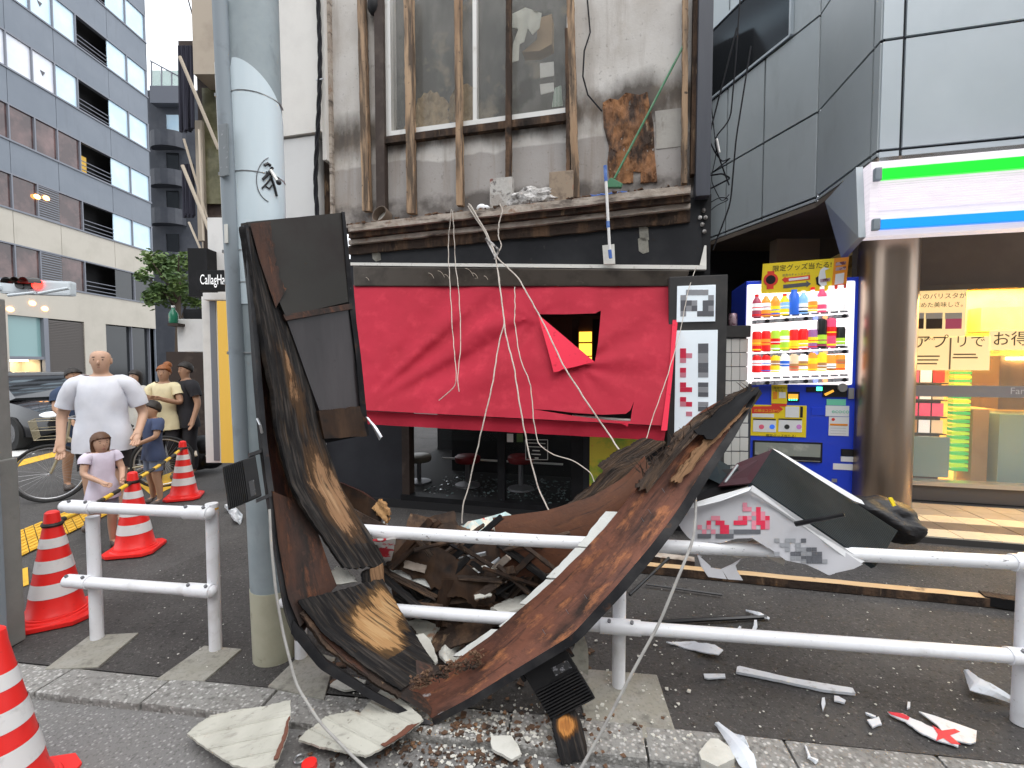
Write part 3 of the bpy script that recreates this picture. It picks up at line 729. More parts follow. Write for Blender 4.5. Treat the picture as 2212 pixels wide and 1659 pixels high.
M['redbright'] = pm('red_cloth_inside', (0.78, 0.03, 0.07), 0.7, layers=[L((0.45, 0.015, 0.03), 18, 0.60, 0.70, 0.8)], spec=0.3)
M['cable_w'] = pm('cable_pale', (0.55, 0.50, 0.44), 0.6, layers=[L((0.30, 0.24, 0.20), 20, 0.5, 0.7, 0.8)])
M['cable_b'] = pm('cable_black', (0.012, 0.012, 0.015), 0.6, spec=.15)
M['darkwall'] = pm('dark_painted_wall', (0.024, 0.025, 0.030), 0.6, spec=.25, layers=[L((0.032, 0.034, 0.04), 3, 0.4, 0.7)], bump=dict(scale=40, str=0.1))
M['doorwood'] = pm('inner_door_wood', (0.10, 0.055, 0.028), 0.6, layers=[L((0.055, 0.03, 0.016), 6, 0.45, 0.65, 0.9, st=(1, 1, .1))])
M['amber'] = pm('lit_amber_pane', (0.8, 0.45, 0.05), 0.4, emit=((1.0, 0.50, 0.05), 1.3))
M['gutter'] = pm('dark_slate_steel', (0.038, 0.042, 0.056), 0.45, layers=[L((0.06, 0.065, 0.08), 2, 0.4, 0.7, 0.8, st=(3, 3, .3))])
su, sz = S.uz(590, 900)
def su_of(px, off=0.0): return S.uz(px, 700, off)[0]
U = {k: su_of(k) for k in (560, 590, 620, 700, 715, 725, 765, 835, 850, 860, 1225, 1245, 1275, 1300, 1390, 1420, 1490, 1497, 1530, 1460, 1550)}
shop = thing('shop_house', 'damaged two storey shop house with stained stucco front and torn cladding', 'building', tuple(S.pt(0, 0, -.1)))
WZ0 = S.uz(1037, 262)[1]
ZL = 3.34
def fb(name, u0, u1, z0, z1, n0, n1, mat, parent=shop, bevel=0):
    b = B(); b.fbox(S, u0, u1, z0, z1, n0, n1); return b.build(name, mat, parent, bevel=bevel)
# upper wall around the window (four pieces so that the window is a real opening)
uwl, uwr = U[850], U[1225]
UR = U[1497]
fb('stucco_wall', U[725], uwl - .06, ZL - .1, 7.2, -.25, 0, M['stucco'])
fb('stucco_wall', uwr + .06, UR, ZL - .1, 7.2, -.25, 0, M['stucco'])
fb('stucco_wall', uwl - .06, uwr + .06, ZL - .1, WZ0 - .05, -.25, -.001, M['stucco'])
fb('side_wall', U[725], UR, 0, 7.2, -5.0, -3.0, M['darkroom'])
# white siding to the left, two panels with a shadow gap
zseam = S.uz(650, 305)[1]
fb('siding_panel', U[560], U[715], zseam + .012, 7.2, -.2, .13, M['whitewall'])
fb('siding_panel', U[560], U[700] - .01, -0.05, zseam - .012, -.2, .10, M['whitewall2'])
fb('siding_return', U[700], U[725], 2.2, zseam - .012, -.2, -.05, M['rotdark'])
fb('siding_edge', U[715], U[715] + .05, zseam - .3, 7.2, -.05, .10, M['whitewall'])
# window
wn = fb('window_frame', uwl - .06, uwl + .015, WZ0 - .06, 7.0, -.08, .03, M['alu'])
fb('window_frame', uwr - .015, uwr + .06, WZ0 - .06, 7.0, -.08, .03, M['alu'])
fb('window_frame', uwl + .015, uwr - .015, WZ0 - .06, WZ0 + .005, -.08, .035, M['alu'])
umid = su_of(1028)
fb('meeting_stile', umid - .022, umid + .022, WZ0 + .005, 7.0, -.06, .012, M['alu'])
fb('sill_timber', uwl - .1, uwr + .08, WZ0 - .14, WZ0 - .064, -.05, .07, M['rotdark'])
fb('window_pane', uwl + .02, umid - .024, WZ0 + .01, 7.0, -.036, -.030, M['windowglass'])
fb('window_pane', umid + .024, uwr - .02, WZ0 + .01, 7.0, -.05, -.044, M['windowglass'])
fb('room_back', uwl - .4, uwr + .4, WZ0 - .4, 7.2, -.9, -.85, M['glassdark'])
# curtain / fur-like cloth heap at the lower left of the window, hung shirt, box, papers
M['fur'] = pm('tan_fur', (0.42, 0.31, 0.17), 0.95, layers=[L((0.26, 0.18, 0.09), 14, 0.45, 0.65, 0.8)], bump=dict(scale=60, str=0.8, dist_=.02))
def inwin(name, poly, off, mat, label, cat, amp=.02, thick=.01, step=7):
    fn = lambda x, y: S.px(x, y, off + amp * math.sin(x * .21) + amp * .6 * noise.noise(Vector((x * .05, y * .05, off))))
    o = sheet(name, poly, [], fn, mat, None, step=step, thick=thick, vec=-S.n); return tag(o, label, cat)
rz = random.Random(2)
pl = [(868, 285), (880, 262), (897, 240)]
for k in range(9): pl += [(902 + k * 7, 212 - 18 * math.sin(k / 8 * 3.0) + (6 if k % 2 else 0))]
for k in range(7): pl += [(968 + (3 if k % 2 else -2), 218 + k * 9)]
pl += [(966, 278)]
inwin('fur_throw', pl, -.16, M['fur'], 'tan shaggy throw behind the left pane of the upper window', 'throw', .03)
inwin('fur_throw', [(968, 262), (972, 210), (985, 188), (1010, 180), (1025, 192), (1026, 268)], -.24, M['fur'], 'dim brown shaggy cloth behind the fourth batten in the upper window', 'throw', .03)
M['shirt_w'] = pm('pale_shirt', (0.62, 0.62, 0.54), 0.85, bump=dict(scale=15, str=.3, dist_=.03), layers=[L((0.48, 0.48, 0.42), 10, 0.5, 0.7, .7)])
inwin('hung_shirt', [(1106, 30), (1135, 16), (1170, 28), (1165, 60), (1150, 75), (1140, 60), (1132, 90), (1122, 95), (1120, 130), (1106, 134), (1108, 95), (1120, 62), (1104, 58)], -.12, M['shirt_w'], 'crumpled white T-shirt hanging inside the upper window', 'shirt', .02)
M['card'] = pm('cardboard', (0.40, 0.275, 0.15), 0.85, layers=[L((0.32, 0.21, 0.11), 5, 0.45, 0.7, .8)])
M['paper'] = pm('paper', (0.68, 0.67, 0.62), 0.8, layers=[L((0.56, 0.55, 0.5), 9, 0.5, 0.7, .7)])
inwin('cardboard_box', [(1128, 112), (1160, 85), (1160, 40), (1192, 30), (1192, 95), (1165, 110)], -.22, M['card'], 'brown cardboard box behind the hung shirt', 'box', 0, .15)
inwin('paper_sheet', [(1166, 137), (1196, 133), (1197, 163), (1167, 168)], -.10, M['paper'], 'upper square white paper stuck inside the window', 'paper', .003)
inwin('paper_sheet', [(1166, 182), (1196, 178), (1197, 197), (1168, 204)], -.10, M['paper'], 'lower square grey-white paper stuck inside the window', 'paper', .003)
M['stripe'] = pm('striped_cloth', (0.62, 0.66, 0.58), .8, layers=[L((0.12, 0.25, 0.17), 22, .5, .55, .9, tex='wave', dist=.3)])
inwin('striped_cloth', [(1198, 190), (1212, 184), (1216, 228), (1192, 231)], -.09, M['stripe'], 'green and white striped cloth at the right of the upper window', 'cloth', .01)
# vertical battens that carried the lost cladding: each measured top and foot
for (xt, yt), (xb, yb_), w_, mt in (((778, -20), (790, 455), 15, 'batten'), ((880, -20), (887, 460), 17, 'batten'), ((987, -20), (992, 443), 13, 'batten'),
                                   ((1098, -20), (1097, 433), 11, 'rotdark'), ((1231, -20), (1243, 425), 15, 'batten'), ((1224, 60), (1228, 420), 8, 'rotdark'), ((1481, -20), (1479, 395), 12, 'batten')):
    off = .10
    L_ = [S.px(xt - w_ / 2, yt, off), S.px(xb - w_ / 2, yb_, off)]; R_ = [S.px(xt + w_ / 2, yt, off), S.px(xb + w_ / 2, yb_, off)]
    ribbon('batten', L_, R_, .07, M[mt], shop, n=60, m=3, jl=.006, jr=.006, rough=.004, seed=xt, sm=0)
for xt, w_ in ((833, 18), ):
    fb('dark_post', su_of(824), su_of(842), 3.38, 7.2, -.02, .08, M['brown'])
fb('edge_strip', U[715] + .05, U[725] + .02, 3.38, 7.2, -.04, .05, M['ledge'])
fb('edge_strip', su_of(1484), su_of(1493), 3.45, 7.2, .0, .09, M['rotdark'])
# corner post of slate steel
fb('corner_post', su_of(1496, .1), su_of(1527, .1), S.uz(1510, 428, .1)[1], 7.4, -.2, .16, M['gutter'], bevel=.006)
# rotten patch where the render fell off
rp = [(1302, 222), (1318, 212), (1335, 216), (1352, 200), (1382, 205), (1398, 198), (1404, 230), (1412, 270), (1414, 330), (1420, 392), (1384, 394), (1384, 372), (1368, 370), (1368, 394), (1318, 398), (1312, 350), (1316, 318), (1304, 275)]
fn = lambda x, y: S.px(x, y, .018 + .028 * noise.noise(Vector((x * .045, y * .02, 1))) + .018 * noise.noise(Vector((x * .2, y * .06, 4))))
sheet('rotten_patch', rp, [], fn, M['rotten'], shop, step=4.5, thick=.06, vec=-S.n)
sheet('patched_render', [(1415, 240), (1478, 232), (1478, 315), (1418, 322)], [], lambda x, y: S.px(x, y, .006), M['stucco2'], shop, step=16, thick=.03, vec=-S.n)
b = B(); b.tube([S.px(1268, -10, .03), S.px(1275, 70, .03), S.px(1262, 110, .05), S.px(1259, 165, .05), S.px(1270, 205, .04), S.px(1300, 240, .05)], .008, 6)
b.build('stray_wire', M['cable_b'], shop, smooth=True)
b = B(); b.ball(S.px(807, 12, .06), (.07, .06, .11)); b.tube([S.px(807, 15, .06), S.px(805, -30, .06)], .02, 6); b.build('cable_gland', M['black'], shop, smooth=True)
# ledge, three bent mouldings, tilted a little
zl0, zl1 = S.uz(755, 488, .2)[1], S.uz(1492, 402, .2)[1]
def ledge(name, off0, off1, dz0, dz1, mat, rough, seed, x0=752, x1=1492, jag=.0):
    u0, u1 = S.uz(x0, 480, off1)[0], S.uz(x1, 410, off1)[0]
    top = [S.pt(u0 + (u1 - u0) * k / 30, zl0 + (zl1 - zl0) * k / 30 + dz1, off1) for k in range(31)]
    bot = [S.pt(u0 + (u1 - u0) * k / 30, zl0 + (zl1 - zl0) * k / 30 + dz0, off1) for k in range(31)]
    return ribbon(name, top, bot, off1 - off0, mat, shop, n=90, m=4, rough=rough, seed=seed, jl=jag, jr=jag, sm=0)
ledge('ledge_moulding', -.1, .24, -.075, .0, M['ledge'], .005, 1, jag=.004)
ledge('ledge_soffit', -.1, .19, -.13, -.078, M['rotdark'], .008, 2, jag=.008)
ledge('ledge_lower_moulding', -.1, .14, -.185, -.135, M['ledge'], .005, 3, jag=.005)
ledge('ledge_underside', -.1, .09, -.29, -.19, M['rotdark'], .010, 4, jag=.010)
b = B(); rg = random.Random(9)
for k in range(420):
    f = rg.random(); u_ = S.uz(760, 480, .1)[0] * (1 - f) + S.uz(1485, 410, .1)[0] * f
    p = S.pt(u_, zl0 + (zl1 - zl0) * f + rg.uniform(0, .015), rg.uniform(.02, .24)); s = rg.uniform(.006, .028)
    b.box(p, (s * rg.uniform(1, 3), s, s * rg.uniform(.3, .8)), Matrix.Rotation(rg.uniform(0, 3), 3, 'Z') @ Matrix.Rotation(rg.uniform(-.6, .6), 3, 'X'))
o = b.build('rot_crumbs', M['ledgerot'], shop); o['kind'] = 'stuff'
# fascia and awning case
pf = [S.px(757, 497, .05), S.px(1512, 425, .05), S.px(1518, 580, .05), S.px(757, 570, .05)]
b = B(); b.prism(pf, S.n * -.25); b.build('black_fascia', M['fascia'], shop)
fb('fascia_return', su_of(1495), su_of(1530), 0.0, S.uz(1500, 425)[1], -.3, .045, M['black'])
pf = [S.px(757, 567, .13), S.px(1526, 573, .13), S.px(1526, 582, .13), S.px(757, 573, .13)]
b = B(); b.prism(pf, S.n * -.10); b.build('white_trim', M['trimwhite'], shop)
for x0, y0, w_, h_ in ((803, 545, 18, 16), (1380, 490, 20, 28), (1378, 516, 22, 28)):
    sheet('bare_patch', [(x0, y0), (x0 + w_ * .4, y0 - 5), (x0 + w_, y0 + 2), (x0 + w_ + 2, y0 + h_), (x0 + w_ * .5, y0 + h_ + 4), (x0 + 2, y0 + h_ - 2)], [], lambda x, y: S.px(x, y, .056), M['concrete'], shop, step=5, thick=.004, vec=-S.n)
pf = [S.px(762, 575, .16), S.px(1490, 583, .16), S.px(1480, 618, .16), S.px(764, 618, .16)]
b = B(); b.prism(pf, S.n * -.14); b.build('awning_case', M['awncase'], shop, bevel=.012)
# scuffs on the case: thin arcs of bare metal
for k, (x0, r) in enumerate(((925, 14), (945, 17), (960, 12), (1005, 20), (1020, 14), (1045, 10), (790, 8))):
    pts = [S.px(x0 + r * math.cos(a), 612 - r * 1.6 * math.sin(a), .163) for a in [0.5 + .13 * i for i in range(9)]]
    b = B(); b.tube(pts, .0025, 4); b.build('scuff_mark', M['palewood'], shop)

# ------------------------------------------------------------------ ground floor: openings and dark room
fl = .08
fb('shop_floor', U[725], U[1497], -.02, fl, -3.0, .06, M['darkroom'])  # near-black floor colour carries the shade under the awning
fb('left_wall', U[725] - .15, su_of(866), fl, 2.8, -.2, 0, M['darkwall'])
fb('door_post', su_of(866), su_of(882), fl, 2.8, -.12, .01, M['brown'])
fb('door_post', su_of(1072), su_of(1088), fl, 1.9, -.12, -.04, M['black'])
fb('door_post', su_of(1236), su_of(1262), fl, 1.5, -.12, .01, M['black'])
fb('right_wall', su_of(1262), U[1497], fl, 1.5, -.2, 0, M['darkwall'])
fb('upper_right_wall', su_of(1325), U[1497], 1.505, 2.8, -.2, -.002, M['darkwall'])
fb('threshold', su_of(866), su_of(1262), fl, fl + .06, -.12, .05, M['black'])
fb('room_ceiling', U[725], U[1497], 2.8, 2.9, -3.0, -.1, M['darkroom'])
M['shopglass'] = pm('broken_door_glass', (0.03, 0.04, 0.04), 0.05, spec=0.4, alpha=0.06)
fb('door_glass', su_of(882), su_of(1072), fl + .7, 1.9, -.08, -.074, M['shopglass'])
fb('door_glass', su_of(1088), su_of(1236), fl + .06, 1.9, -.08, -.074, M['shopglass'])
fb('foot_rail', su_of(880), su_of(1190), .36, .38, -1.0, -.97, M['alu'])
# inner panelled screen with the lit panes seen through the tear
sc_ = thing('inner_screen', 'dark wooden screen with two lit amber panes behind the torn awning', 'screen', tuple(S.pt(su_of(1240), 1.9, -.3)))
def sb(name, x0, y0, x1, y1, off, th, mat, par=sc_):
    u0, z1 = S.uz(x0, y0, off); u1, z0 = S.uz(x1, y1, off); b = B(); b.fbox(S, u0, u1, z0, z1, off - th, off); return b.build(name, mat, par)
sb('screen_panel', 1080, 640, 1330, 830, -.30, .04, M['doorwood'])
sb('screen_rail', 1080, 668, 1330, 680, -.27, .03, M['brown'])
sb('screen_stile', 1236, 690, 1249, 800, -.27, .03, M['brown'])
for y0, y1 in ((717, 738), (742, 768), (771, 800)): sb('amber_pane', 1251, y0, 1278, y1, -.285, .01, M['amber'])
sb('screen_stile', 1280, 690, 1294, 800, -.27, .03, M['black'])
# stools inside
M['seatred'] = pm('stool_red', (0.16, 0.006, 0.009), .5); M['seatwhite'] = pm('stool_white', (0.20, 0.18, 0.14), .5)  # seat colours darkened to carry the dim interior
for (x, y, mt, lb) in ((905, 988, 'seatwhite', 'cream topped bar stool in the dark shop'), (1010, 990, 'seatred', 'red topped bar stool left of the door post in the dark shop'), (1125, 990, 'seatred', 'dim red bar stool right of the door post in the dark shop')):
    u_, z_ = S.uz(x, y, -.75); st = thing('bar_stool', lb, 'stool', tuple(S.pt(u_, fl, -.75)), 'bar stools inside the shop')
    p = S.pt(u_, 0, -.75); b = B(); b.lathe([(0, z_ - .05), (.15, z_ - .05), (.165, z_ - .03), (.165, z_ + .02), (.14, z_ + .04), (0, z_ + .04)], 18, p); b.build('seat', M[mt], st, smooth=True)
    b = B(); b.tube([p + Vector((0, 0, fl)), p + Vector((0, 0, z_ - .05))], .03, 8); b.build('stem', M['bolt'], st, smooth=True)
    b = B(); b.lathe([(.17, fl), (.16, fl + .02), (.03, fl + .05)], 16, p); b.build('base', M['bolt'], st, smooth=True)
# counter crockery, small menu board, little pale cards
o = fb('bar_counter', su_of(870), su_of(1240), fl, .72, -1.9, -1.5, M['darkroom'], None); tag(o, 'dark bar counter at the back of the shop', 'counter')  # counter blackened to carry the shop's deep shade
mb = thing('menu_board', 'small framed black menu board hanging under the red awning', 'sign', tuple(S.px(1160, 970, -.03)))
sb('board', 1136, 950, 1182, 992, -.04, .01, M['black'], mb)
for a, c_ in (((1135, 950), (1183, 950)), ((1183, 950), (1183, 993)), ((1183, 993), (1136, 993)), ((1136, 993), (1135, 950))):
    b = B(); b.tube([S.px(*a, -.035), S.px(*c_, -.035)], .004, 6); b.build('frame_edge', M['alu'], mb)
for k, (x0, x1) in enumerate(((1141, 1178), (1140, 1178), (1150, 1166), (1148, 1168), (1155, 1163))):
    sb('chalk_line', x0, 956 + k * 8, x1, 959 + k * 8, -.036, .003, M['paper'], mb)
for x0, mt, lb in ((1095, 'paper', 'small white card hanging at the shop door'), (1116, 'leaf', 'small green and white card hanging at the shop door')):
    b = B(); u0, z1 = S.uz(x0, 937, -.03); b.fbox(S, u0, u0 + .07, z1 - .09, z1, -.035, -.03); tag(b.build('door_card', M[mt]), lb, 'card')
M['poster'] = pm('yellow_green_poster', (0.70, 0.58, 0.06), .5, layers=[L((0.22, 0.42, 0.05), 3.2, .45, .58), L((0.75, 0.20, 0.06), 9, .60, .66), L((0.05, 0.10, 0.03), 16, .64, .70, .9)])
b = B(); u0, z1 = S.uz(1274, 940, .02); u1, z0 = S.uz(1394, 1080, .02); b.fbox(S, u0, u1, z0, z1, .005, .02)
tag(b.build('food_poster', M['poster']), 'yellow and green food poster on the shop wall below the awning', 'poster')
# broken glass on the floor inside
M['shard'] = pm('glass_shard', (0.16, 0.21, 0.21), 0.08, spec=1.0)
b = B(); rg = random.Random(21)
for k in range(420):
    u_ = rg.uniform(su_of(885), su_of(1235)); s = rg.uniform(.006, .03); p = S.pt(u_, fl + .015 + rg.random() * .05 * (1 if rg.random() < .3 else .1), rg.uniform(-1.2, .0))
    a = rg.uniform(0, 6); tl_ = Vector((rg.uniform(-.5, .5), rg.uniform(-.5, .5), 1)).normalized(); e1 = tl_.orthogonal().normalized(); e2 = tl_.cross(e1)
    b.prism([p + (e1 * math.cos(a + q) + e2 * math.sin(a + q)) * s * rg.uniform(.6, 1.2) for q in (0, 2.0, 4.1)], tl_ * .003)
tag(b.build('broken_glass', M['shard']), 'broken glass scattered over the dark shop floor', 'glass', kind='stuff')

# ------------------------------------------------------------------ red awning cloth, torn
aw = thing('red_awning', 'torn red cloth awning hanging over the shop front', 'awning', tuple(S.px(1100, 900, .6)))
def tpar(x, y):
    yt = 616 - 3 * (x - 765) / 705; ybm = 886 + 34 * (x - 785) / 655; return (y - yt) / (ybm - yt)
def folds(x, y):
    t = max(0, min(1.1, tpar(x, y)))
    # folds fan out from the lower left corner towards the top right, others pull from the tear
    a = math.atan2(900 - y, x - 760); r = math.hypot(x - 760, y - 900)
    f = .030 * math.copysign(abs(math.sin(a * 24 + .6 * math.sin(a * 9) + 1.1)) ** .7, math.sin(a * 24 + .6 * math.sin(a * 9) + 1.1)) * math.exp(-((a - .62) / .38) ** 2) * min(1, r / 160) * math.exp(-((r - 330) / 300) ** 2)
    a2 = math.atan2(790 - y, x - 1250); f += .016 * math.sin(a2 * 9 + .5) * math.exp(-((x - 1330) / 130) ** 2) * math.exp(-((y - 720) / 120) ** 2)
    a3 = math.atan2(y - 690, 1150 - x); f += .016 * math.sin(a3 * 8 + 1) * math.exp(-((x - 1060) / 120) ** 2) * math.exp(-((y - 760) / 110) ** 2)
    f += .012 * math.sin(x * .03 + y * .012) * math.exp(-((y - 640) / 60) ** 2)
    f += .016 * noise.noise(Vector((x * .006, y * .008, 2.2))) + .005 * noise.noise(Vector((x * .03, y * .04, 5))) + .004 * noise.noise(Vector((x * .02 + y * .06, y * .09 - x * .05, 9)))
    return f * math.sin(math.pi * min(1, max(0, t * .9 + .08)))
def awfn(x, y): return S.px(x, y, .13 + .50 * tpar(x, y) + folds(x, y))
hole1 = [(1162, 679), (1225, 679), (1287, 677), (1291, 674), (1298, 671), (1296, 700), (1292, 740), (1285, 782), (1262, 763), (1232, 738), (1200, 711)]
hole2 = [(1150, 884), (1190, 886), (1240, 892), (1300, 896), (1352, 894), (1362, 886), (1366, 876), (1370, 866), (1365, 888), (1362, 910), (1318, 908), (1278, 903), (1237, 898)]
sheet('awning_cloth', [(764, 616), (1470, 612), (1463, 690), (1455, 780), (1448, 850), (1440, 920), (1112, 903), (785, 886), (776, 760)], [hole1, hole2], awfn, M['red'], aw, step=7.5, thick=.003)
def flapfn(x, y):
    f = ((x - 1162) * .55 + (y - 679)) / 180
    return S.px(x, y, .13 + .5 * tpar(x, y) + .045 + .03 * math.sin(f * 3))
sheet('torn_flap', [(1162, 679), (1200, 711), (1240, 745), (1285, 782), (1266, 786), (1240, 793), (1215, 798), (1206, 803), (1196, 804), (1190, 780), (1182, 750), (1172, 715)], [], flapfn, M['redbright'], aw, step=6, thick=.003)
def valfn(x, y):
    yb0 = 886 + 34 * (x - 785) / 655; d = max(0, y - yb0); s = d / 31
    return S.px(x, y, .63 - .035 * math.sin(min(1, s * 2.5) * math.pi / 2) + .008 * math.sin(x * .05) * s)
sheet('valance', [(785, 887.5), (1112, 904.5), (1440, 921.5), (1434, 952), (1112, 934), (790, 916)], [], valfn, M['red'], aw, step=7, thick=.003)
sheet('torn_flap', [(1330, 911), (1358, 914), (1356, 920), (1355, 922), (1352, 919)], [], lambda x, y: S.px(x, y, .66), M['redbright'], aw, step=4, thick=.003)
b = B(); b.tube([S.px(1236, 899, .55), S.px(1362, 908, .55)], .013, 8); b.build('front_bar', M['trimwhite'], aw, smooth=True)
b = B(); b.tube([S.px(786, 890, .58), S.px(1438, 924, .58)], .012, 8); b.build('hem_bar', M['black'], aw, smooth=True)
# right end of the awning: cloth seam strip
sheet('side_seam', [(1458, 614), (1472, 611), (1441, 930), (1428, 930), (1446, 800)], [], lambda x, y: S.px(x, y, .15 + .50 * tpar(x, y)), M['redbright'], aw, step=8, thick=.003)
# ------------------------------------------------------------------ upright sign at the right of the shop, tiled return, alley
M['framedark'] = pm('dark_sign_frame', (0.030, 0.029, 0.029), .6, layers=[L((.055, .05, .046), 5, .45, .7, .8)])
M['panelwhite'] = pm('lightbox_acrylic', (0.66, 0.72, 0.76), .35, layers=[L((.58, .64, .69), 2, .4, .7, .8)], emit=((.85, .93, 1.0), .16))
M['inkgrey'] = pm('print_grey', (0.12, 0.125, 0.14), .5); M['inkmid'] = pm('print_midgrey', (0.30, .31, .33), .5); M['inkred'] = pm('print_red', (0.72, .03, .08), .5); M['inkpink'] = pm('print_pink', (.70, .25, .32), .5)
us = thing('upright_sign', 'upright black framed sign with two white panels right of the awning', 'sign', tuple(S.px(1500, 1080, .2)))
SO = .28
def usb(name, x0, y0, x1, y1, off, th, mat, par=us, bevel=0):
    u0, z1 = S.uz(x0, y0, off); u1, z0 = S.uz(x1, y1, off); b = B(); b.fbox(S, u0, u1, z0, z1, off - th, off); return b.build(name, mat, par, bevel=bevel)
usb('sign_frame', 1446, 598, 1562, 1120, SO, .22, M['framedark'], bevel=.008)
p1 = usb('sign_panel', 1463, 618, 1545, 694, SO + .012, .02, M['panelwhite'], bevel=.004)
p2 = usb('sign_panel', 1460, 714, 1545, 1010, SO + .012, .02, M['panelwhite'], bevel=.004)
def blk(x0, y0, x1, y1, mat, par):
    u0, z1 = S.uz(x0, y0, SO + .014); u1, z0 = S.uz(x1, y1, SO + .014); b = B(); b.fbox(S, u0, u1, z0, z1, SO + .0125, SO + .015); b.build('print_block', mat, par)
rb = random.Random(4)
for r_, row in enumerate(('.mmmm.', 'm....m', 'ggm.gg', 'gmg.gm', 'm..ggg')):
    for c_, ch in enumerate(row):
        if ch != '.': blk(1470 + c_ * 12, 626 + r_ * 11.5, 1470 + c_ * 12 + 12, 626 + r_ * 11.5 + 11.5, M['inkgrey' if ch == 'g' else 'inkmid'], p1)
pat = ['..g', 'P.g', 'Rpm', 'p.m', '..g', 'P.g', 'p.m', '...', 'R.g', 'PRm', '..g', 'P..', 'pPm', '..g', '.p.', '..g']
for r_, row in enumerate(pat):
    y0 = 742 + r_ * 10.5
    for c_, ch in enumerate(row):
        if ch == '.': continue
        x0 = (1469, 1482, 1508)[c_]; blk(x0, y0, x0 + (13 if c_ < 2 else 22), y0 + 10.5, M[{'g': 'inkgrey', 'm': 'inkmid', 'R': 'inkred', 'P': 'inkred', 'p': 'inkpink'}[ch]], p2)
# white tiled wall beside the vending machine
VF = Frame(2.60, 5.15, 0.25)
tw = thing('tiled_wall', 'low wall of white square tiles with black coping beside the vending machine', 'wall', tuple(VF.px(1585, 1000, .05)))
def vb(fr, name, x0, y0, x1, y1, off, th, mat, par, bevel=0):
    u0, z1 = fr.uz(x0, y0, off); u1, z0 = fr.uz(x1, y1, off); b = B(); b.fbox(fr, u0, u1, z0, z1, off - th, off); return b.build(name, mat, par, bevel=bevel)
M['tilewhite'] = pm('glazed_white_tile', (0.70, .70, .67), .22, layers=[L((.62, .62, .58), 3, .4, .7, .8)])
vb(VF, 'wall_core', 1552, 728, 1617, 1130, .02, .3, M['gutter'], tw)
vb(VF, 'coping', 1548, 704, 1622, 728, .05, .36, M['framedark'], tw, .005)
for i in range(4):
    for j in range(12):
        x0 = 1543 + i * 18.4; y0 = 731 + j * 30.5
        vb(VF, 'tile', x0 + .8, y0 + .8, x0 + 17.6, y0 + 29.7, .028, .02, M['tilewhite'], tw, .002)
M['canpink'] = pm('can_pink', (.55, .40, .44), .3, .4, layers=[L((.18, .07, .10), 12, .5, .56)])
b = B(); p = VF.px(1583, 705, -.1); b.lathe([(0, 0), (.042, 0), (.046, .012), (.046, .13), (.038, .145), (.0, .145)], 16, p)
tag(b.build('drink_can', M['canpink'], smooth=True), 'pinkish drink can standing on the black coping', 'can')

# ------------------------------------------------------------------ vending machine
M['vblue'] = pm('vending_blue', (0.014, 0.058, 0.66), .32, layers=[L((.012, .048, .56), 1.5, .4, .7, .8), L((.05, .09, .5), 40, .66, .74, .4)], coat=.3)
M['vlit'] = pm('lit_display', (0.95, .92, .93), .4, emit=((1.0, .93, .95), 0.85))
M['vpanel'] = pm('display_bezel', (.85, .85, .86), .3, emit=((1, .95, .96), .5))
M['shelfgrey'] = pm('price_strip', (.30, .30, .32), .4, layers=[L((.55, .55, .57), 30, .5, .6, .8)])
M['yel'] = pm('sticker_yellow', (.82, .62, .02), .4); M['org'] = pm('sticker_orange', (.80, .28, .02), .4)
M['stwhite'] = pm('sticker_white', (.75, .76, .77), .5); M['stgreen'] = pm('sticker_green', (.18, .62, .42), .4)
M['stred'] = pm('sticker_red', (.70, .05, .03), .4); M['blackpl'] = pm('black_plastic', (.012, .012, .014), .3)
M['steel'] = pm('brushed_steel', (.55, .56, .57), .3, .9); M['ledg'] = pm('led_green', (.05, .8, .4), .4, emit=((.05, 1, .4), 2.2))
M['orled'] = pm('led_orange', (.5, .2, .02), .4, emit=((1, .45, .05), .5)); M['blight'] = pm('button_blue', (.1, .15, .8), .3, emit=((.25, .3, 1), .8))
M['rlight'] = pm('button_orange', (.9, .25, .1), .3, emit=((1, .35, .15), .8)); M['hatch'] = pm('hatch_flap', (.26, .28, .25), .15, layers=[L((.48, .48, .42), 5, .5, .7, .8)])
vm = thing('vending_machine', 'blue drinks vending machine with lit display beside the steel column', 'vending machine', tuple(VF.px(1740, 1090, 0)))
def v(name, x0, y0, x1, y1, off, th, mat, par=vm, bevel=0): return vb(VF, name, x0, y0, x1, y1, off, th, mat, par, bevel)
u0, z1 = VF.uz(1612, 607); u1, z0 = VF.uz(1862, 1094)
b = B(); b.fbox(VF, u0, u1, TZ + .02, z1, -.75, 0); cab = b.build('cabinet', M['vblue'], vm, bevel=.015)
ds = v('display_bezel', 1615, 614, 1842, 832, .03, .06, M['vpanel'], bevel=.028)
v('display_back', 1622, 622, 1836, 826, .034, .003, M['vlit'], ds)
cols = dict(r=(.70, .02, .02), o=(.85, .30, .04), w=(.85, .85, .85), b=(.03, .13, .60), l=(.25, .50, .85), g=(.05, .45, .12), y=(.85, .65, .03), k=(.015, .016, .015), n=(.40, .20, .08), p=(.75, .08, .18), m=(.35, .06, .10), c=(.72, .55, .35), G=(.40, .65, .05), v=(.30, .12, .30))
DM = {k: pm('drink_' + ('upper_' if k.isupper() else '') + k, c_, .3, emit=(c_, .35)) for k, c_ in cols.items()}  # faint emission paints the display's glow onto the goods
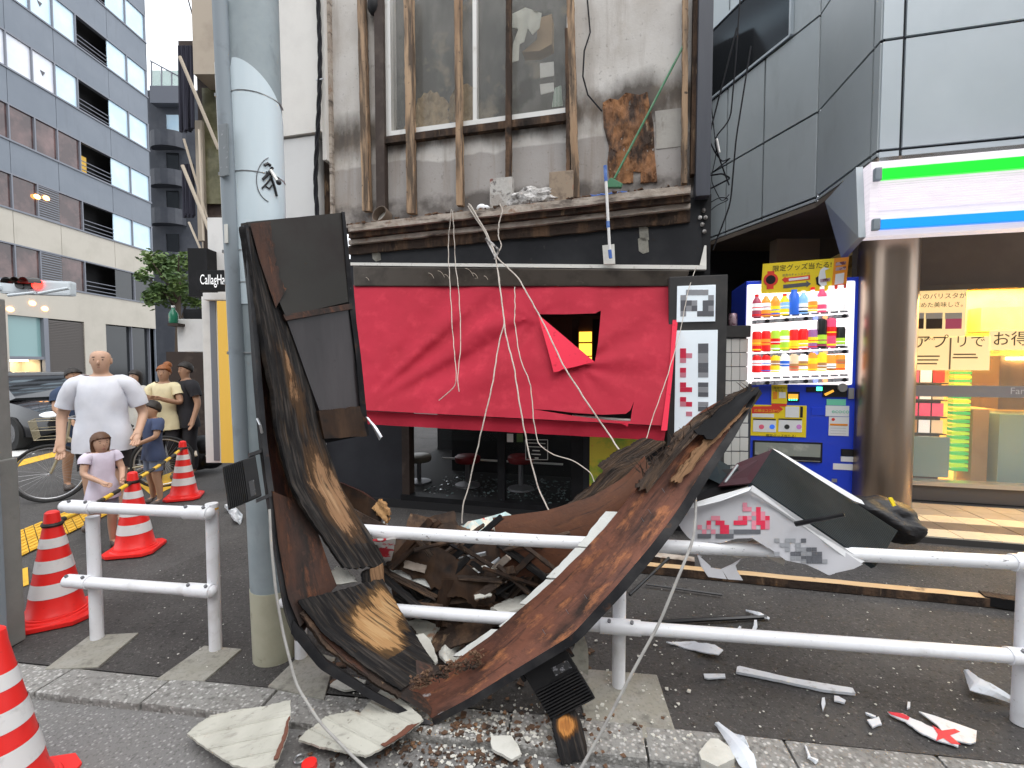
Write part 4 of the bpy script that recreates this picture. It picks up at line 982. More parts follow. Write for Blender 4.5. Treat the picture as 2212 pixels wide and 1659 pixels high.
rowsv = [  # baseline y at left, right; height; list of drinks (body colour, label colour, relative height)
    (686, 672, 50, [('m', 'w', 1), ('o', 'w', .98), ('o', 'y', .95), ('y', 'l', .93), ('b', 'w', 1.08), ('l', 'w', 1.0), ('w', 'o', 1.12), ('p', 'w', 1.12), ('w', 'g', 1.12), ('w', 'g', 1.12)], True),
    (760, 750, 44, [('r', 'o', 1), ('r', 'o', 1), ('G', 'r', 1), ('G', 'w', 1), ('r', 'y', 1), ('r', 'y', 1), ('v', 'y', .95), ('k', 'G', 1.45), ('p', 'r', 1.45), ('k', 'G', 1.0)], False),
    (805, 800, 38, [('r', 'w', 1), ('r', 'w', 1), ('y', 'n', .95), ('w', 'b', 1.05), ('c', 'n', 1.0), ('w', 'n', .98), ('o', 'y', 1.05), ('y', 'n', 1.05), ('o', 'w', .9), ('o', 'n', .9)], False)]
for (yl, yr, hp, drinks, tall) in rowsv:
    for k, (c1, c2, rh) in enumerate(drinks):
        xc = 1634 + k * 20.1; yb_ = yl + (yr - yl) * k / 9
        u_, zb = VF.uz(xc, yb_, .06); _, zt = VF.uz(xc, yb_ - hp * rh, .06); h = zt - zb; r = .0455
        p = VF.pt(u_, zb, .055)
        prof = [(r * .85, 0), (r, .02 * h), (r, .62 * h), (r * .9, .72 * h), (r * .45, .86 * h), (r * .42, .9 * h)] if tall and k not in (8, 9, 4) else [(r * .85, 0), (r, .03 * h), (r, .9 * h), (r * .8, h)]
        if tall and k in (4, 8, 9): prof = [(r * .95, 0), (r * 1.05, .03 * h), (r * 1.05, .8 * h), (r * .6, .9 * h), (r * .6, h)]
        b = B(); b.lathe(prof, 12, p); dk = b.build('drink', DM[c1], vm, smooth=True)
        b = B(); f0, f1 = rb.choice(((.3, .6), (.15, .45), (.4, .7))); b.lathe([(r * 1.03, f0 * h), (r * 1.03, f1 * h)], 12, p, caps=False); b.build('label_band', DM[c2], dk, smooth=True)
        b = B(); b.lathe([(r * 1.035, .07 * h), (r * 1.035, .13 * h)], 12, p, caps=False); b.lathe([(r * 1.04, (f0 + .1) * h), (r * 1.04, (f0 + .14) * h)], 12, p, caps=False); b.build('label_stripe', DM[rb.choice('wwrbkmy')], dk, smooth=True)
        if tall:
            b = B(); b.lathe([(r * .46, .9 * h), (r * .46, h)], 10, p); b.build('cap', DM['w' if k % 3 else 'r'], dk, smooth=True)
for (ya, yb2) in ((696, 682), (769, 759), (828, 820)):
    pts = [VF.px(1626, ya - 4, .075), VF.px(1834, yb2 - 4, .075), VF.px(1834, yb2 + 4, .075), VF.px(1626, ya + 4, .075)]
    b = B(); b.prism(pts, VF.n * -.06); st = b.build('button_strip', M['shelfgrey'], ds, bevel=.006)
    for k in range(10):
        f = (k + .5) / 10; x = 1626 + 208 * f; y = ya + (yb2 - ya) * f
        p = VF.px(x, y, .078); b = B(); b.tube([p, p + VF.n * .012], .022, 10); b.build('button', M[{6: 'blight', 7: 'rlight'}.get(k, 'blackpl' if k % 2 else 'shelfgrey')], ds, smooth=True)
        for d in (-1,):
            pt_ = VF.px(x, y - 10, .078); b = B(); b.fbox(VF, (pt_ - VF.o).dot(VF.u) - .035, (pt_ - VF.o).dot(VF.u) + .035, pt_.z - .012, pt_.z + .012, .06, .075); b.build('price_tag', M['shelfgrey'], ds)
# yellow prize banner on the top
bn = thing('prize_banner', 'yellow prize banner standing on top of the vending machine', 'banner', tuple(VF.px(1735, 620, .06)))
def quadp(name, pts, off, th, mat, par, fr=VF):
    b = B(); b.prism([fr.px(x, y, off) for x, y in pts], fr.n * -th); return b.build(name, mat, par)
quadp('banner_sheet', [(1648, 570), (1802, 558), (1796, 622), (1644, 628)], .045, .006, M['yel'], bn)
quadp('banner_end', [(1802, 558), (1834, 555), (1828, 618), (1796, 622)], .045, .006, M['org'], bn)
quadp('banner_foot', [(1644, 628), (1796, 622), (1796, 628), (1645, 634)], .047, .006, M['yel'], bn)
quadp('banner_foot', [(1796, 617), (1828, 613), (1828, 622), (1796, 627)], .049, .006, M['stred'], bn)
vx = (VF.px(1802, 560, .05) - VF.px(1648, 572, .05)).normalized()
text('lettering', '限定グッズ当たる!', VF.px(1668, 586, .047), vx, (0, 0, 1), .070, M['ink'], bn, wide=.98)
text('lettering', '総数のチャンスアリ!', VF.px(1690, 597, .047), vx, (0, 0, 1), .030, M['greyink'], bn, wide=.95)
# printed wristwatch, arrows, blank tags
def disc(name, c, r, off, mat, par, ry=1.0, n=20):
    cu, cz = VF.uz(c[0], c[1], off); b = B(); b.prism([VF.pt(cu + r * math.cos(2 * math.pi * k / n), cz + r * ry * math.sin(2 * math.pi * k / n), off) for k in range(n)], VF.n * -.002); return b.build(name, mat, par)
quadp('printed_strap', [(1658, 586), (1673, 585), (1671, 624), (1656, 625)], .0475, .002, M['stred'], bn)
disc('printed_watch', (1665, 604), .072, .049, M['stred'], bn); disc('printed_dial', (1665, 604), .048, .051, M['blackpl'], bn)
quadp('printed_arrow', [(1689, 604), (1697, 597), (1697, 600), (1750, 594), (1750, 604), (1697, 609), (1697, 612)], .0475, .002, M['stred'], bn)
quadp('printed_tag', [(1704, 602), (1746, 597), (1746, 602), (1704, 607)], .049, .002, M['stwhite'], bn)
quadp('printed_arrow', [(1692, 615), (1742, 610), (1742, 606), (1752, 613), (1742, 621), (1742, 618), (1692, 623)], .0475, .002, M['greyink'], bn)
quadp('printed_blob', [(1772, 583), (1780, 577), (1792, 580), (1782, 584), (1784, 600), (1786, 615), (1776, 620), (1766, 612), (1768, 598)], .0475, .002, M['stwhite'], bn)
quadp('printed_blob', [(1762, 600), (1768, 596), (1768, 612), (1776, 620), (1764, 614)], .049, .002, M['blackpl'], bn)
quadp('printed_tag', [(1772, 603), (1794, 600), (1793, 607), (1772, 610)], .050, .002, M['canpink'], bn)
for y0 in (566, 577): quadp('printed_tag', [(1806, y0 + 1), (1828, y0 - 2), (1827, y0 + 5), (1805, y0 + 8)], .0475, .002, M['canpink'], bn)
quadp('printed_tag', [(1805, 592), (1824, 589), (1822, 612), (1803, 615)], .0475, .002, M['stwhite'], bn)
# lower half: stickers, slots, hatch
v('tall_sticker', 1667, 831, 1700, 872, .008, .008, M['yel']); v('sticker_print', 1683, 847, 1697, 860, .010, .004, M['stwhite']); v('sticker_print', 1670, 846, 1679, 862, .010, .004, M['org']); v('sticker_foot', 1667, 872, 1699, 878, .010, .008, M['stred'])
text('lettering', '限定グッズ', VF.px(1671, 840, .009), VF.u, (0, 0, 1), .030, M['ink'], vm)
text('lettering', '当たる!', VF.px(1673, 846, .009), VF.u, (0, 0, 1), .030, M['ink'], vm)
v('amount_display', 1701, 846, 1727, 868, .012, .012, M['blackpl'], bevel=.004); v('amount_digits', 1703, 851, 1724, 862, .014, .004, M['orled'])
for k in range(4): v('indicator', 1704 + k * 5, 862, 1707 + k * 5, 865, .015, .004, M['ledg'])
v('note_slot', 1742, 836, 1776, 847, .010, .010, M['blackpl']); v('note_light', 1764, 836, 1776, 844, .014, .006, M['ledg'])
v('coin_panel', 1778, 831, 1830, 858, .014, .014, M['blackpl'], bevel=.006)
quadp('coin_lever', [(1781, 851), (1800, 842), (1802, 846), (1784, 855)], .03, .012, M['orled'], vm)
p = VF.px(1818, 837, .015); b = B(); b.tube([p, p + VF.n * .03], .045, 16); b.build('coin_ring', M['steel'], vm, smooth=True)
v('lock', 1833, 838, 1846, 862, .025, .025, M['steel'], bevel=.012); v('service_flap', 1753, 880, 1786, 898, .006, .006, M['vblue'], bevel=.003)
v('green_sticker', 1786, 862, 1827, 876, .006, .006, M['stgreen']); v('eco_sticker', 1784, 876, 1834, 900, .009, .009, M['stwhite'])
text('lettering', 'ecoco', VF.px(1796, 892, .010), VF.u, (0, 0, 1), .062, M['stgreen'], vm, wide=1.1)
v('notice_sticker', 1791, 900, 1833, 942, .006, .006, M['stwhite']); v('notice_stripe', 1793, 915, 1831, 920, .009, .005, M['org']); disc('notice_mark', (1800, 906), .016, .009, M['stred'], vm)
for k in range(3): v('notice_line', 1794, 924 + k * 6, 1828, 925.5 + k * 6, .008, .003, M['inkmid'])
pz = v('prize_sticker', 1622, 874, 1741, 945, .006, .006, M['yel'], bevel=.003)
v('sticker_panel', 1627, 907, 1676, 934, .009, .004, M['stwhite'], pz); v('sticker_panel', 1682, 907, 1732, 934, .009, .004, M['stwhite'], pz); v('sticker_panel', 1697, 878, 1726, 902, .009, .004, M['stwhite'], pz); v('sticker_bar', 1729, 878, 1734, 902, .009, .004, M['ink'], pz)
v('sticker_bar', 1627, 904, 1676, 908, .011, .004, M['ink'], pz); v('sticker_bar', 1682, 904, 1732, 908, .011, .004, M['ink'], pz); v('sticker_bar', 1625, 893, 1672, 902, .009, .004, M['stwhite'], pz)
quadp('sticker_arrow', [(1624, 878), (1680, 877), (1680, 875), (1692, 884), (1680, 893), (1680, 891), (1624, 893)], .009, .004, M['stred'], pz)
for x_, mt in ((1645, 'm'), (1668, 'b'), (1700, 'k'), (1726, 'v')): disc('printed_prize', (x_, 922), .026, .011, DM[mt], pz)
text('lettering', '応募はココから!', VF.px(1629, 889, .010), VF.u, (0, 0, 1), .036, M['yel'], pz)
text('lettering', '限定グッズ当たる!', VF.px(1654, 943, .008), VF.u, (0, 0, 1), .036, M['ink'], pz)
ht = v('hatch_frame', 1627, 951, 1776, 1000, .012, .012, M['blackpl'], bevel=.004); v('hatch_flap', 1631, 955, 1772, 988, .016, .006, M['hatch'], ht); v('hatch_lip', 1631, 990, 1772, 998, .022, .012, M['steel'], ht)
v('coin_return', 1818, 970, 1844, 986, .012, .012, M['blackpl']); v('coin_return_label', 1817, 986, 1845, 998, .010, .010, M['stwhite']); v('address_sticker', 1800, 1001, 1843, 1016, .006, .006, M['stwhite']); v('small_plate', 1797, 1034, 1808, 1042, .006, .006, M['steel'])

# ------------------------------------------------------------------ convenience-store building
M['silver'] = pm('silver_panel', (0.44, .49, .52), .38, .15, layers=[L((.50, .55, .58), .9, .4, .68, .8), L((.40, .45, .48), 3.5, .56, .8, .5, st=(1, 1, .25))])
M['silverdark'] = pm('silver_panel_shaded', (0.44, .48, .49), .42, .15, layers=[L((.50, .54, .55), .9, .42, .68, .8), L((.34, .36, .365), 3.0, .56, .8, .6, st=(1, 1, .3))])  # side facets' copy of the silver panel, their shade put into the colour
M['joint'] = pm('panel_joint', (.018, .019, .026), .6)
M['soffit'] = pm('soffit_brown', (.14, .110, .085), .7, layers=[L((.19, .15, .115), 2, .45, .7, .8)])
M['tanwall'] = pm('tan_wall', (.42, .31, .21), .8)  # base lightened to stand for warm store light on the pier
M['signwhitelit'] = pm('store_sign_white', (.50, .47, .52), .4, emit=((1.0, .92, .97), .30), layers=[L((.34, .31, .37), 4.2, .46, .70, .8, st=(1, 1, 12))])
M['siggreen'] = pm('store_sign_green', (.01, .75, .03), .4, emit=((0.0, .95, .02), .36)); M['sigblue'] = pm('store_sign_blue', (.01, .28, .85), .4, emit=((.0, .25, 1.0), .36))
st = thing('store_building', 'silver panelled corner building with dark joints above the convenience store', 'building', (5, 6, 0))
c0 = Vector((3.56, 4.60, 0)); c1 = Vector((3.78, 5.86, 0)); c2 = Vector((2.95, 8.76, 0)); cR = Vector((3.56 + 4.2, 4.60 - 1.05, 0))
def facet(a, b_, us_, zs, mats, thick=.05, gap=.014, skip=()):
    d = (b_ - a); Ln = d.length; d.normalize(); nrm = Vector((d.y, -d.x, 0))
    if nrm.dot(_C - a) < 0: nrm = -nrm
    bb = B(); bb.add([a - nrm * .03 + Vector((0, 0, zs[0])), b_ - nrm * .03 + Vector((0, 0, zs[0])), b_ - nrm * .03 + Vector((0, 0, zs[-1])), a - nrm * .03 + Vector((0, 0, zs[-1]))], [(0, 1, 2, 3)])
    bb.build('joint_backing', M['joint'], st)
    for i in range(len(us_) - 1):
        for j in range(len(zs) - 1):
            if (i, j) in skip: continue
            p0 = a + d * (us_[i] * Ln) + d * gap; p1 = a + d * (us_[i + 1] * Ln) - d * gap
            z0, z1 = zs[j] + gap, zs[j + 1] - gap
            bb = B(); bb.prism([p0 + Vector((0, 0, z0)), p1 + Vector((0, 0, z0)), p1 + Vector((0, 0, z1)), p0 + Vector((0, 0, z1))], nrm * -.028)
            bb.build('facade_panel', mats, st)
    return d, nrm, Ln
ZS = [3.66, 3.72, 4.76, 5.92, 7.1, 8.3]
facet(c0, c1, [0, .1, 1], ZS, M['silverdark'])
dl, nl, Ll = facet(c1, c2, [0, .28, .52, 1], [3.66, 3.72, 4.76, 5.92, 7.05, 8.3], M['silverdark'], skip=((1, 3), (2, 3)))
for i, (f0, f1) in enumerate(((.14, .52), (.52, 1.0))):
    p0, p1 = c1 + dl * Ll * f0, c1 + dl * Ll * f1; bb = B()
    bb.prism([p0 + Vector((0, 0, 5.97)), p1 + Vector((0, 0, 5.97)), p1 + Vector((0, 0, 7.02)), p0 + Vector((0, 0, 7.02))], nl * .012); bb.build('window_pane', M['panelouvre'], st)
for z_ in (5.945, 7.03):
    bb = B(); p0, p1 = c1 + dl * Ll * .13 + Vector((0, 0, z_)), c2 + Vector((0, 0, z_)); bb.tube([p0 + nl * .02, p1 + nl * .02], .022, 4); bb.build('window_frame', M['silver'], st)
bb = B(); p0 = c1 + dl * Ll * .135 + nl * .02; bb.tube([p0 + Vector((0, 0, 5.94)), p0 + Vector((0, 0, 7.05))], .03, 4); bb.build('window_frame', M['silver'], st)
SF = Frame(3.56, 4.60, 0.25)
fr_u = [0, .19, 1.42, 2.65, 3.9]
facet(c0, c0 + SF.u * 3.9, [x / 3.9 for x in fr_u], [3.58, 3.72, 4.76, 5.92, 7.1, 8.3], M['silver'])
fbst = lambda name, u0, u1, z0, z1, n0, n1, mat, par=st, bevel=0: (lambda b: (b.fbox(SF, u0, u1, z0, z1, n0, n1), b.build(name, mat, par, bevel=bevel))[1])(B())
# soffit and inner volume
bb = B(); bb.prism([c0 + Vector((0, 0, 3.655)), cR + Vector((0, 0, 3.655)), cR + Vector((2, 5, 3.655)), c2 + Vector((1, 0, 3.655)), c2 + Vector((0, 0, 3.655)), c1 + Vector((0, 0, 3.655))], (0, 0, -.06)); bb.build('soffit', M['soffit'], st)
WF = Frame(4.64, 5.40, 0.25)
def wb(name, x0, y0, x1, y1, off, th, mat, par, bevel=0): return vb(WF, name, x0, y0, x1, y1, off, th, mat, par, bevel)
# store sign
sg = thing('store_sign', 'glowing green, white and blue striped sign over the store window', 'sign', tuple(SF.pt(1, 3.0, .3)))
SN = .16
u_l = SF.uz(1878, 450, SN)[0]
bb = B(); bb.fbox(SF, u_l, 4.2, 2.86, 3.56, .0, SN); bb.build('sign_body', M['signwhitelit'], sg, bevel=.01)
for k in range(14):
    bb = B(); zz = 3.10 + k * .022; bb.fbox(SF, u_l + .07, 4.2, zz, zz + .010, SN, SN + .012); bb.build('sign_rib', M['signwhitelit'], sg)
ul2 = SF.uz(1900, 390, SN)[0]
for z0, z1, mt in ((3.375, 3.475, 'siggreen'), (2.915, 3.005, 'sigblue')):
    bb = B(); bb.fbox(SF, ul2, 4.2, z0, z1, SN, SN + .05); t_ = bb.build('light_bar', M[mt], sg, bevel=.006)
    bb = B(); bb.fbox(SF, ul2 - .06, ul2 - .002, z0 - .006, z1 + .012, SN, SN + .055); bb.build('bar_end_cap', M['conduit'], t_, bevel=.012)
cheek = [SF.pt(u_l - .01, 3.56, .06), SF.pt(u_l - .01, 2.86, .16), SF.pt(u_l + .12, 2.82, -.55), SF.pt(u_l + .02, 3.50, -.75)]
bb = B(); bb.prism([p - SF.u * .012 for p in cheek], SF.u * -.06); bb.build('sign_cheek', M['silver'], sg)
# store wall, window, column
sw = thing('convenience_store', 'bright convenience store window with posters and a dark frame', 'shop front', tuple(WF.px(2086, 1065, 0)))
uA, zT = WF.uz(1972, 618); uB = 4.5; _, zB = WF.uz(1965, 1040)
M['storeframe'] = pm('store_frame', (.14, .115, .09), .4, .5, layers=[L((.22, .18, .13), 2, .4, .7, .8)])
M['frit'] = pm('frosted_band', (.38, .37, .38), .5, alpha=.92)
M['storeglass'] = pm('store_glass', (.8, .8, .78), .02, spec=.6, alpha=.10)
def wfb(name, u0, u1, z0, z1, n0, n1, mat, par=sw, bevel=0): b = B(); b.fbox(WF, u0, u1, z0, z1, n0, n1); return b.build(name, mat, par, bevel=bevel)
wfb('lintel', uA - .15, uB, zT, 3.6, -.3, 0, M['soffit']); wfb('frame_head', uA - .1, uB, zT - .06, zT - .002, -.1, .03, M['storeframe'])
wfb('kick_plate', uA - .2, uB, TZ, zB - .03, -.12, .02, M['louvre']); wfb('frame_sill', uA - .2, uB, zB - .028, zB + .02, -.12, .05, M['steel'])
wfb('frame_jamb', uA - .12, uA, zB + .02, zT - .06, -.1, .03, M['storeframe'])
wfb('back_wall_left', uA - .5, uA - .12, TZ, 3.3, -.3, -.05, M['soffit'])
wfb('window_pane', uA, uB, zB + .02, zT - .06, -.04, -.03, M['storeglass'])
z0b, z1b = WF.uz(2086, 858)[1], WF.uz(2086, 833)[1]
fbd = wfb('frosted_band', uA, uB, z0b, z1b, -.029, -.026, M['frit'])
text('lettering', 'FamilyMart', WF.px(2181, 851, -.02), WF.u, (0, 0, 1), .105, M['stwhite'], sw)
# interior
M['storewarm'] = pm('store_wall', (.70, .48, .16), .7, layers=[L((.74, .56, .24), 2, .4, .7)]); M['lamp_tube'] = pm('store_lamp', (1, 1, 1), .4, emit=((1.0, .66, .22), 30.0))
M['storefloor'] = pm('store_floor', (.36, .31, .22), .35)
it = thing('store_interior', 'warm lit convenience store interior behind the window', 'room', tuple(WF.pt(1.5, TZ, -1.5)))
wfb('back_wall', uA - .5, 6, TZ, 3.2, -3.6, -3.5, M['storewarm'], it); wfb('side_wall', uA - .2, uA - .12, TZ, 3.2, -3.5, -.3, M['storewarm'], it)
wfb('floor', uA - .5, 6, TZ, TZ + .02, -3.5, -.13, M['storefloor'], it); wfb('ceiling', uA - .5, 6, 3.0, 3.1, -3.5, -.31, M['storewarm'], it)
for k in range(5): wfb('ceiling_lamp', uA + .1, 5.5, 2.93, 2.98, -.8 - k * .6, -.68 - k * .6, M['lamp_tube'], it)
for k in range(3): wfb('wall_cabinet', uA + .8 + k * .9, uA + 1.5 + k * .9, 2.2, 2.6, -3.5, -3.2, M['storewarm'], it)
wfb('menu_shelf', uA + 1.0, 5.2, 2.0, 2.12, -3.2, -2.5, M['yel'], it)
shf = thing('magazine_rack', 'dark magazine rack with bright covers inside the store window', 'rack', tuple(WF.pt(uA + .4, TZ, -.5)))
wfb('rack_body', uA + .06, uA + .62, TZ, 1.62, -.75, -.55, M['framedark'], shf)
rcol = random.Random(8)
for j in range(6):
    wfb('shelf', uA + .06, uA + .62, .35 + j * .21, .365 + j * .21, -.55, -.42, M['framedark'], shf)
    for i in range(4):
        wfb('magazine', uA + .08 + i * .135, uA + .195 + i * .135, .37 + j * .21, .53 + j * .21, -.47, -.46, DM[rcol.choice('rmlwkvcpn')], shf)
gp = thing('green_shelf_end', 'bright green ribbed shelf end inside the store window', 'shelf', tuple(WF.pt(uA + .8, TZ, -.5)))
for k in range(26):
    z_ = .32 + k * .05; wfb('green_rib', uA + .72, uA + .90, z_, z_ + .035, -.6, -.5, DM['G'] if k % 2 else DM['g'], gp)
wfb('side_panel', uA + .90, uA + 1.06, TZ, 1.1, -.7, -.45, M['card'], gp)
cn = wfb('service_counter', uA + 1.1, 4.4, TZ, 1.05, -1.1, -.35, M['panegreen'], None); tag(cn, 'pale green service counter behind the store window', 'counter')
cn2 = wfb('display_cabinet', uA + 1.3, 4.4, 1.08, 1.75, -1.2, -.7, M['doorwood'], None); tag(cn2, 'brown food display cabinet on the store counter', 'cabinet')
wfb('cabinet_lamp', uA + 1.35, 4.3, 1.70, 1.73, -.69, -.66, M['lamp_tube'], cn2)
o = wfb('low_panel', uA + .12, uA + .52, zB + .03, .78, -.22, -.18, M['panegreen'], None); tag(o, 'pale green low panel inside the store window under the magazines', 'panel')
# posters on the glass
M['posterlit'] = pm('backlit_poster', (.80, .70, .48), .6, emit=((1.0, .70, .28), .40)); M['brownprint'] = pm('print_brown', (.10, .06, .035), .6); M['cupwhite'] = pm('cup_print', (.8, .76, .66), .5)  # poster glow put in as emission for the store light behind
ps = thing('coffee_poster', 'coffee poster with cups at the top left of the store window', 'poster', tuple(WF.px(2030, 700, 0)))
wb('poster_sheet', 1975, 624, 2085, 728, -.005, .004, M['posterlit'], ps)
text('lettering', 'このバリスタが', WF.px(1977, 646, -.003), WF.u, (0, .0, 1), .070, M['brownprint'], ps)
text('lettering', '認めた美味しさ。', WF.px(1974, 664, -.003), WF.u, (0, 0, 1), .064, M['brownprint'], ps)
for x0, x1, mt in ((1975, 1996, 'brownprint'), (2000, 2036, 'brownprint'), (2042, 2078, 'm')):
    yy = 676
    wb('printed_cup_lid', x0, yy, x1, yy + 12, -.002, .003, M['cupwhite'], ps); b = B(); wb('printed_cup', x0 + 1, yy + 12, x1 - 1, yy + 34, -.003, .003, M['brownprint'] if mt == 'brownprint' else DM['m'], ps)
ap = thing('app_poster', 'cream poster with large lettering in the middle of the store window', 'poster', tuple(WF.px(2050, 800, 0)))
wb('poster_sheet', 1972, 728, 2137, 800, -.005, .004, M['posterlit'], ap); 
wb('poster_seam', 2052, 730, 2053, 798, -.003, .003, M['card'], ap)
text('lettering', 'アプ', WF.px(1973, 750, -.003), WF.u, (0, 0, 1), .170, M['brownprint'], ap); text('lettering', 'リで', WF.px(2060, 748, -.003), WF.u, (0, 0, 1), .150, M['brownprint'], ap)
text('lettering', 'ファミマの', WF.px(1976, 735, -.003), WF.u, (0, 0, 1), .040, M['brownprint'], ap)
for k in range(3): wb('print_line', 1978 + k, 768 + k * 8, 2030 - k * 3, 771 + k * 8, -.003, .003, M['card'], ap)
wb('print_line', 2060, 764, 2108, 767, -.003, .003, M['card'], ap); wb('print_line', 2058, 771, 2112, 774, -.003, .003, M['card'], ap)
o2 = thing('deal_poster', 'cream poster strip with large lettering at the right of the store window', 'poster', tuple(WF.px(2180, 740, 0)))
wb('poster_sheet', 2138, 714, 2230, 756, -.005, .004, M['posterlit'], o2); text('lettering', 'お得', WF.px(2142, 744, -.003), WF.u, (0, 0, 1), .170, M['brownprint'], o2)
# steel column
cl = thing('steel_column', 'round polished steel column between vending machine and store window', 'column', (4.02, 4.95, 0))
M['colsteel'] = pm('column_steel', (.44, .345, .27), .28, .95, layers=[L((.31, .235, .18), 2.0, .4, .7, .8, st=(1, 1, .2), rough=.4)], bump=dict(scale=3, str=.05, st=(1, 1, .2)))
pc = P(1918, 1062, 4.72); b = B(); b.lathe([(.255, TZ), (.255, 3.6)], 48, (pc.x, pc.y + .1, 0)); b.build('shaft', M['colsteel'], cl, smooth=True)
b = B(); b.lathe([(.27, TZ), (.27, TZ + .05)], 48, (pc.x, pc.y + .1, 0)); b.build('base_ring', M['louvre'], cl, smooth=True)
# dark alley and soffit clutter between the houses
o = thing('alley_backdrop', 'dark recess and tan pier between the shop and the vending machine', 'wall', (3, 7, 0))
b = B(); b.box((3.2, 8.2, 1.8), (3.2, .2, 3.7)); b.build('dark_recess', M['darkroom'], o)
b = B(); b.box((4.40, 7.3, 1.82), (.66, .2, 3.5)); b.build('tan_pier', M['tanwall'], o)
b = B(); b.box((5.1, 7.32, 1.82), (.74, .2, 3.5)); b.build('brown_pier', M['soffit'], o)
# ------------------------------------------------------------------ utility pole
PB = G(573, 1440)
up = thing('utility_pole', 'thick grey utility pole with beige painted foot and pale blue film', 'utility pole', (PB.x, PB.y + .1, 0))
pcx, pcy = PB.x, PB.y + .115
lean = Vector((-.028, 0.0, 0))
def polec(z): return Vector((pcx, pcy, 0)) + lean * z * .55
def poler(z): return .114 + .006 * z
def polepart(name, z0, z1, mat, dr=0.0, n=40, seg=12, par=up):
    vs = []; fs = []; b = B()
    for i in range(seg + 1):
        z = z0 + (z1 - z0) * i / seg; c_ = polec(z); r = poler(z) + dr
        vs += [(c_.x + r * math.cos(2 * math.pi * k / n), c_.y + r * math.sin(2 * math.pi * k / n), z) for k in range(n)]
    for i in range(seg):
        for k in range(n): fs.append((i * n + k, i * n + (k + 1) % n, (i + 1) * n + (k + 1) % n, (i + 1) * n + k))
    fs += [tuple(range(n - 1, -1, -1)), tuple(seg * n + k for k in range(n))]
    b.add(vs, fs); return b.build(name, mat, par, smooth=True)
def zof(px, py): return P(px, py, pcy - .11).z
zf = zof(572, 1285)
polepart('painted_foot', -.05, zf, M['polebeige'], .003)
polepart('shaft', zf, 6.0, M['polegrey'])
# pale film wrapped round the right half, its top cut slanted
zb_, zt_ = zof(560, 470) - .45, zof(560, 130)
b = B(); vs = []; fs = []; NA = 26; NZ = 20
for i in range(NZ + 1):
    for k in range(NA + 1):
        a = R(-118) + R(150) * k / NA
        top = zt_ - .33 * max(0, (k / NA - .1)) ** 1.6 if True else zt_
        if k < 2: top -= .05 * (2 - k)
        z = zb_ + (top - zb_) * i / NZ; c_ = polec(z); r = poler(z) + .004
        vs.append((c_.x + r * math.cos(a), c_.y + r * math.sin(a), z))
for i in range(NZ):
    for k in range(NA):
        q = i * (NA + 1) + k; fs.append((q, q + 1, q + NA + 2, q + NA + 1))
b.add(vs, fs); b.build('film_wrap', M['polefilm'], up, smooth=True)
def onpole(px, py, dr=.006):            # the near side of the pole where that line of sight meets it
    r = ray(px, py); best = None
    for it in range(4):
        z = best.z if best else 2.5
        c_ = polec(z); R_ = poler(z) + dr
        ox, oy_ = -c_.x, -c_.y; A_ = r.x ** 2 + r.y ** 2; B_ = 2 * (ox * r.x + oy_ * r.y); C_ = ox ** 2 + oy_ ** 2 - R_ ** 2
        D_ = max(0, B_ * B_ - 4 * A_ * C_); t = (-B_ - math.sqrt(D_)) / (2 * A_); best = _C + r * t
    return best
# the brushed mark: open circle and a few strokes
pts = [onpole(592 - 38 * math.cos(a) * 1.0, 388 - 50 * math.sin(a)) for a in [(-1.25 + 2.5 * k / 20) for k in range(21)]]
b = B(); b.tube(pts, .0022, 5); b.build('mark_circle', M['inkgrey'], up)
for stroke, w_ in (([(571, 357), (578, 353), (585, 358)], 7), ([(589, 362), (580, 376), (568, 388)], 7), ([(575, 372), (590, 378), (602, 386)], 6), ([(588, 380), (578, 395), (566, 407)], 4), ([(586, 384), (592, 400), (598, 424)], 6), ([(574, 402), (582, 408), (588, 400)], 4)):
    b = B(); pp = [onpole(x, y, .0075) for x, y in stroke]; b.tube(pp, w_ * .0011, 5); b.build('mark_stroke', M['ink'], up)
q0 = onpole(585, 368, .01); q1 = onpole(600, 392, .05); b = B(); b.tube([q0, q1], .009, 8); b.build('peg', M['alu'], up, smooth=True)
b = B(); b.ball(onpole(602, 394, .055), .014); b.build('peg_tip', M['ink'], up, smooth=True)
# conduit cover on the left front of the pole with straps, white pipe beside it
def poleleft(z, ang, dr):
    c_ = polec(z); r = poler(z) + dr; return Vector((c_.x + r * math.cos(ang), c_.y + r * math.sin(ang), z))
b = B(); b.tube([poleleft(z, R(-128), .012) for z in (.98, 1.3, 1.8, 2.6, 3.5)], .042, 14); b.build('conduit_cover', M['conduit'], up, smooth=True)
b = B(); b.tube([poleleft(z, R(-152), .034) for z in (1.32, 1.36, 2.2, 2.8, 3.22)], .012, 10); b.build('white_pipe', M['white'], up, smooth=True)
for y_ in (200, 372, 541, 610, 762):
    z = zof(500, y_); b = B(); c_ = polec(z); r = poler(z)
    b.tube([poleleft(z, R(a), .014 if a < -110 else .004) for a in range(-215, 31, 15)], .004, 5); sb_ = b.build('strap', M['steel'], up, smooth=True)
    b = B(); b.box(poleleft(z, R(-150), .035), (.03, .02, .016)); b.build('strap_buckle', M['steel'], sb_)
zc_ = zof(503, 335); b = B(); b.box(poleleft(zc_, R(-116), .050), (.060, .012, .26), Matrix.Rotation(R(-20), 3, 'Z')); b.build('number_plate', M['plate'], up, bevel=.004)
zc_ = zof(515, 510); b = B(); b.box(poleleft(zc_, R(-120), .052), (.022, .006, .095), Matrix.Rotation(R(-25), 3, 'Z')); b.build('paper_sticker', M['paper'], up)
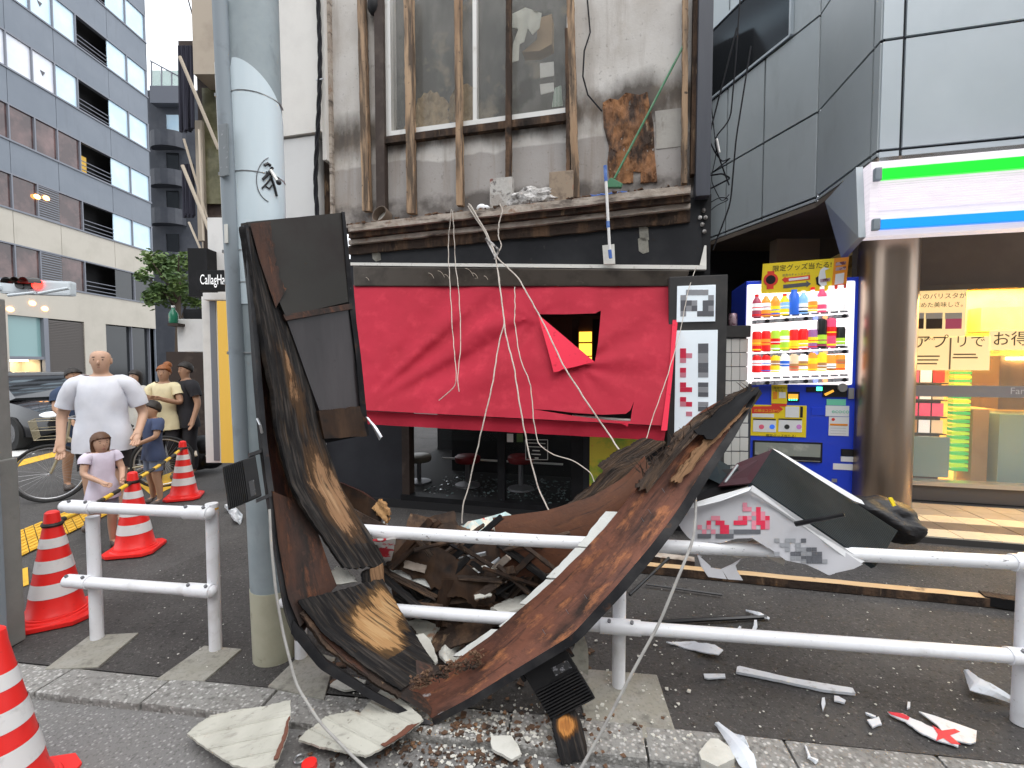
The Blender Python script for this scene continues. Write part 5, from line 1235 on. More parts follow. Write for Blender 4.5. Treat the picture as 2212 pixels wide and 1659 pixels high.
# black cable bundle down the white siding
cb = thing('cable_bundle', 'twisted black cable bundle running down the white siding', 'cable', tuple(S.px(690, 460, .16)))
for q in range(3):
    pts = []
    for k in range(60):
        f = k / 59; y = -20 + 490 * f; x = 686 + 5 * math.sin(f * 5) + (8 if f > .85 else 0) * (f - .85) * 4; a = f * 26 + q * 2.1
        pts.append(S.px(x, y, .165) + S.u * .014 * math.cos(a) + S.n * .014 * math.sin(a))
    b = B(); b.tube(pts, .013, 6); b.build('strand', M['cable_b'], cb, smooth=True)
b = B(); p = S.px(690, 172, .17); b.tube([p - S.u * .04, p + S.u * .05], .012, 6); b.build('clip', M['steel'], cb)

# leftmost grey post at the picture's edge
lp_ = thing('lamp_post', 'square grey steel post with wide base box at the left edge of the view', 'post', tuple(G(10, 1400)))
LD = 2.56
def lbox(name, x0, x1, y0, y1, d, dep, mat, par=lp_, bevel=.008):
    a = P(x0, y1, d); c_ = P(x1, y0, d); b = B(); b.box(((a.x + c_.x) / 2, d + dep / 2, (max(a.z, 0) + c_.z) / 2), (abs(c_.x - a.x), dep, c_.z - max(a.z, 0))); return b.build(name, mat, par, bevel=bevel)
M['postgrey'] = pm('post_grey', (.20, .205, .19), .55, layers=[L((.27, .27, .25), 4, .4, .7, .8), L((.11, .11, .10), 9, .58, .75, .6)], bump=dict(scale=90, str=.1))
lbox('base_box', -90, -24, 1000, 1440, LD, .15, M['postgrey']); lbox('upper_post', -90, -40, 640, 1000, LD + .02, .12, M['postgrey'])
lbox('base_edge', -32, -22, 1000, 1420, LD - .02, .05, M['conduit'])
for y_ in (1195, 1300): lbox('base_seam', -88, -24, y_, y_ + 4, LD - .006, .01, M['conduit'], bevel=0)

# ------------------------------------------------------------------ guard rails
RF = Frame(0, 2.375, RAILM)
def rail_u(px, py=1300): return RF.uz(px, py)[0]
ZU, ZLw = .765, .338
def post(par, px, ztop):
    u_ = rail_u(px); p = RF.pt(u_, 0); b = B(); b.tube([p, p + Vector((0, 0, ztop))], .033, 20)
    o = b.build('post', M['whitepaint'], par, smooth=True); return u_, p, o
def sleeve(par, u_, z, w_=.10):
    b = B(); b.tube([RF.pt(u_ - w_, z, .045), RF.pt(u_ + w_, z, .045)], .038, 16); o = b.build('rail_clamp', M['whitepaint'], par, smooth=True)
    for d in (-.055, .055):
        b = B(); p = RF.pt(u_ + d, z + .028, .06); b.tube([p, p + Vector((0, 0, .014)) + RF.n * .008], .009, 8); b.build('bolt', M['bolt'], o)
    return o
gl = thing('guard_rail', 'short white pipe guard rail with two posts left of the utility pole', 'guard rail', tuple(RF.pt(rail_u(335), 0)), 'white pipe guard rails')
u1_, _, _ = post(gl, 207, ZU - .02); u2_, p_, po = post(gl, 463, ZU + .09)
b = B(); b.lathe([(.0338, ZU + .055), (.0338, ZU + .067)], 20, p_, caps=False); b.build('yellow_band', M['yellowline'], po, smooth=True)
for z in (ZU + .05, ZLw + .03):
    ue = u1_ - .13; b = B(); b.tube([RF.pt(ue, z, .045), RF.pt(u2_, z, .045)], .0315, 18); rl_ = b.build('rail', M['whitepaint'], gl, smooth=True)
    b = B(); b.ball(RF.pt(ue, z, .045), .032); b.ball(RF.pt(u2_ + .02, z, .045), .034); b.build('end_cap', M['whitepaint'], rl_, smooth=True)
    sleeve(gl, u1_ - .06 if z < .6 else u1_ - .02, z, .075); sleeve(gl, u2_ - .05, z, .075)
gr_ = thing('guard_rail', 'long white pipe guard rail running behind the wreck to the right edge', 'guard rail', tuple(RF.pt(rail_u(1340), 0)), 'white pipe guard rails')
ua, _, _ = post(gr_, 648, ZU + .02); ub, _, _ = post(gr_, 1338, ZU + .0); uc, _, _ = post(gr_, 2216, ZU + .02)
for z, mt in ((ZU, M['railchip']), (ZLw, M['whitepaint'])):
    pts = [RF.pt(ua - .10 + (5.2) * k / 40, z - (.012 * math.sin(max(0, min(1, (k / 40 * 5.2 - .3) / 2.2)) * math.pi) if z > .6 else 0), .045) for k in range(41)]
    b = B(); b.tube(pts, .0315, 18); rl_ = b.build('rail', mt, gr_, smooth=True)
    b = B(); b.ball(pts[0], .032); b.build('end_cap', mt, rl_, smooth=True)
    sleeve(gr_, ub, z); sleeve(gr_, uc, z)

# ------------------------------------------------------------------ traffic cones
def make_cone():
    t = thing('traffic_cone', '', 'traffic cone', (0, 0, 0), 'red and white traffic cones', world=False)
    b = B(); s = .19; ch = .06
    pl = [(-s + ch, -s), (s - ch, -s), (s, -s + ch), (s, s - ch), (s - ch, s), (-s + ch, s), (-s, s - ch), (-s, -s + ch)]
    b.prism([(x, y, 0) for x, y in pl], (0, 0, .028)); b.build('base_plate', M['cone'], t, bevel=.006)
    def rr(z): return .142 - (.142 - .036) * (z - .07) / .60
    b = B(); b.lathe([(.178, .028), (.172, .04), (.160, .042), (.158, .052), (.150, .054), (.146, .066), (.142, .07)] + [(rr(z), z) for z in (.15, .25, .35, .45, .55, .64)] + [(.040, .66), (.036, .69), (.024, .70)], 36)
    b.build('cone_body', M['cone'], t, smooth=True)
    for z0, z1 in ((.17, .255), (.325, .40), (.475, .535)):
        b = B(); b.lathe([(rr(z0) + .0025, z0), (rr(z1) + .0025, z1)], 36, caps=False); b.build('white_band', M['conewhite'], t, smooth=True)
    return t
c_a = make_cone(); cpos = [(G(122, 1332), .5, 'traffic cone beside the square post with a striped bar on its tip'),
    (G(292, 1188), .25, 'traffic cone with wide red base behind the short guard rail'), (G(398, 1074), .4, 'farthest traffic cone beside the yellow wall'),
    (G(2, 1740, -.05), .2, 'nearest traffic cone cut off by the lower left corner of the view')]
for k, (p, rz_, lb) in enumerate(cpos):
    if k == 0: c_a.location = p; c_a.rotation_euler = (0, 0, rz_); c_a['label'] = lb
    else: dup(c_a, p, rz_, lb)
# striped bars between cone tips
def cbar(a, c_, lb, sag=.0):
    t = thing('cone_bar', lb, 'barrier bar', tuple((a + c_) / 2), 'striped bars between cones'); n = 9
    for k in range(n):
        f0, f1 = k / n, (k + 1) / n
        b = B(); b.tube([a.lerp(c_, f0) - Vector((0, 0, sag * math.sin(math.pi * f0))), a.lerp(c_, f1) - Vector((0, 0, sag * math.sin(math.pi * f1)))], .017, 10); b.build('bar_section', M['coneblack' if k % 2 == 0 else 'baryellow'], t, smooth=True)
    for e in (a, c_):
        b = B(); b.lathe([(.052, -.012), (.058, 0), (.052, .012), (.03, .014)], 18, e); b.build('bar_ring', M['coneblack'], t, smooth=True)
tips = [cpos[k][0] + Vector((0, 0, .615)) for k in range(3)]
cbar(tips[0], tips[1], 'black and yellow bar linking the two nearer cones behind the guard rail', .02); cbar(tips[1], tips[2], 'black and yellow bar linking the two farther cones', .02)

# ------------------------------------------------------------------ the collapsed signboard
def W(*pts): return [P(*p) for p in pts]
char = (0.013, .0125, .013)
def woodburn(name, tan, tan2, lo=.84, hi=.93):
    mid = tuple(x * .28 for x in tan)
    return pm(name, char, .85, spec=.12, layers=[
        L((.030, .028, .027), 9, .45, .65, .9, coord='UV', st=(.5, 3, 1)), L((.095, .080, .068), 18, .50, .66, .6, coord='UV', st=(.22, 3, 1), detail=8), L((.16, .115, .075), 12, .58, .70, .55, coord='UV', st=(.18, 3, 1), detail=8),
        L(mid, 11, lo - .17, lo - .02, .9, coord='UV', st=(.35, 2.4, 1), wear=1.0, detail=9, rg=.7),
        L(tan, 13, lo, hi, 1, coord='UV', st=(.42, 2.2, 1), wear=1.0, detail=9, rg=.72), L(tan2, 13, lo + .22, hi + .22, .85, coord='UV', st=(.15, 3.5, 1), wear=1.0),
        L((.028, .02, .015), 22, .54, .64, .85, coord='UV', st=(.10, 3, 1)), L((.012, .011, .010), 9, .60, .68, .9, coord='UV', st=(.3, 2.2, 1), detail=8)],
        bump=[dict(scale=26, str=.28, dist_=.008, coord='UV', st=(.2, 3, 1)), dict(scale=70, str=.35, dist_=.006, coord='UV', st=(.5, 1, 1))])
M['burnt1'] = woodburn('charred_plank', (.26, .150, .082), (.36, .23, .13))
M['burnt2'] = woodburn('charred_plank_orange', (.38, .215, .095), (.46, .29, .14))
M['burnt3'] = woodburn('charred_offcut', (.42, .18, .05), (.30, .12, .035))
def rustmat(name, base, mid, bright, wt=.0, lo=.5):
    return pm(name, base, .62, .1, spec=.3, layers=[
        L(mid, 3.2, .40, .62, .9, coord='UV', st=(1, 2, 1)), L((.018, .014, .012), 4.2, lo - .06, lo + .10, .9, coord='UV', st=(.6, 2, 1), detail=8), L((.02, .016, .014), 16, .56, .68, .8, coord='UV', st=(.15, 2.5, 1)),
        L(bright, 7, .52, .66, .85, coord='UV', st=(.7, 2.2, 1), detail=9, rg=.7), L((.07, .035, .025), 30, .58, .70, .6, coord='UV'),
        L((.55, .56, .58), 8, 1.02, 1.08, .9, coord='UV', st=(1, 2, 1), wear=1.0)],
        bump=[dict(scale=40, str=.25, dist_=.006, coord='UV'), dict(scale=7, str=.25, dist_=.02, coord='UV')])
M['rust'] = rustmat('rusted_sheet', (.20, .078, .048), (.115, .050, .036), (.46, .18, .075), lo=.54)
M['rustdark'] = rustmat('rusted_sheet_dark', (.075, .034, .022), (.045, .026, .022), (.16, .058, .026), lo=.46)
M['rustboard'] = rustmat('rusted_inner_board', (.115, .046, .024), (.085, .036, .020), (.15, .060, .028), lo=.60)
M['blacksteel'] = pm('black_steel', (.016, .016, .018), .42, .3, spec=.25, layers=[L((.05, .048, .048), 5, .45, .7, .8), L((.10, .05, .03), 11, .62, .70, .7), L((.16, .16, .17), 60, .70, .76, .7)], bump=dict(scale=25, str=.15))
M['panelplate'] = pm('smoky_plate', (.024, .022, .019), .5, spec=.25, layers=[L((.034, .031, .027), 1.6, .4, .7, .9), L((.016, .010, .009), 3.2, .50, .72, .9), L((.06, .055, .05), 30, .68, .74, .5)])
M['panelplate2'] = pm('smoky_plate_purple', (.022, .018, .019), .32, spec=.35, layers=[L((.042, .035, .037), 2.2, .42, .66, .9, st=(3, 3, .4)), L((.014, .012, .012), 14, .68, .74, .9)])
M['brownend'] = pm('scorched_brown', (.028, .015, .009), .55, spec=.2, layers=[L((.060, .032, .017), 4, .4, .65, .9, st=(4, 4, .4)), L((.012, .009, .008), 9, .52, .66, .9)])
wk = thing('collapsed_signboard', 'collapsed scorched signboard frame with charred planks bent into a V over the guard rail', 'wreckage', tuple(P(930, 1560, 2.1)))
def rb_(name, L_, R_, th, mat, **k): return ribbon(name, L_, R_, th, mat, wk, **k)
def bw(x, d): return d * (1 - .085 * max(0, min(1, (x - 960) / 260)))
def W2(*pts): return [P(x, y, bw(x, d)) for x, y, d in pts]
# upright dark plates
rb_('upper_plate', W((531, 480, 2.30), (617, 683, 2.34)), W((743, 459, 2.62), (762, 650, 2.62)), .02, M['panelplate'], n=16, m=10, sm=0, rough=.004)
rb_('rust_stripe', W((540, 483, 2.285), (560, 560, 2.30), (596, 665, 2.315)), W((581, 478, 2.34), (604, 590, 2.345), (618, 625, 2.35)), .006, M['rustdark'], n=20, m=5, jr=.02, sm=1)
rb_('lower_plate', W((619, 690, 2.36), (690, 886, 2.40)), W((752, 668, 2.60), (778, 880, 2.60)), .02, M['panelplate2'], n=16, m=8, sm=0, rough=.003)
rb_('plate_seam', W((612, 680, 2.335), (618, 692, 2.34)), W((760, 655, 2.60), (762, 667, 2.60)), .03, M['rustdark'], n=4, m=16, sm=0, jl=.004)
rb_('lower_end', W((688, 887, 2.385), (701, 948, 2.39)), W((778, 878, 2.585), (793, 942, 2.585)), .03, M['brownend'], n=14, m=8, je=.006, sm=0)
rb_('edge_angle', W((739, 457, 2.60), (752, 640, 2.60), (768, 760, 2.59), (784, 942, 2.58)), W((745, 458, 2.61), (763, 640, 2.61), (780, 770, 2.60), (797, 941, 2.59)), .07, M['blacksteel'], n=30, m=2, sm=1)
rb_('bent_strip', W((790, 900, 2.57), (803, 920, 2.54), (819, 951, 2.5)), W((798, 904, 2.57), (812, 920, 2.54), (826, 943, 2.5)), .004, M['steel'], n=10, m=3, bow=.004)
rb_('dark_backing', W((535, 500, 2.52), (590, 760, 2.55), (690, 960, 2.60)), W((742, 470, 2.72), (765, 700, 2.72), (790, 940, 2.70)), .02, M['black'], n=12, m=4, sm=0)
# outer steel channel: left leg, then the floor of the V
o_l = [(527, 486, 2.24), (540, 640, 2.22), (556, 820, 2.20), (566, 960, 2.18), (590, 1150, 2.13), (618, 1325, 2.09), (640, 1385, 2.08)]
i_l = [(536, 486, 2.26), (553, 640, 2.24), (566, 820, 2.22), (578, 960, 2.20), (604, 1150, 2.15), (634, 1325, 2.11), (652, 1372, 2.10)]
rb_('channel_flange', W(*o_l), W(*i_l), .035, M['blacksteel'], n=50, m=2, sm=1)
rb_('channel_web', W(*[(x, y, d + .01) for x, y, d in i_l]), W((556, 520, 2.46), (574, 640, 2.44), (592, 800, 2.42), (612, 950, 2.40), (660, 1130, 2.36), (700, 1235, 2.30), (722, 1270, 2.27)), .008, M['rustdark'], n=60, m=10, sm=2, bow=-.03, rough=.003, wear=lambda s, t: .55 * (1 - abs(t - .15) * 3) * (1 if s > .3 else 0))
rb_('rust_patch', W((588, 1060, 2.16), (601, 1170, 2.125), (622, 1290, 2.10), (648, 1355, 2.09)), W((662, 1085, 2.30), (692, 1165, 2.27), (714, 1230, 2.24), (728, 1265, 2.23)), .004, M['rustdark'], n=26, m=8, sm=1, bow=-.015, rough=.003)
rb_('floor_flange', W((634, 1340, 2.09), (700, 1425, 2.075), (800, 1490, 2.06), (905, 1548, 2.05), (932, 1558, 2.05)), W((628, 1368, 2.075), (690, 1445, 2.06), (795, 1508, 2.045), (900, 1562, 2.035), (934, 1566, 2.04)), .03, M['blacksteel'], n=40, m=3, sm=1)
rb_('floor_web', W((652, 1330, 2.10), (740, 1420, 2.085), (830, 1485, 2.07), (930, 1546, 2.055)), W((660, 1290, 2.22), (780, 1370, 2.2), (880, 1420, 2.18), (950, 1440, 2.16)), .006, M['rustdark'], n=30, m=6, sm=1)
# right rusted beam
bi = [(868, 1497, 2.09), (960, 1445, 2.12), (1060, 1372, 2.15), (1185, 1262, 2.22), (1262, 1190, 2.27), (1340, 1100, 2.34), (1420, 1000, 2.42), (1470, 930, 2.48), (1520, 885, 2.53), (1596, 845, 2.60)]
bo = [(932, 1552, 2.055), (1010, 1510, 2.065), (1110, 1448, 2.09), (1235, 1372, 2.14), (1330, 1268, 2.20), (1405, 1180, 2.27), (1460, 1108, 2.34), (1520, 1012, 2.42), (1575, 930, 2.50), (1632, 846, 2.585)]
rb_('rusted_beam', W2(*bi), W2(*bo), .02, M['rust'], n=110, m=12, sm=2, rough=.005, jl=.004, bow=-.012, seed=3, wear=lambda s, t: .50 * math.exp(-((s - .03) / .04) ** 2) + .40 * math.exp(-((s - .80) / .10) ** 2 - ((t - .15) / .2) ** 2) + .28 * math.exp(-((s - .58) / .05) ** 2 - (t / .15) ** 2))
rb_('beam_lip', W2(*[(x, y, d - .004) for x, y, d in bo]), W2((937, 1566, 2.045), (1018, 1526, 2.05), (1120, 1464, 2.075), (1248, 1388, 2.12), (1346, 1284, 2.18), (1420, 1196, 2.25), (1476, 1122, 2.32), (1535, 1026, 2.40), (1590, 940, 2.48), (1642, 842, 2.57)), .03, M['blacksteel'], n=90, m=3, sm=2)
M['rotdeep'] = pm('rotten_splinter_wood', (.045, .030, .022), .9, layers=[L((.13, .075, .042), 9, .45, .62, .9, coord='UV', st=(.4, 3, 1)), L((.24, .15, .09), 16, .58, .68, .8, coord='UV', st=(.3, 3, 1)), L((.010, .009, .008), 7, .52, .62, .95, coord='UV', st=(.4, 3, 1))], bump=[dict(scale=18, str=1.0, dist_=.03, coord='UV', st=(.3, 3, 1))])
# rotten timber still fixed inside the beam's upper end: splintered, standing off the sheet
rb_('rotten_batten', W2((1376, 1045, 2.35), (1420, 985, 2.40), (1470, 930, 2.45), (1535, 880, 2.5), (1605, 838, 2.56)), W2((1402, 1062, 2.34), (1462, 985, 2.39), (1516, 930, 2.44), (1572, 880, 2.50), (1640, 838, 2.555)), .03, M['rotdeep'], n=60, m=7, jl=.026, je=.04, rough=.02, sm=1, seed=7)
rb_('rotten_batten', W2((1450, 1035, 2.37), (1490, 985, 2.41), (1540, 930, 2.46), (1592, 878, 2.51)), W2((1468, 1046, 2.36), (1512, 992, 2.40), (1562, 936, 2.45), (1620, 880, 2.51)), .025, M['burnt1'], n=40, m=6, jl=.014, jr=.01, je=.03, rough=.014, sm=1, seed=12, wear=lambda s, t: .45)
rb_('char_strip', W2((1500, 930, 2.43), (1560, 880, 2.48), (1620, 836, 2.535)), W2((1540, 950, 2.42), (1590, 898, 2.475), (1640, 842, 2.53)), .02, M['black'], n=30, m=4, jl=.01, jr=.006, je=.02, rough=.008, seed=5)
rs = random.Random(31)
for k in range(60):
    s = rs.random(); q = P(1380 + 250 * s, 1030 - 195 * s + rs.uniform(-10, 12), (2.36 + .2 * s) * .915); d = Vector((rs.uniform(-1, .6), rs.uniform(-.5, .5), rs.uniform(.1, 1.2))).normalized()
    b = B(); b.tube([q, q + d * rs.uniform(.03, .09)], .004, 4, r1=.0008); b.build('splinter', M['rotdark'], wk)
# staples standing on the beam
for x, y, d in ((1262, 1284, 2.18), (1222, 1316, 2.16), (1385, 1118, 2.27), (1400, 1100, 2.29), (1172, 1360, 2.12), (1430, 1055, 2.33)):
    q = P(x, y, bw(x, d) - .012); b = B(); b.tube([q, q + Vector((.012, -.004, -.018))], .0016, 4); b.build('staple', M['bolt'], wk)
# white cement sheets still nailed along the beam's upper edge, broken into lengths
M['cement'] = pm('cement_sheet', (.60, .61, .58), .8, layers=[L((.50, .50, .46), 6, .45, .7, .8), L((.28, .26, .23), 30, .66, .74, .7)], bump=dict(scale=50, str=.2))
for a_, b2, w_ in (((1340, 1098, 2.37), (1278, 1175, 2.30), 42), ((1276, 1177, 2.30), (1212, 1242, 2.255), 44), ((1210, 1245, 2.25), (1150, 1300, 2.23), 40), ((1148, 1310, 2.22), (1096, 1350, 2.20), 26), ((1094, 1352, 2.20), (1010, 1412, 2.17), 44)):
    x0, y0, d0 = a_; x1, y1, d1 = b2
    rb_('cement_strip', W2((x0 - w_ * .75, y0 + w_ * .15, d0 + .08), (x1 - w_ * .72, y1 + w_ * .1, d1 + .08)), W2((x0 + 6, y0 + 8, d0 + .012), (x1 + 6, y1 + 8, d1 + .012)), .012, M['cement'], n=10, m=4, jl=.006, je=.004, sm=0, seed=x0)
# brown inner sheet bent across behind the beam
rb_('inner_sheet', W((1064, 1118, 2.62), (1180, 1103, 2.60), (1280, 1072, 2.58), (1350, 1030, 2.58), (1392, 985, 2.6)), W((1095, 1255, 2.52), (1200, 1235, 2.50), (1290, 1190, 2.48), (1352, 1110, 2.48), (1410, 1020, 2.5)), .006, M['rustboard'], n=40, m=10, sm=2, bow=.02)
rb_('inner_timber', W((1196, 1110, 2.76), (1262, 1060, 2.74), (1310, 1010, 2.72), (1368, 985, 2.70)), W((1240, 1118, 2.70), (1300, 1080, 2.68), (1358, 1040, 2.66), (1420, 1000, 2.64)), .03, M['rotdeep'], n=50, m=7, jl=.012, jr=.008, je=.02, rough=.010, seed=4)
rb_('inner_timber', W((1290, 1005, 2.80), (1330, 975, 2.80), (1390, 945, 2.78)), W((1330, 1040, 2.76), (1380, 1000, 2.74), (1440, 955, 2.72)), .025, M['rotdeep'], n=40, m=6, jl=.012, je=.02, rough=.008, seed=9)
# long charred plank hanging on the left, its edge eaten away
pl_l = [(529, 490, 2.24), (541, 580, 2.23), (551, 640, 2.225), (566, 715, 2.22), (584, 815, 2.215), (601, 940, 2.21), (629, 1045, 2.21), (672, 1121, 2.22), (706, 1173, 2.225), (744, 1226, 2.23)]
pl_r = [(545, 484, 2.34), (575, 580, 2.35), (596, 640, 2.36), (628, 715, 2.38), (664, 815, 2.40), (698, 940, 2.41), (736, 1049, 2.40), (776, 1117, 2.39), (810, 1168, 2.38), (836, 1222, 2.37)]
def wear1(s, t): return .58 * math.exp(-((s - .77) / .17) ** 2 - ((t - .66) / .36) ** 2) + .40 * math.exp(-((s - .42) / .13) ** 2 - ((t - .55) / .22) ** 2) - .35 * (1 if s > .93 else 0) - .2 * (t < .12)
rb_('charred_plank', W(*pl_l), W(*pl_r), .028, M['burnt1'], n=150, m=14, jl=.007, jr=.002, je=.02, rough=.0012, wear=wear1, sm=2, seed=2)['label'] = 'long charred plank with tan bare wood in its middle'
rb_('plank_packer', W((552, 650, 2.30), (575, 800, 2.29), (596, 960, 2.28), (640, 1080, 2.27)), W((566, 650, 2.33), (592, 800, 2.32), (615, 960, 2.30), (660, 1090, 2.30)), .03, M['rotdark'], n=40, m=3, jl=.008, rough=.01)
# lower charred plank lying in the channel
def wear2(s, t): return .66 * math.exp(-((s - .46) / .30) ** 2 - ((t - .58) / .36) ** 2) + .45 * math.exp(-((s - .25) / .2) ** 2 - ((t - .9) / .14) ** 2) + .28 * math.exp(-((s - .86) / .08) ** 2 - ((t - .6) / .2) ** 2) - .25 * (s > .74) * (t > .2)
rb_('charred_plank', W((644, 1296, 2.10), (690, 1362, 2.09), (770, 1425, 2.08), (866, 1492, 2.065)), W((826, 1250, 2.30), (866, 1320, 2.27), (900, 1375, 2.24), (938, 1432, 2.20)), .03, M['burnt2'], n=90, m=22, jl=.006, jr=.002, je=.010, rough=.0010, wear=wear2, sm=1, seed=6)['label'] = 'lower charred plank with a large patch of bare orange wood'
rb_('plank_under', W((648, 1325, 2.095), (700, 1395, 2.085), (780, 1455, 2.07), (862, 1508, 2.06)), W((656, 1318, 2.11), (706, 1385, 2.10), (786, 1445, 2.085), (868, 1498, 2.075)), .05, M['rotdark'], n=50, m=3, jl=.006, jr=.004, rough=.012)
rb_('charred_stub', W((778, 1238, 2.31), (782, 1262, 2.30), (786, 1288, 2.29)), W((826, 1222, 2.33), (828, 1256, 2.32), (832, 1280, 2.31)), .05, M['burnt1'], n=16, m=6, je=.02, jl=.006, rough=.01, wear=lambda s, t: .5 * (t > .45))
# heavy timber stub behind, splintered end
rb_('timber_stub', W((730, 1040, 2.78), (780, 1062, 2.76), (822, 1090, 2.74)), W((742, 1085, 2.74), (786, 1110, 2.72), (818, 1126, 2.70)), .07, M['brownend'], n=20, m=6, je=.01, rough=.004)
M['splintend'] = pm('fresh_split_wood', (.42, .24, .10), .85, layers=[L((.10, .055, .03), 18, .5, .6, .9)], bump=dict(scale=40, str=.8, dist_=.02))
rb_('split_end', W((818, 1076, 2.73), (830, 1090, 2.71), (842, 1108, 2.70)), W((808, 1098, 2.715), (818, 1116, 2.70), (834, 1132, 2.69)), .05, M['splintend'], n=12, m=6, jl=.014, jr=.014, je=.02, rough=.03)
rb_('timber_tail', W((742, 1090, 2.72), (820, 1128, 2.66), (905, 1160, 2.62)), W((746, 1110, 2.70), (815, 1150, 2.64), (890, 1180, 2.60)), .03, M['rotdark'], n=24, m=4, je=.03, rough=.01)
# brown sheet hanging under the top rail, torn
rb_('torn_brown_sheet', W((848, 1165, 2.62), (900, 1168, 2.60), (950, 1182, 2.58), (1010, 1220, 2.54), (1075, 1270, 2.50)), W((850, 1225, 2.52), (900, 1252, 2.50), (940, 1266, 2.48), (1000, 1300, 2.46), (1062, 1318, 2.46)), .008, M['brownend'], n=40, m=10, jr=.03, je=.03, bow=.006, rough=.004, seed=3)
rb_('sheet_tail', W((952, 1250, 2.50), (945, 1290, 2.47), (940, 1350, 2.45)), W((985, 1255, 2.50), (972, 1300, 2.48), (952, 1352, 2.45)), .008, M['brownend'], n=16, m=4, bow=.02, je=.01)
# two finned floodlights fixed to the frame
def floodlight(label, c, ax, ay, az, w_, h_, d_):
    f = thing('floodlight_tmp', '', 'x', (0, 0, 0)); bpy.data.objects.remove(f)
    ax, ay, az = Vector(ax).normalized(), Vector(ay).normalized(), Vector(az).normalized(); c = Vector(c)
    def bx(b, u0, u1, v0, v1, w0, w1):
        b.hexa([c + ax * u + ay * v_ + az * w for (u, v_, w) in ((u0, v0, w1), (u1, v0, w1), (u1, v0, w0), (u0, v0, w0), (u0, v1, w1), (u1, v1, w1), (u1, v1, w0), (u0, v1, w0))])
    b = B(); bx(b, -w_ / 2, w_ / 2, 0, h_, -d_, 0); body = b.build('floodlight', M['blackpl2'], wk, bevel=.006); body['label'] = label
    for k in range(11):
        v0 = h_ * (.40 + .055 * k); b = B(); bx(b, -w_ / 2 + .004, w_ / 2 - .004, v0, v0 + h_ * .024, .001, .018); b.build('cooling_fin', M['blackpl2'], body)
    b = B(); bx(b, -w_ / 2 - .02, -w_ / 2 - .004, -.03, h_ * .18, -d_ * .7, -.005); bx(b, w_ / 2 + .004, w_ / 2 + .02, -.03, h_ * .18, -d_ * .7, -.005); bx(b, -w_ / 2 - .02, w_ / 2 + .02, -.045, -.031, -d_ * .7, -.005); b.build('bracket', M['blacksteel'], body)
    b = B(); bx(b, .01 * 1, w_ * .42, h_ * .17, h_ * .33, .0012, .0025); b.build('rating_label', M['ratelabel'], body)
    return body
M['blackpl2'] = pm('flood_black', (.011, .011, .012), .5, spec=.25, layers=[L((.02, .019, .019), 9, .45, .7, .8)]); M['ratelabel'] = pm('rating_label', (.03, .03, .032), .5, layers=[L((.30, .30, .32), 60, .55, .6, .8)])
c_f = P(1160, 1430, 2.05); e_r = (P(1222, 1404, 2.06) - P(1128, 1452, 2.03)); e_d = (P(1180, 1540, 1.98) - P(1128, 1452, 2.03)); e_n = e_r.cross(e_d); e_n = e_n if e_n.dot(_C - c_f) > 0 else -e_n
floodlight('black finned floodlight hanging under the rusted beam', (P(1128, 1452, 2.03) + P(1222, 1404, 2.06)) / 2, e_r, e_d, e_n, e_r.length, .23, .07)
e_r = (P(562, 1028, 2.13) - P(555, 985, 2.15)); e_d = (P(500, 1012, 2.08) - P(555, 985, 2.15)); e_n = e_r.cross(e_d); e_n = e_n if e_n.dot(_C - P(540, 1030, 2.1)) > 0 else -e_n
floodlight('black finned floodlight sticking out left of the frame over the utility pole', (P(552, 982, 2.15) + P(566, 1072, 2.12)) / 2, (P(566, 1072, 2.12) - P(552, 982, 2.15)), (P(496, 1010, 2.06) - P(552, 990, 2.15)), e_n, .19, .145, .06)
b = B(); b.tube([P(556, 905, 2.18), P(562, 918, 2.14), P(566, 935, 2.16)], .006, 6); b.build('bent_clip', M['steel'], wk)
# ------------------------------------------------------------------ fallen light-box sign
M['slate'] = pm('ribbed_slate_side', (.016, .024, .028), .6, spec=.12, layers=[L((.038, .048, .054), 3, .4, .7, .8), L((.07, .07, .07), 70, .72, .78, .5)])
M['acrylic'] = pm('acrylic_face', (.52, .52, .55), .35, layers=[L((.60, .60, .62), 3, .4, .7, .8), L((.36, .35, .37), 6, .58, .78, .5)])
M['maroon'] = pm('maroon_inside', (.045, .014, .020), .5)
bx = thing('fallen_box_sign', 'fallen sign box with dark ribbed side and broken white face lying on the guard rail', 'sign', tuple(P(1750, 1240, 2.2)))
zm = lambda x, y: (1451.7 + x * .25, 933.2 + y * .25)
def zp(x, y, d): a = zm(x, y); return P(a[0], a[1], d)
# side (dark ribbed): corners in order, near edge low, far edge high
sA, sB, sC, sD = zp(680, 440, 2.16), zp(870, 148, 2.42), zp(1945, 855, 2.36), zp(1755, 1165, 2.10)
nS = (sB - sA).cross(sD - sA).normalized(); nS = nS if nS.dot(_C - sA) > 0 else -nS
b = B(); b.prism([sA, sB, sC, sD], nS * -.02); sd = b.build('ribbed_side', M['slate'], bx)
for k in range(34):
    f0 = (k + .1) / 34; f1 = (k + .62) / 34
    b = B(); b.prism([sA.lerp(sB, f0), sD.lerp(sC, f0), sD.lerp(sC, f1), sA.lerp(sB, f1)], nS * .004); b.build('side_rib', M['slate'], sd)
b = B(); b.prism([zp(868, 142, 2.415), zp(930, 168, 2.43), zp(1500, 510, 2.42), zp(1640, 590, 2.40), zp(1665, 628, 2.39), zp(1560, 590, 2.39), zp(1200, 380, 2.405), zp(905, 178, 2.41)], Vector((0, .05, -.01))); b.build('rear_face_edge', M['stwhite'], bx)
b = B(); b.prism([sA, sB, zp(560, 270, 2.52), zp(400, 470, 2.26)], Vector((0, .012, -.01))); b.build('end_panel', M['maroon'], bx)
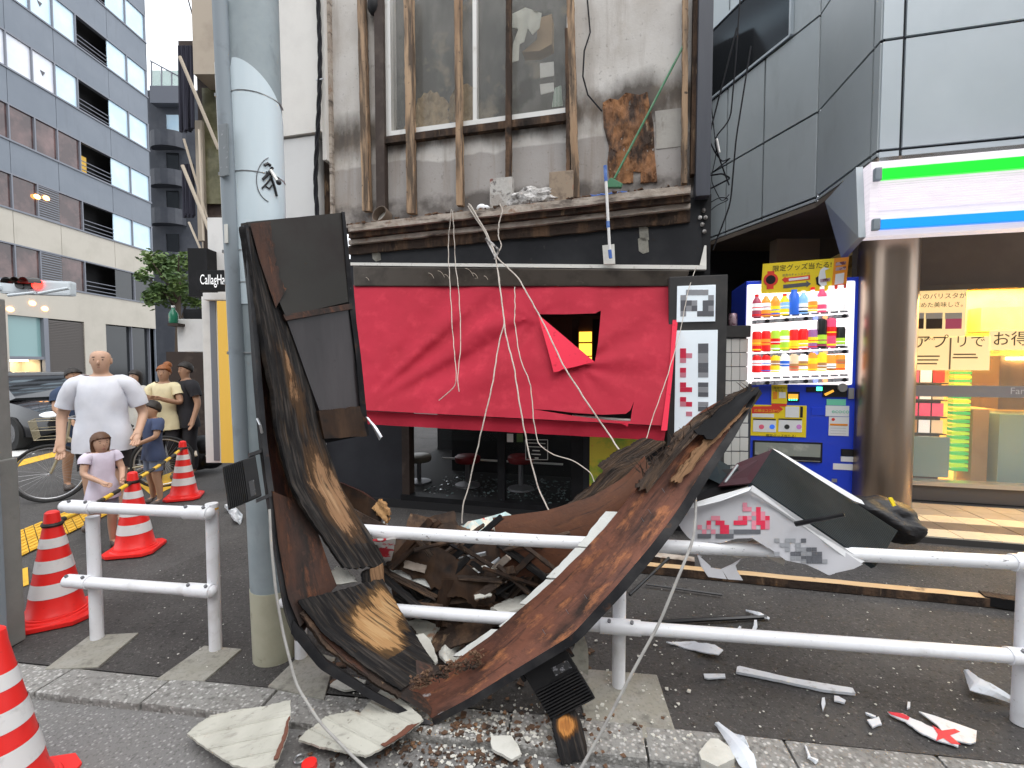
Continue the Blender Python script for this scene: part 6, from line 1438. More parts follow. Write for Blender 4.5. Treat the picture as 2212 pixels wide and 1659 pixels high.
b = B(); b.prism([zp(370, 220, 2.5), zp(510, 300, 2.48), zp(430, 455, 2.3), zp(270, 380, 2.36)], Vector((0, .03, 0))); b.build('bent_end_plate', M['slate'], bx)
b = B(); b.tube([zp(565, 290, 2.44), zp(455, 440, 2.28)], .008, 6); b.build('tube_lamp', M['steel'], bx, smooth=True)
b = B(); b.prism([zp(120, 620, 2.3), zp(680, 450, 2.19), zp(560, 310, 2.42), zp(300, 340, 2.42)], Vector((0, .03, -.02))); b.build('dark_inside', M['black'], bx)
# face: folded white acrylic with torn lower edge
def facefn(x, y):
    d = 2.155 - .030 * (x - 700) / 1000 + .16 * max(0, (680 - x) / 680) * .6 - .0 + .004 * math.sin(x * .012 + y * .01)
    if y > 900: d -= .0
    return zp(x, y, d - .0001 * (y - 700))
face = [(680, 475), (1060, 740), (1640, 1140), (1560, 1180), (1340, 1232), (1270, 1195), (1150, 1140), (980, 1108), (860, 1020), (760, 960), (690, 915), (560, 920), (420, 960), (330, 950), (200, 960), (130, 900), (90, 850), (50, 790), (0, 750), (95, 650), (300, 585), (500, 540)]
M['gap'] = M['black']
fc = sheet('broken_face', face, [[(60, 800), (100, 870), (75, 850)]], facefn, M['acrylic'], bx, step=13, thick=.006)
def facel(x0, y0, x1, y1, mat):
    q = lambda x, y: facefn(x, y) + (_C - facefn(x, y)).normalized() * .010
    b = B(); b.add([q(x0, y0), q(x1, y0), q(x1, y1), q(x0, y1)], [(0, 1, 2, 3)]); b.build('print_block', mat, fc)
rows_ = [('....................', 0), ('..........p.........', 610), ('..........pp.R......', 648), ('............pRp.....', 687), ('...pp....pRpmRpR....', 725), ('..R.rR..RRR.pRRp....', 765), ('p.p..rR.ww..p.Rp....', 803), ('.p.p.Rrmgggggg......', 842), ('ggg.gggg............', 880)]
for row, y0 in rows_:
    for k, ch in enumerate(row):
        if ch in '.w': continue
        x0 = 220 + k * 39; facel(x0, y0, x0 + 39, y0 + 39, {'p': M['inkpink'], 'R': M['inkred'], 'r': M['inkred'], 'm': M['inkmid'], 'g': M['inkgrey']}[ch])
for row, y0 in (('m.mm.g', 920), ('.mm.m.', 958), ('..m.mmgg', 997), ('m..ggmmgg', 1035), ('...mmgggg', 1073), ('.....mgggm', 1100)):
    for k, ch in enumerate(row):
        if ch == '.': continue
        x0 = 885 + k * 46; facel(x0, y0, x0 + 44, y0 + 36, M['inkgrey' if ch == 'g' else 'inkmid'])
# pale folded lip along the face edge, upper rim
rim = [(680, 470), (1060, 735), (1640, 1130)]
b = B(); b.prism([zp(680, 470, 2.15), zp(1070, 740, 2.14), zp(1645, 1128, 2.09), zp(1570, 1160, 2.085), zp(1090, 800, 2.13), zp(670, 520, 2.145)], nS * .012); b.build('face_rim', M['stwhite'], bx)
b = B(); b.prism([zp(95, 640, 2.22), zp(400, 545, 2.19), zp(685, 470, 2.16), zp(650, 510, 2.15), (zp(400, 600, 2.18)), zp(110, 670, 2.21)], Vector((0, -.012, .004))); b.build('face_rim', M['stwhite'], bx)
sheet('torn_piece', [(215, 1060), (330, 1090), (330, 1170), (420, 1185), (520, 1140), (600, 1090), (545, 1150), (560, 1200), (610, 1280), (480, 1270), (430, 1190), (470, 1270), (310, 1250), (250, 1160)], [[(240, 1075), (320, 1060), (345, 1170), (300, 1130)]], lambda x, y: zp(x, y, 2.20 - .0001 * (y - 1000)), M['acrylic'], bx, step=20, thick=.005)
sheet('torn_piece', [(690, 930), (770, 960), (975, 1110), (965, 1150), (900, 1120), (760, 1060), (600, 1090), (430, 1040), (560, 990)], [], lambda x, y: zp(x, y, 2.19 + .02 * math.sin(x * .01)), M['cable_w'], bx, step=24, thick=.004)
b = B(); b.tube([zp(1065, 795, 2.10), zp(1250, 760, 2.04), zp(1490, 715, 1.98)], .012, 6, r1=.009); b.build('broken_arm', M['blacksteel'], bx, smooth=True)
# black rubbish bag behind it
M['bag'] = pm('black_bag', (.008, .008, .010), .5, bump=[dict(scale=14, str=.35, dist_=.02, st=(1, 1, 3))])
bgt = thing('black_bag', 'crumpled black bag with yellow tag lying behind the fallen sign box', 'bag', tuple(G(1925, 1190)))
bm = bmesh.new(); bmesh.ops.create_icosphere(bm, subdivisions=5, radius=1.0)
cB = P(1912, 1118, 3.9)
for v_ in bm.verts:
    n_ = v_.co.copy(); k = 1 + .25 * noise.noise(n_ * 1.5) + .05 * abs(noise.noise(Vector((n_.x * 3, n_.y * 9, n_.z * 9)))) - .04 * abs(noise.noise(Vector((n_.x * 5, n_.y * 14, n_.z * 16))))
    v_.co = Vector((n_.x * .30 * k, n_.y * .22 * k, n_.z * .17 * k)); v_.co.z -= v_.co.x * .25; v_.co += cB
me = bpy.data.meshes.new('bag_body'); bm.to_mesh(me); bm.free(); me.materials.append(M['bag']); put('bag_body', me, bgt, True)
b = B(); b.prism([P(1920, 1076, 3.62), P(1928, 1075, 3.62), P(1936, 1092, 3.6), P(1929, 1094, 3.6)], (0, .01, 0)); b.build('yellow_tag', M['yel'], bgt)

# ------------------------------------------------------------------ loose debris
def deb(name, Lp, Rp, th, mat, label, cat, group=None, **k):
    o = ribbon(name, W(*Lp), W(*Rp), th, mat, None, **k); return tag(o, label, cat, group)
def gd(x, y, z=0.0): q = G(x, y, z); return (x, y, q.y)
M['freshwood'] = pm('sawn_timber', (.50, .31, .15), .75, layers=[L((.58, .40, .22), 8, .4, .65, .8, coord='UV', st=(.15, 3, 1)), L((.20, .11, .05), 12, .60, .72, .7, coord='UV', st=(.15, 3, 1)), L((.04, .028, .02), 5, .66, .74, .8, coord='UV')], bump=dict(scale=30, str=.3, coord='UV', st=(.15, 3, 1)))
def beam(name, a, c_, w_, h_, mats, label, cat):
    a, c_ = Vector(a), Vector(c_); d = (c_ - a).normalized(); s = Vector((0, 0, 1)).cross(d).normalized(); u_ = d.cross(s)
    b = B(); n = 24; rr_ = random.Random(int(abs(a.x) * 100))
    for i in range(n + 1):
        p = a.lerp(c_, i / n); j = .004 * rr_.random()
        b.v += [tuple(p - s * w_ / 2), tuple(p + s * w_ / 2), tuple(p + s * w_ / 2 + u_ * (h_ + j)), tuple(p - s * w_ / 2 + u_ * (h_ + j))]
    for i in range(n):
        for k in range(4):
            b.f.append((i * 4 + k, i * 4 + (k + 1) % 4, i * 4 + 4 + (k + 1) % 4, i * 4 + 4 + k)); b.m.append(1 if k == 2 else 0)
    b.f += [(3, 2, 1, 0), (n * 4, n * 4 + 1, n * 4 + 2, n * 4 + 3)]; b.m += [0, 0]
    return tag(b.build(name, mats), label, cat)
M['timtop'] = pm('timber_top', (.50, .33, .17), .75, layers=[L((.58, .42, .25), 6, .4, .65, .8, st=(.2, 1, 1)), L((.12, .07, .04), 9, .62, .70, .8)], bump=dict(scale=30, str=.3, st=(.15, 1, 1)))
g0, g1 = G(1370, 1232), G(2190, 1312)
beam('long_timber', g0, g1, .075, .06, [M['rotdark'], M['timtop']], 'long sawn timber with pale top and burnt end lying across the asphalt', 'timber')
beam('burnt_timber_tip', G(2120, 1304) + Vector((0, 0, .006)), G(2200, 1316) + Vector((0, 0, .006)), .085, .065, [M['black'], M['rotdark']], 'burnt black tip at the right end of the long timber', 'timber')
beam('splintered_timber', G(1375, 1205), G(1500, 1222), .10, .05, [M['rotdark'], M['ledge']], 'short weathered timber under the fallen sign box', 'timber')
for a_, c_, r, lb in ((G(1400, 1345, .02), G(1655, 1332, .02), .013, 'black rod lying behind the lower rail right of the beam'), (G(1395, 1262, .02), G(1560, 1285, .02), .008, 'thin black rod lying in front of the long timber'), (P(1360, 1285, 2.62), P(1445, 1205, 2.9), .009, 'thin black rod leaning behind the rusted beam')):
    b = B(); b.tube([a_, c_], r, 6); tag(b.build('black_rod', M['blackpl'], smooth=True), lb, 'rod')
# corrugated cream sheets on the kerb
M['cream'] = pm('cream_cement_sheet', (.47, .46, .40), .85, layers=[L((.36, .35, .30), 5, .42, .7, .85, detail=8), L((.22, .205, .18), 9, .56, .70, .6, st=(1, 3, 1), detail=8), L((.15, .13, .11), 20, .62, .70, .75, st=(1, 1, 1)), L((.33, .14, .06), 6, .64, .70, .8)], bump=dict(scale=60, str=.25))
def corr(name, poly, grain, label, z0, lift, amp=.0065, per=30, tilt=None):
    gx, gy = grain
    def fn(x, y):
        q = (x * gx + y * gy)
        z = z0 + lift(x, y) + amp * max(0.0, 1 - abs((q / per) % 1 - .5) * 8)
        return G(x, y, z)
    o = sheet(name, poly, [], fn, M['cream'], None, step=3.0, thick=.010, vec=(0, 0, -1), jag=1.8, smooth=False); return tag(o, label, 'sheet')
corr('corrugated_sheet', [(405, 1584), (420, 1570), (455, 1545), (520, 1532), (575, 1525), (627, 1511), (628, 1540), (620, 1590), (600, 1640), (582, 1672), (500, 1650), (440, 1612)], (.22, .98), 'cream corrugated cement sheet with rusty edge lying left on the kerb', .03, lambda x, y: .0005 * max(0, x - 430), per=34)
corr('corrugated_sheet', [(645, 1598), (660, 1580), (690, 1560), (700, 1548), (760, 1534), (778, 1540), (800, 1515), (822, 1490), (870, 1512), (915, 1553), (880, 1580), (830, 1612), (790, 1632), (730, 1620), (690, 1612)], (-.45, .89), 'cream corrugated cement sheet lying in front of the V of the wreck', .02, lambda x, y: .0002 * max(0, x - 660), per=36)
for pl_ in ([(627, 1545), (619, 1592), (600, 1638), (590, 1640), (609, 1594), (622, 1548)], [(905, 1560), (880, 1582), (832, 1612), (822, 1608), (862, 1584), (880, 1566)]):
    o = sheet('rusty_edge', pl_, [], lambda x, y: G(x, y, .056 if x < 700 else .072) if False else G(x, y, .03 + (.0005 * max(0, x - 430) if x < 640 else .0002 * max(0, x - 660) - .008) + .010), M['rust'], None, step=5, thick=.004, vec=(0, 0, -1), jag=2.0)
    tag(o, 'rusty brown flake along the right edge of the %s cream sheet' % ('left' if pl_[0][0] < 700 else 'middle'), 'flake')
# paler broken pieces, each its own
M['shardw'] = pm('white_plastic', (.64, .67, .71), .4, layers=[L((.54, .57, .62), 6, .45, .7, .7), L((.34, .33, .32), 24, .58, .70, .6)])
M['crack'] = pm('broken_render', (.56, .55, .50), .85, layers=[L((.42, .41, .36), 9, .45, .7, .8), L((.15, .13, .11), 40, .66, .74, .7)], bump=dict(scale=40, str=.4))
def piece(name, poly, mat, label, cat, z=.012, th=.008, lift=None, group=None, step=9, hole=()):
    jg = .4 if 'strip' in name else 1.6
    fn = (lambda x, y: G(x, y, z + (lift(x, y) if lift else 0)))
    o = sheet(name, poly, list(hole), fn, mat, None, step=step, thick=th, vec=(0, 0, -1), smooth=False, jag=jg); return tag(o, label, cat, group)
piece('plastic_strip', [(1592, 1440), (1598, 1438), (1700, 1462), (1842, 1486), (1848, 1497), (1780, 1490), (1690, 1470), (1590, 1450)], M['shardw'], 'long straight white plastic strip on the dark asphalt', 'strip', .015, .014)
piece('plastic_shard', [(1440, 1386), (1500, 1386), (1545, 1392), (1562, 1404), (1552, 1413), (1512, 1408), (1470, 1396)], M['shardw'], 'pale blue-white leaf shaped shard just below the lower rail', 'shard', .02, .006, lambda x, y: .02 * math.sin(x * .05))
piece('plastic_strip', [(1520, 1455), (1566, 1455), (1567, 1463), (1530, 1465), (1522, 1463)], M['shardw'], 'short white plastic strip left of the long strip', 'strip')
piece('plastic_shard', [(1776, 1507), (1781, 1506), (1784, 1520), (1779, 1534), (1775, 1520)], M['shardw'], 'upright pinkish sliver below the long strip', 'shard')
piece('plastic_shard', [(1801, 1502), (1812, 1502), (1826, 1512), (1824, 1518), (1802, 1512)], M['shardw'], 'flat white chip just under the long strip end', 'shard')
piece('plastic_shard', [(1873, 1555), (1898, 1548), (1904, 1562), (1884, 1570)], M['shardw'], 'white square chip left of the red marked shard', 'shard')
piece('plastic_shard', [(1870, 1538), (1892, 1546), (1890, 1550), (1872, 1542)], M['shardw'], 'thin white sliver above the square chip', 'shard')
piece('plastic_shard', [(1961, 1515), (1967, 1516), (1966, 1528), (1960, 1530)], M['shardw'], 'tiny white chip above the red marked shard', 'shard')
# red marked shard in two stripes
rs_ = piece('marked_shard', [(1918, 1537), (1950, 1541), (1990, 1560), (2030, 1578), (2062, 1600), (2070, 1606), (2070, 1613), (2058, 1608), (2020, 1597), (1985, 1580), (1955, 1558), (1922, 1543)], M['shardw'], 'white sign shard with a red cross mark on the asphalt at lower right', 'shard', .014, .006)
o = sheet('marked_shard_wing', [(1985, 1536), (2020, 1546), (2110, 1578), (2108, 1602), (2096, 1606), (2060, 1598), (2040, 1585), (2025, 1566)], [], lambda x, y: G(x, y, .014), M['shardw'], rs_, step=9, thick=.006, vec=(0, 0, -1))
M['redprint'] = pm('red_print', (.62, .015, .05), .45)
sheet('red_mark', [(1918, 1537), (1950, 1541), (1965, 1549), (1962, 1555), (1925, 1543)], [], lambda x, y: G(x, y, .0165), M['redprint'], rs_, step=8, thick=.001, vec=(0, 0, -1))
sheet('red_mark', [(2014, 1567), (2035, 1578), (2062, 1574), (2074, 1580), (2052, 1588), (2075, 1608), (2055, 1606), (2038, 1594), (2022, 1600), (2026, 1586)], [], lambda x, y: G(x, y, .0165), M['redprint'], rs_, step=8, thick=.001, vec=(0, 0, -1))
def fold(name, cl, w0, label, cat, mat='shardw', h=.03):
    # bent strip standing a little off the ground: centre line with widths
    Lp = []; Rp = []
    for i, (x, y, wd) in enumerate(cl):
        x0, y0, _ = cl[max(0, i - 1)]; x1, y1, _ = cl[min(len(cl) - 1, i + 1)]; l = math.hypot(x1 - x0, y1 - y0); nx_, ny_ = -(y1 - y0) / l, (x1 - x0) / l
        zc = h * math.sin(math.pi * i / (len(cl) - 1)) + .012
        Lp.append(G(x - nx_ * wd / 2, y - ny_ * wd / 2, zc + w0)); Rp.append(G(x + nx_ * wd / 2, y + ny_ * wd / 2, zc))
    return tag(ribbon(name, Lp, Rp, .005, M[mat], None, n=14, m=2, jl=.003, jr=.003, je=.006, bow=.006, sm=0, smooth=False), label, cat)
fold('bent_plastic', [(1548, 1562, 10), (1575, 1590, 22), (1595, 1615, 34), (1612, 1640, 40), (1625, 1668, 24)], .02, 'large bent white plastic piece across the kerb', 'shard')
fold('bent_plastic', [(1580, 1588, 8), (1600, 1596, 20), (1612, 1618, 12)], .03, 'small folded wing of white plastic on top of the bent piece', 'shard')
fold('bent_plastic', [(2086, 1448, 10), (2105, 1478, 34), (2140, 1490, 26), (2190, 1515, 14)], .03, 'curled white plastic moulding at the right by the rail post', 'shard', h=.03)
fold('bent_plastic', [(1612, 1318, 3), (1640, 1326, 8), (1662, 1336, 5)], .004, 'thin white strip resting on the black rod', 'strip', h=.02)
piece('plastic_shard', [(1630, 1338), (1636, 1339), (1636, 1352), (1628, 1368), (1622, 1366), (1628, 1350)], M['shardw'], 'white L-shaped sliver hanging by the black rod', 'shard', .02)
piece('plastic_shard', [(1590, 1360), (1598, 1351), (1602, 1355), (1596, 1365), (1588, 1368)], M['shardw'], 'white curved chip left of the black rod end', 'shard')
fold('bent_plastic', [(1740, 1612, 4), (1748, 1636, 7), (1765, 1645, 12)], .004, 'narrow hooked white sliver on the kerb', 'shard', h=.02)
piece('render_lump', [(1510, 1625), (1535, 1595), (1552, 1596), (1590, 1622), (1585, 1640), (1550, 1655), (1515, 1640)], M['crack'], 'flat cream lump of broken render on the kerb at lower right', 'rubble', .04, .045)
piece('render_piece', [(1062, 1590), (1085, 1588), (1105, 1590), (1118, 1608), (1125, 1628), (1105, 1640), (1085, 1628), (1065, 1618), (1060, 1604)], M['crack'], 'cream torn piece of render on the kerb before the beam', 'rubble', .02, .012)
piece('render_piece', [(712, 1478), (745, 1456), (790, 1470), (782, 1486), (745, 1490)], M['crack'], 'cream wedge of render under the lower charred plank', 'rubble', .02, .012)
piece('render_piece', [(1225, 1440), (1250, 1370), (1262, 1372), (1270, 1400), (1272, 1455), (1250, 1440), (1235, 1425)], M['cream'], 'cream broken sheet standing behind the floodlight', 'sheet', .03, .012, lambda x, y: .22 * (1455 - y) / 85)
piece('render_piece', [(895, 1372), (915, 1368), (930, 1382), (946, 1428), (940, 1432), (915, 1402)], M['crack'], 'white splinter of sheet beside the lower charred plank', 'sheet', .16, .012, lambda x, y: .1 * (1432 - y) / 60)
piece('render_piece', [(945, 1392), (975, 1380), (1010, 1390), (1030, 1402), (1020, 1412), (998, 1412), (1002, 1432), (985, 1434), (960, 1428), (950, 1415)], M['crack'], 'white crumpled sheet lying in the crook of the wreck', 'sheet', .12, .012, lambda x, y: .05 * math.sin(x * .08), hole=[[(985, 1402), (996, 1400), (998, 1408), (988, 1410)]])
piece('render_piece', [(1035, 1278), (1075, 1270), (1120, 1275), (1110, 1290), (1060, 1296)], M['crack'], 'grey ragged sheet behind the lower rail', 'sheet', .30, .02)
piece('render_piece', [(1060, 1312), (1100, 1292), (1155, 1278), (1170, 1290), (1130, 1312), (1085, 1325)], M['crack'], 'long pale render slab lying over the lower rail', 'sheet', .33, .04)
piece('render_piece', [(865, 1330), (905, 1335), (950, 1352), (930, 1385), (890, 1360)], M['cream'], 'cream board behind the lower rail beside the charred plank', 'sheet', .2, .012)
# paper and pipe litter between the rails, red and white panel scrap
piece('paper_bundle', [(985, 1150), (1010, 1128), (1050, 1118), (1092, 1106), (1105, 1112), (1070, 1138), (1040, 1152), (1000, 1156)], pm('printed_paper', (.45, .62, .62), .7, layers=[L((.70, .66, .55), 9, .45, .6), L((.60, .06, .08), 7, .62, .66), L((.10, .22, .24), 16, .6, .68)]), 'crumpled printed papers behind the top rail', 'paper', .55, .02, lambda x, y: .04 * math.sin(x * .1))
piece('red_scrap', [(806, 1164), (856, 1160), (846, 1205), (838, 1220), (822, 1192)], pm('red_white_scrap', (.62, .02, .04), .5, layers=[L((.72, .70, .68), 7, .50, .53)]), 'red and white printed scrap behind the top rail', 'scrap', .52, .01, lambda x, y: .25 * (1220 - y) / 60)
for a_, c_, r, mt, lb in (((960, 1215, 2.62), (1050, 1195, 2.6), .012, 'steel', 'grey pipe scrap behind the top rail'), ((1080, 1206, 2.6), (1012, 1254, 2.55), .010, 'shardw', 'thin pale blue pipe scrap behind the rails'), ((1000, 1238, 2.6), (1052, 1226, 2.58), .016, 'paper', 'cream roll of paper among the debris')):
    b = B(); b.tube([P(*a_), P(*c_)], r, 8); tag(b.build('pipe_scrap', M[mt], smooth=True), lb, 'pipe')
deb('broken_board', [(1165, 1232, 2.60), (1210, 1198, 2.58), (1260, 1178, 2.56)], [(1180, 1248, 2.56), (1225, 1222, 2.54), (1272, 1190, 2.52)], .03, M['ledge'], 'pale broken board end behind the beam under the top rail', 'board', je=.03, jl=.01, rough=.01, n=24, m=5)
deb('broken_board', [(830, 1232, 2.56), (880, 1232, 2.55), (935, 1258, 2.5)], [(832, 1248, 2.54), (880, 1250, 2.52), (930, 1270, 2.48)], .02, M['cement'], 'grey narrow board lying behind the charred stub', 'board', je=.02, rough=.006, n=20, m=4)
deb('broken_board', [(712, 1236, 2.30), (728, 1222, 2.34), (758, 1236, 2.34)], [(716, 1262, 2.27), (735, 1262, 2.28), (770, 1256, 2.32)], .012, M['crack'], 'white scrap wedged under the long charred plank', 'sheet', je=.03, jl=.01, n=16, m=5)
deb('broken_board', [(735, 1180, 2.7), (770, 1140, 2.75), (830, 1125, 2.8)], [(745, 1215, 2.62), (800, 1190, 2.66), (850, 1165, 2.7)], .02, M['crack'], 'pale board behind the long charred plank at the top rail', 'board', je=.03, jl=.02, n=20, m=5, rough=.01)
# heap of dark broken boards under the frame: a handful of separate boards
rd = random.Random(77)
heap = [(880, 1130, 1010, 1165, 2.75), (905, 1140, 985, 1120, 2.85), (860, 1280, 960, 1330, 2.55), (990, 1310, 1180, 1330, 2.55), (1000, 1345, 1150, 1330, 2.5), (1100, 1230, 1180, 1290, 2.6), (930, 1390, 1060, 1350, 2.4), (850, 1345, 905, 1400, 2.4), (1080, 1160, 1180, 1190, 2.75), (1140, 1310, 1170, 1240, 2.6)]
where = ('left behind the top rail', 'just left of the printed papers', 'left under the torn brown sheet', 'across the middle under the lower rail', 'low in the middle of the heap', 'right under the inner sheet', 'in the crook of the V', 'against the lower charred plank', 'under the printed papers', 'upright beside the cement strips')
for k, (x0, y0, x1, y1, d) in enumerate(heap):
    w_ = rd.uniform(14, 26); dx, dy = x1 - x0, y1 - y0; l = math.hypot(dx, dy); nx_, ny_ = -dy / l * w_, dx / l * w_
    deb('dark_board', [(x0 - nx_, y0 - ny_, d + .05), ((x0 + x1) / 2 - nx_, (y0 + y1) / 2 - ny_, d + .04), (x1 - nx_, y1 - ny_, d + .05)], [(x0 + nx_, y0 + ny_, d - .04), ((x0 + x1) / 2 + nx_, (y0 + y1) / 2 + ny_, d - .03), (x1 + nx_, y1 + ny_, d - .02)], .02, M[('rotdark', 'brownend', 'burnt1')[k % 3]], 'dark broken board ' + where[k], 'board', 'dark boards heaped under the frame', n=24, m=5, je=.014, jl=.004, jr=.004, rough=.004, seed=k, smooth=False)
deb('charred_offcut', [(1192, 1530, 1.99), (1196, 1580, 1.92), (1208, 1630, 1.87), (1214, 1652, 1.855)], [(1232, 1512, 2.02), (1256, 1560, 1.96), (1268, 1610, 1.90), (1268, 1642, 1.875)], .022, M['burnt3'], 'charred plank end with orange wood standing below the floodlight', 'plank', n=50, m=10, je=.02, jl=.004, wear=lambda s, t: .75 * math.exp(-((s - .38) / .22) ** 2 - ((t - .45) / .35) ** 2))
# the dense tangle inside the V: dark panel added for deep shade, boards, slats and pale scraps
deb('shade_panel', [(842, 1172, 2.80), (960, 1150, 2.82), (1080, 1150, 2.80), (1185, 1170, 2.76)], [(850, 1330, 2.62), (940, 1385, 2.52), (1050, 1392, 2.48), (1160, 1330, 2.52)], .012, M['brownend'], 'large scorched brown panel lying behind the rails inside the V', 'panel', n=40, m=12, jr=.012, jl=.006, je=.012, rough=.004, seed=40)
rh = random.Random(123)
def where2(x, y): return ('just under the top rail' if y < 1215 else 'midway between the rails' if y < 1300 else 'behind the lower rail' if y < 1345 else 'below the lower rail') + (' at the left' if x < 960 else ' at the right' if x > 1080 else ' in the middle')
seen_l = set()
def uniq(f, adj, wh):
    for a_ in adj:
        s_ = f % (a_, wh)
        if s_ not in seen_l: break
    seen_l.add(s_); return s_
def scrap(x0, y0, ang, ln, wd, d, dd, mat, label, cat, group, name):
    dx, dy = math.cos(ang) * ln / 2, math.sin(ang) * ln / 2; nx_, ny_ = -math.sin(ang) * wd / 2, math.cos(ang) * wd / 2
    o = ribbon(name, W((x0 - dx - nx_, y0 - dy - ny_, d - dd), (x0 + dx - nx_, y0 + dy - ny_, d + dd)), W((x0 - dx + nx_, y0 - dy + ny_, d - dd - .02), (x0 + dx + nx_, y0 + dy + ny_, d + dd - .02)), .012, mat, None, n=14, m=3, je=.014, jl=.003, jr=.003, rough=.002, seed=int(x0), sm=0, smooth=False)
    tag(o, label, cat, group)
for k in range(58):
    x0, y0 = rh.uniform(855, 1190), rh.uniform(1165, 1395)
    if abs(x0 - 1020) > (1430 - y0) * .9 + 30: x0 = 1020 + (x0 - 1020) * .6
    scrap(x0, y0, rh.choice((.5, .7, -.5, -.7, .15, -.2)) + rh.uniform(-.25, .25), rh.uniform(60, 190), rh.uniform(5, 17), rh.uniform(2.44, 2.66), rh.uniform(-.06, .06), M[rh.choice(('rotdark', 'burnt1', 'brownend', 'rotdeep', 'black'))], uniq('%s charred board %s of the V', ('splintered', 'cracked', 'thin', 'blackened', 'broad', 'warped', 'split', 'brown edged', 'narrow', 'scorched', 'sooty', 'flaking'), where2(x0, y0)), 'board', 'charred boards tangled inside the V', 'charred_board')
for k in range(9):
    x0, y0 = rh.uniform(870, 1165), rh.uniform(1175, 1400)
    scrap(x0, y0, rh.uniform(-.8, .8), rh.uniform(20, 60), rh.uniform(7, 20), rh.uniform(2.42, 2.55), rh.uniform(-.04, .04), M[rh.choice(('crack', 'cream', 'ledge', 'ledge'))], uniq('%s scrap of board %s of the V', ('small pale', 'pale cream', 'dusty white', 'light grey', 'chalky'), where2(x0, y0)), 'scrap', 'pale scraps inside the V', 'pale_scrap')
# loose ring and red lid at the bottom
b = B(); c_ = G(648, 1643, -.03); b.tube([c_ + Vector((.022 * math.cos(a), .022 * math.sin(a), .01)) for a in [2 * math.pi * k / 20 for k in range(21)]], .004, 6, cap=False); tag(b.build('steel_ring', M['steel'], smooth=True), 'small steel ring on the road at the bottom', 'ring')
b = B(); b.lathe([(0, .02), (.03, .02), (.032, .0)], 18, G(668, 1657, -.035)); tag(b.build('red_disc', M['cone'], smooth=True), 'small round red disc at the bottom edge of the view', 'disc')
# crumbs: uncountable bits
b = B(); rg = random.Random(99)
def crumbs(n, pick, smin, smax):
    for _ in range(n):
        x, y = pick(); zz = .003 if y < 1590 - (1500 - x) * .13 + 0 else -.03
        p = G(x, y, 0.004); p.z = .006 if (p - KF.o).dot(KF.n) < .19 else -.03
        s = rg.uniform(smin, smax); a = rg.uniform(0, 6.28)
        b.prism([p + Vector((math.cos(a + q) * s * rg.uniform(.5, 1.3), math.sin(a + q) * s * rg.uniform(.5, 1.3), 0)) for q in (0, 1.5, 3.0, 4.6)], Vector((rg.uniform(-.2, .2) * s, rg.uniform(-.2, .2) * s, s * rg.uniform(.15, .6))))
crumbs(260, lambda: (rg.gauss(1060, 90), rg.gauss(1590, 32)), .003, .012)
crumbs(160, lambda: (rg.uniform(700, 1300), rg.uniform(1480, 1640)), .003, .010)
crumbs(220, lambda: (rg.uniform(1300, 2200), rg.uniform(1250, 1650)), .002, .007)
crumbs(60, lambda: (rg.uniform(1150, 1500), rg.uniform(1380, 1600)), .004, .013)
crumbs(60, lambda: (rg.uniform(330, 620), rg.uniform(1230, 1450)), .002, .007)
crumbs(120, lambda: (rg.uniform(860, 1250), rg.uniform(1130, 1300)), .005, .02)
tag(b.build('pale_crumbs', M['crack']), 'pale crumbs of render scattered over kerb and asphalt', 'rubble', kind='stuff')
b = B()
crumbs(420, lambda: (rg.gauss(1000, 150), rg.gauss(1600, 35)), .004, .016)
crumbs(160, lambda: (rg.uniform(700, 1280), rg.uniform(1300, 1480)), .006, .03)
tag(b.build('rust_crumbs', M['ledgerot']), 'brown rust flakes and rotten wood crumbs scattered under the wreck', 'rubble', kind='stuff')
# rotten fill lying on the beam near the tip
b = B()
for _ in range(260):
    s = rg.random(); x = 890 + 150 * s + rg.uniform(-10, 10); y = 1478 - 60 * s + rg.uniform(-16, 16); p = P(x, y, 2.03 + .02 * s); q = rg.uniform(.003, .012)
    b.box(p, (q * rg.uniform(1, 3), q, q * .5), Matrix.Rotation(rg.uniform(0, 3), 3, 'Z') @ Matrix.Rotation(rg.uniform(-.8, .8), 3, 'X'))
o = b.build('rust_flakes', M['ledgerot'], wk); o['kind'] = 'stuff'
# white sheet and litter behind the utility pole on the left
M['tarp'] = pm('white_tarp', (.66, .68, .70), .6)
piece('white_bag', [(486, 1090), (500, 1086), (512, 1100), (524, 1112), (520, 1128), (505, 1118)], M['tarp'], 'crumpled white sheet behind the utility pole', 'sheet', .05, .03, lambda x, y: .05 * math.sin(x * .3))
o = thing('dark_gear', 'pile of black gear and a stand before the yellow wall', 'gear', tuple(G(440, 1010)))
for k, (x, y, r) in enumerate(((425, 985, .22), (455, 990, .16), (440, 965, .18))):
    b = B(); p = P(x, y, 7.0); b.ball(p, (r * 1.3, r, r)); b.build('gear_bag', M['bag'], o, smooth=True)
b = B(); b.tube([P(412, 930, 6.8), P(424, 985, 6.6)], .018, 6); b.tube([P(445, 985, 6.8), P(470, 968, 6.7)], .015, 6); b.build('stand_leg', M['palewood'], o)
b = B(); c_ = P(467, 966, 6.7); b.tube([c_ + Vector((.05 * math.cos(a), 0, .05 * math.sin(a))) for a in [2 * math.pi * k / 16 for k in range(17)]], .014, 6, cap=False); b.build('stand_ring', M['palewood'], o)

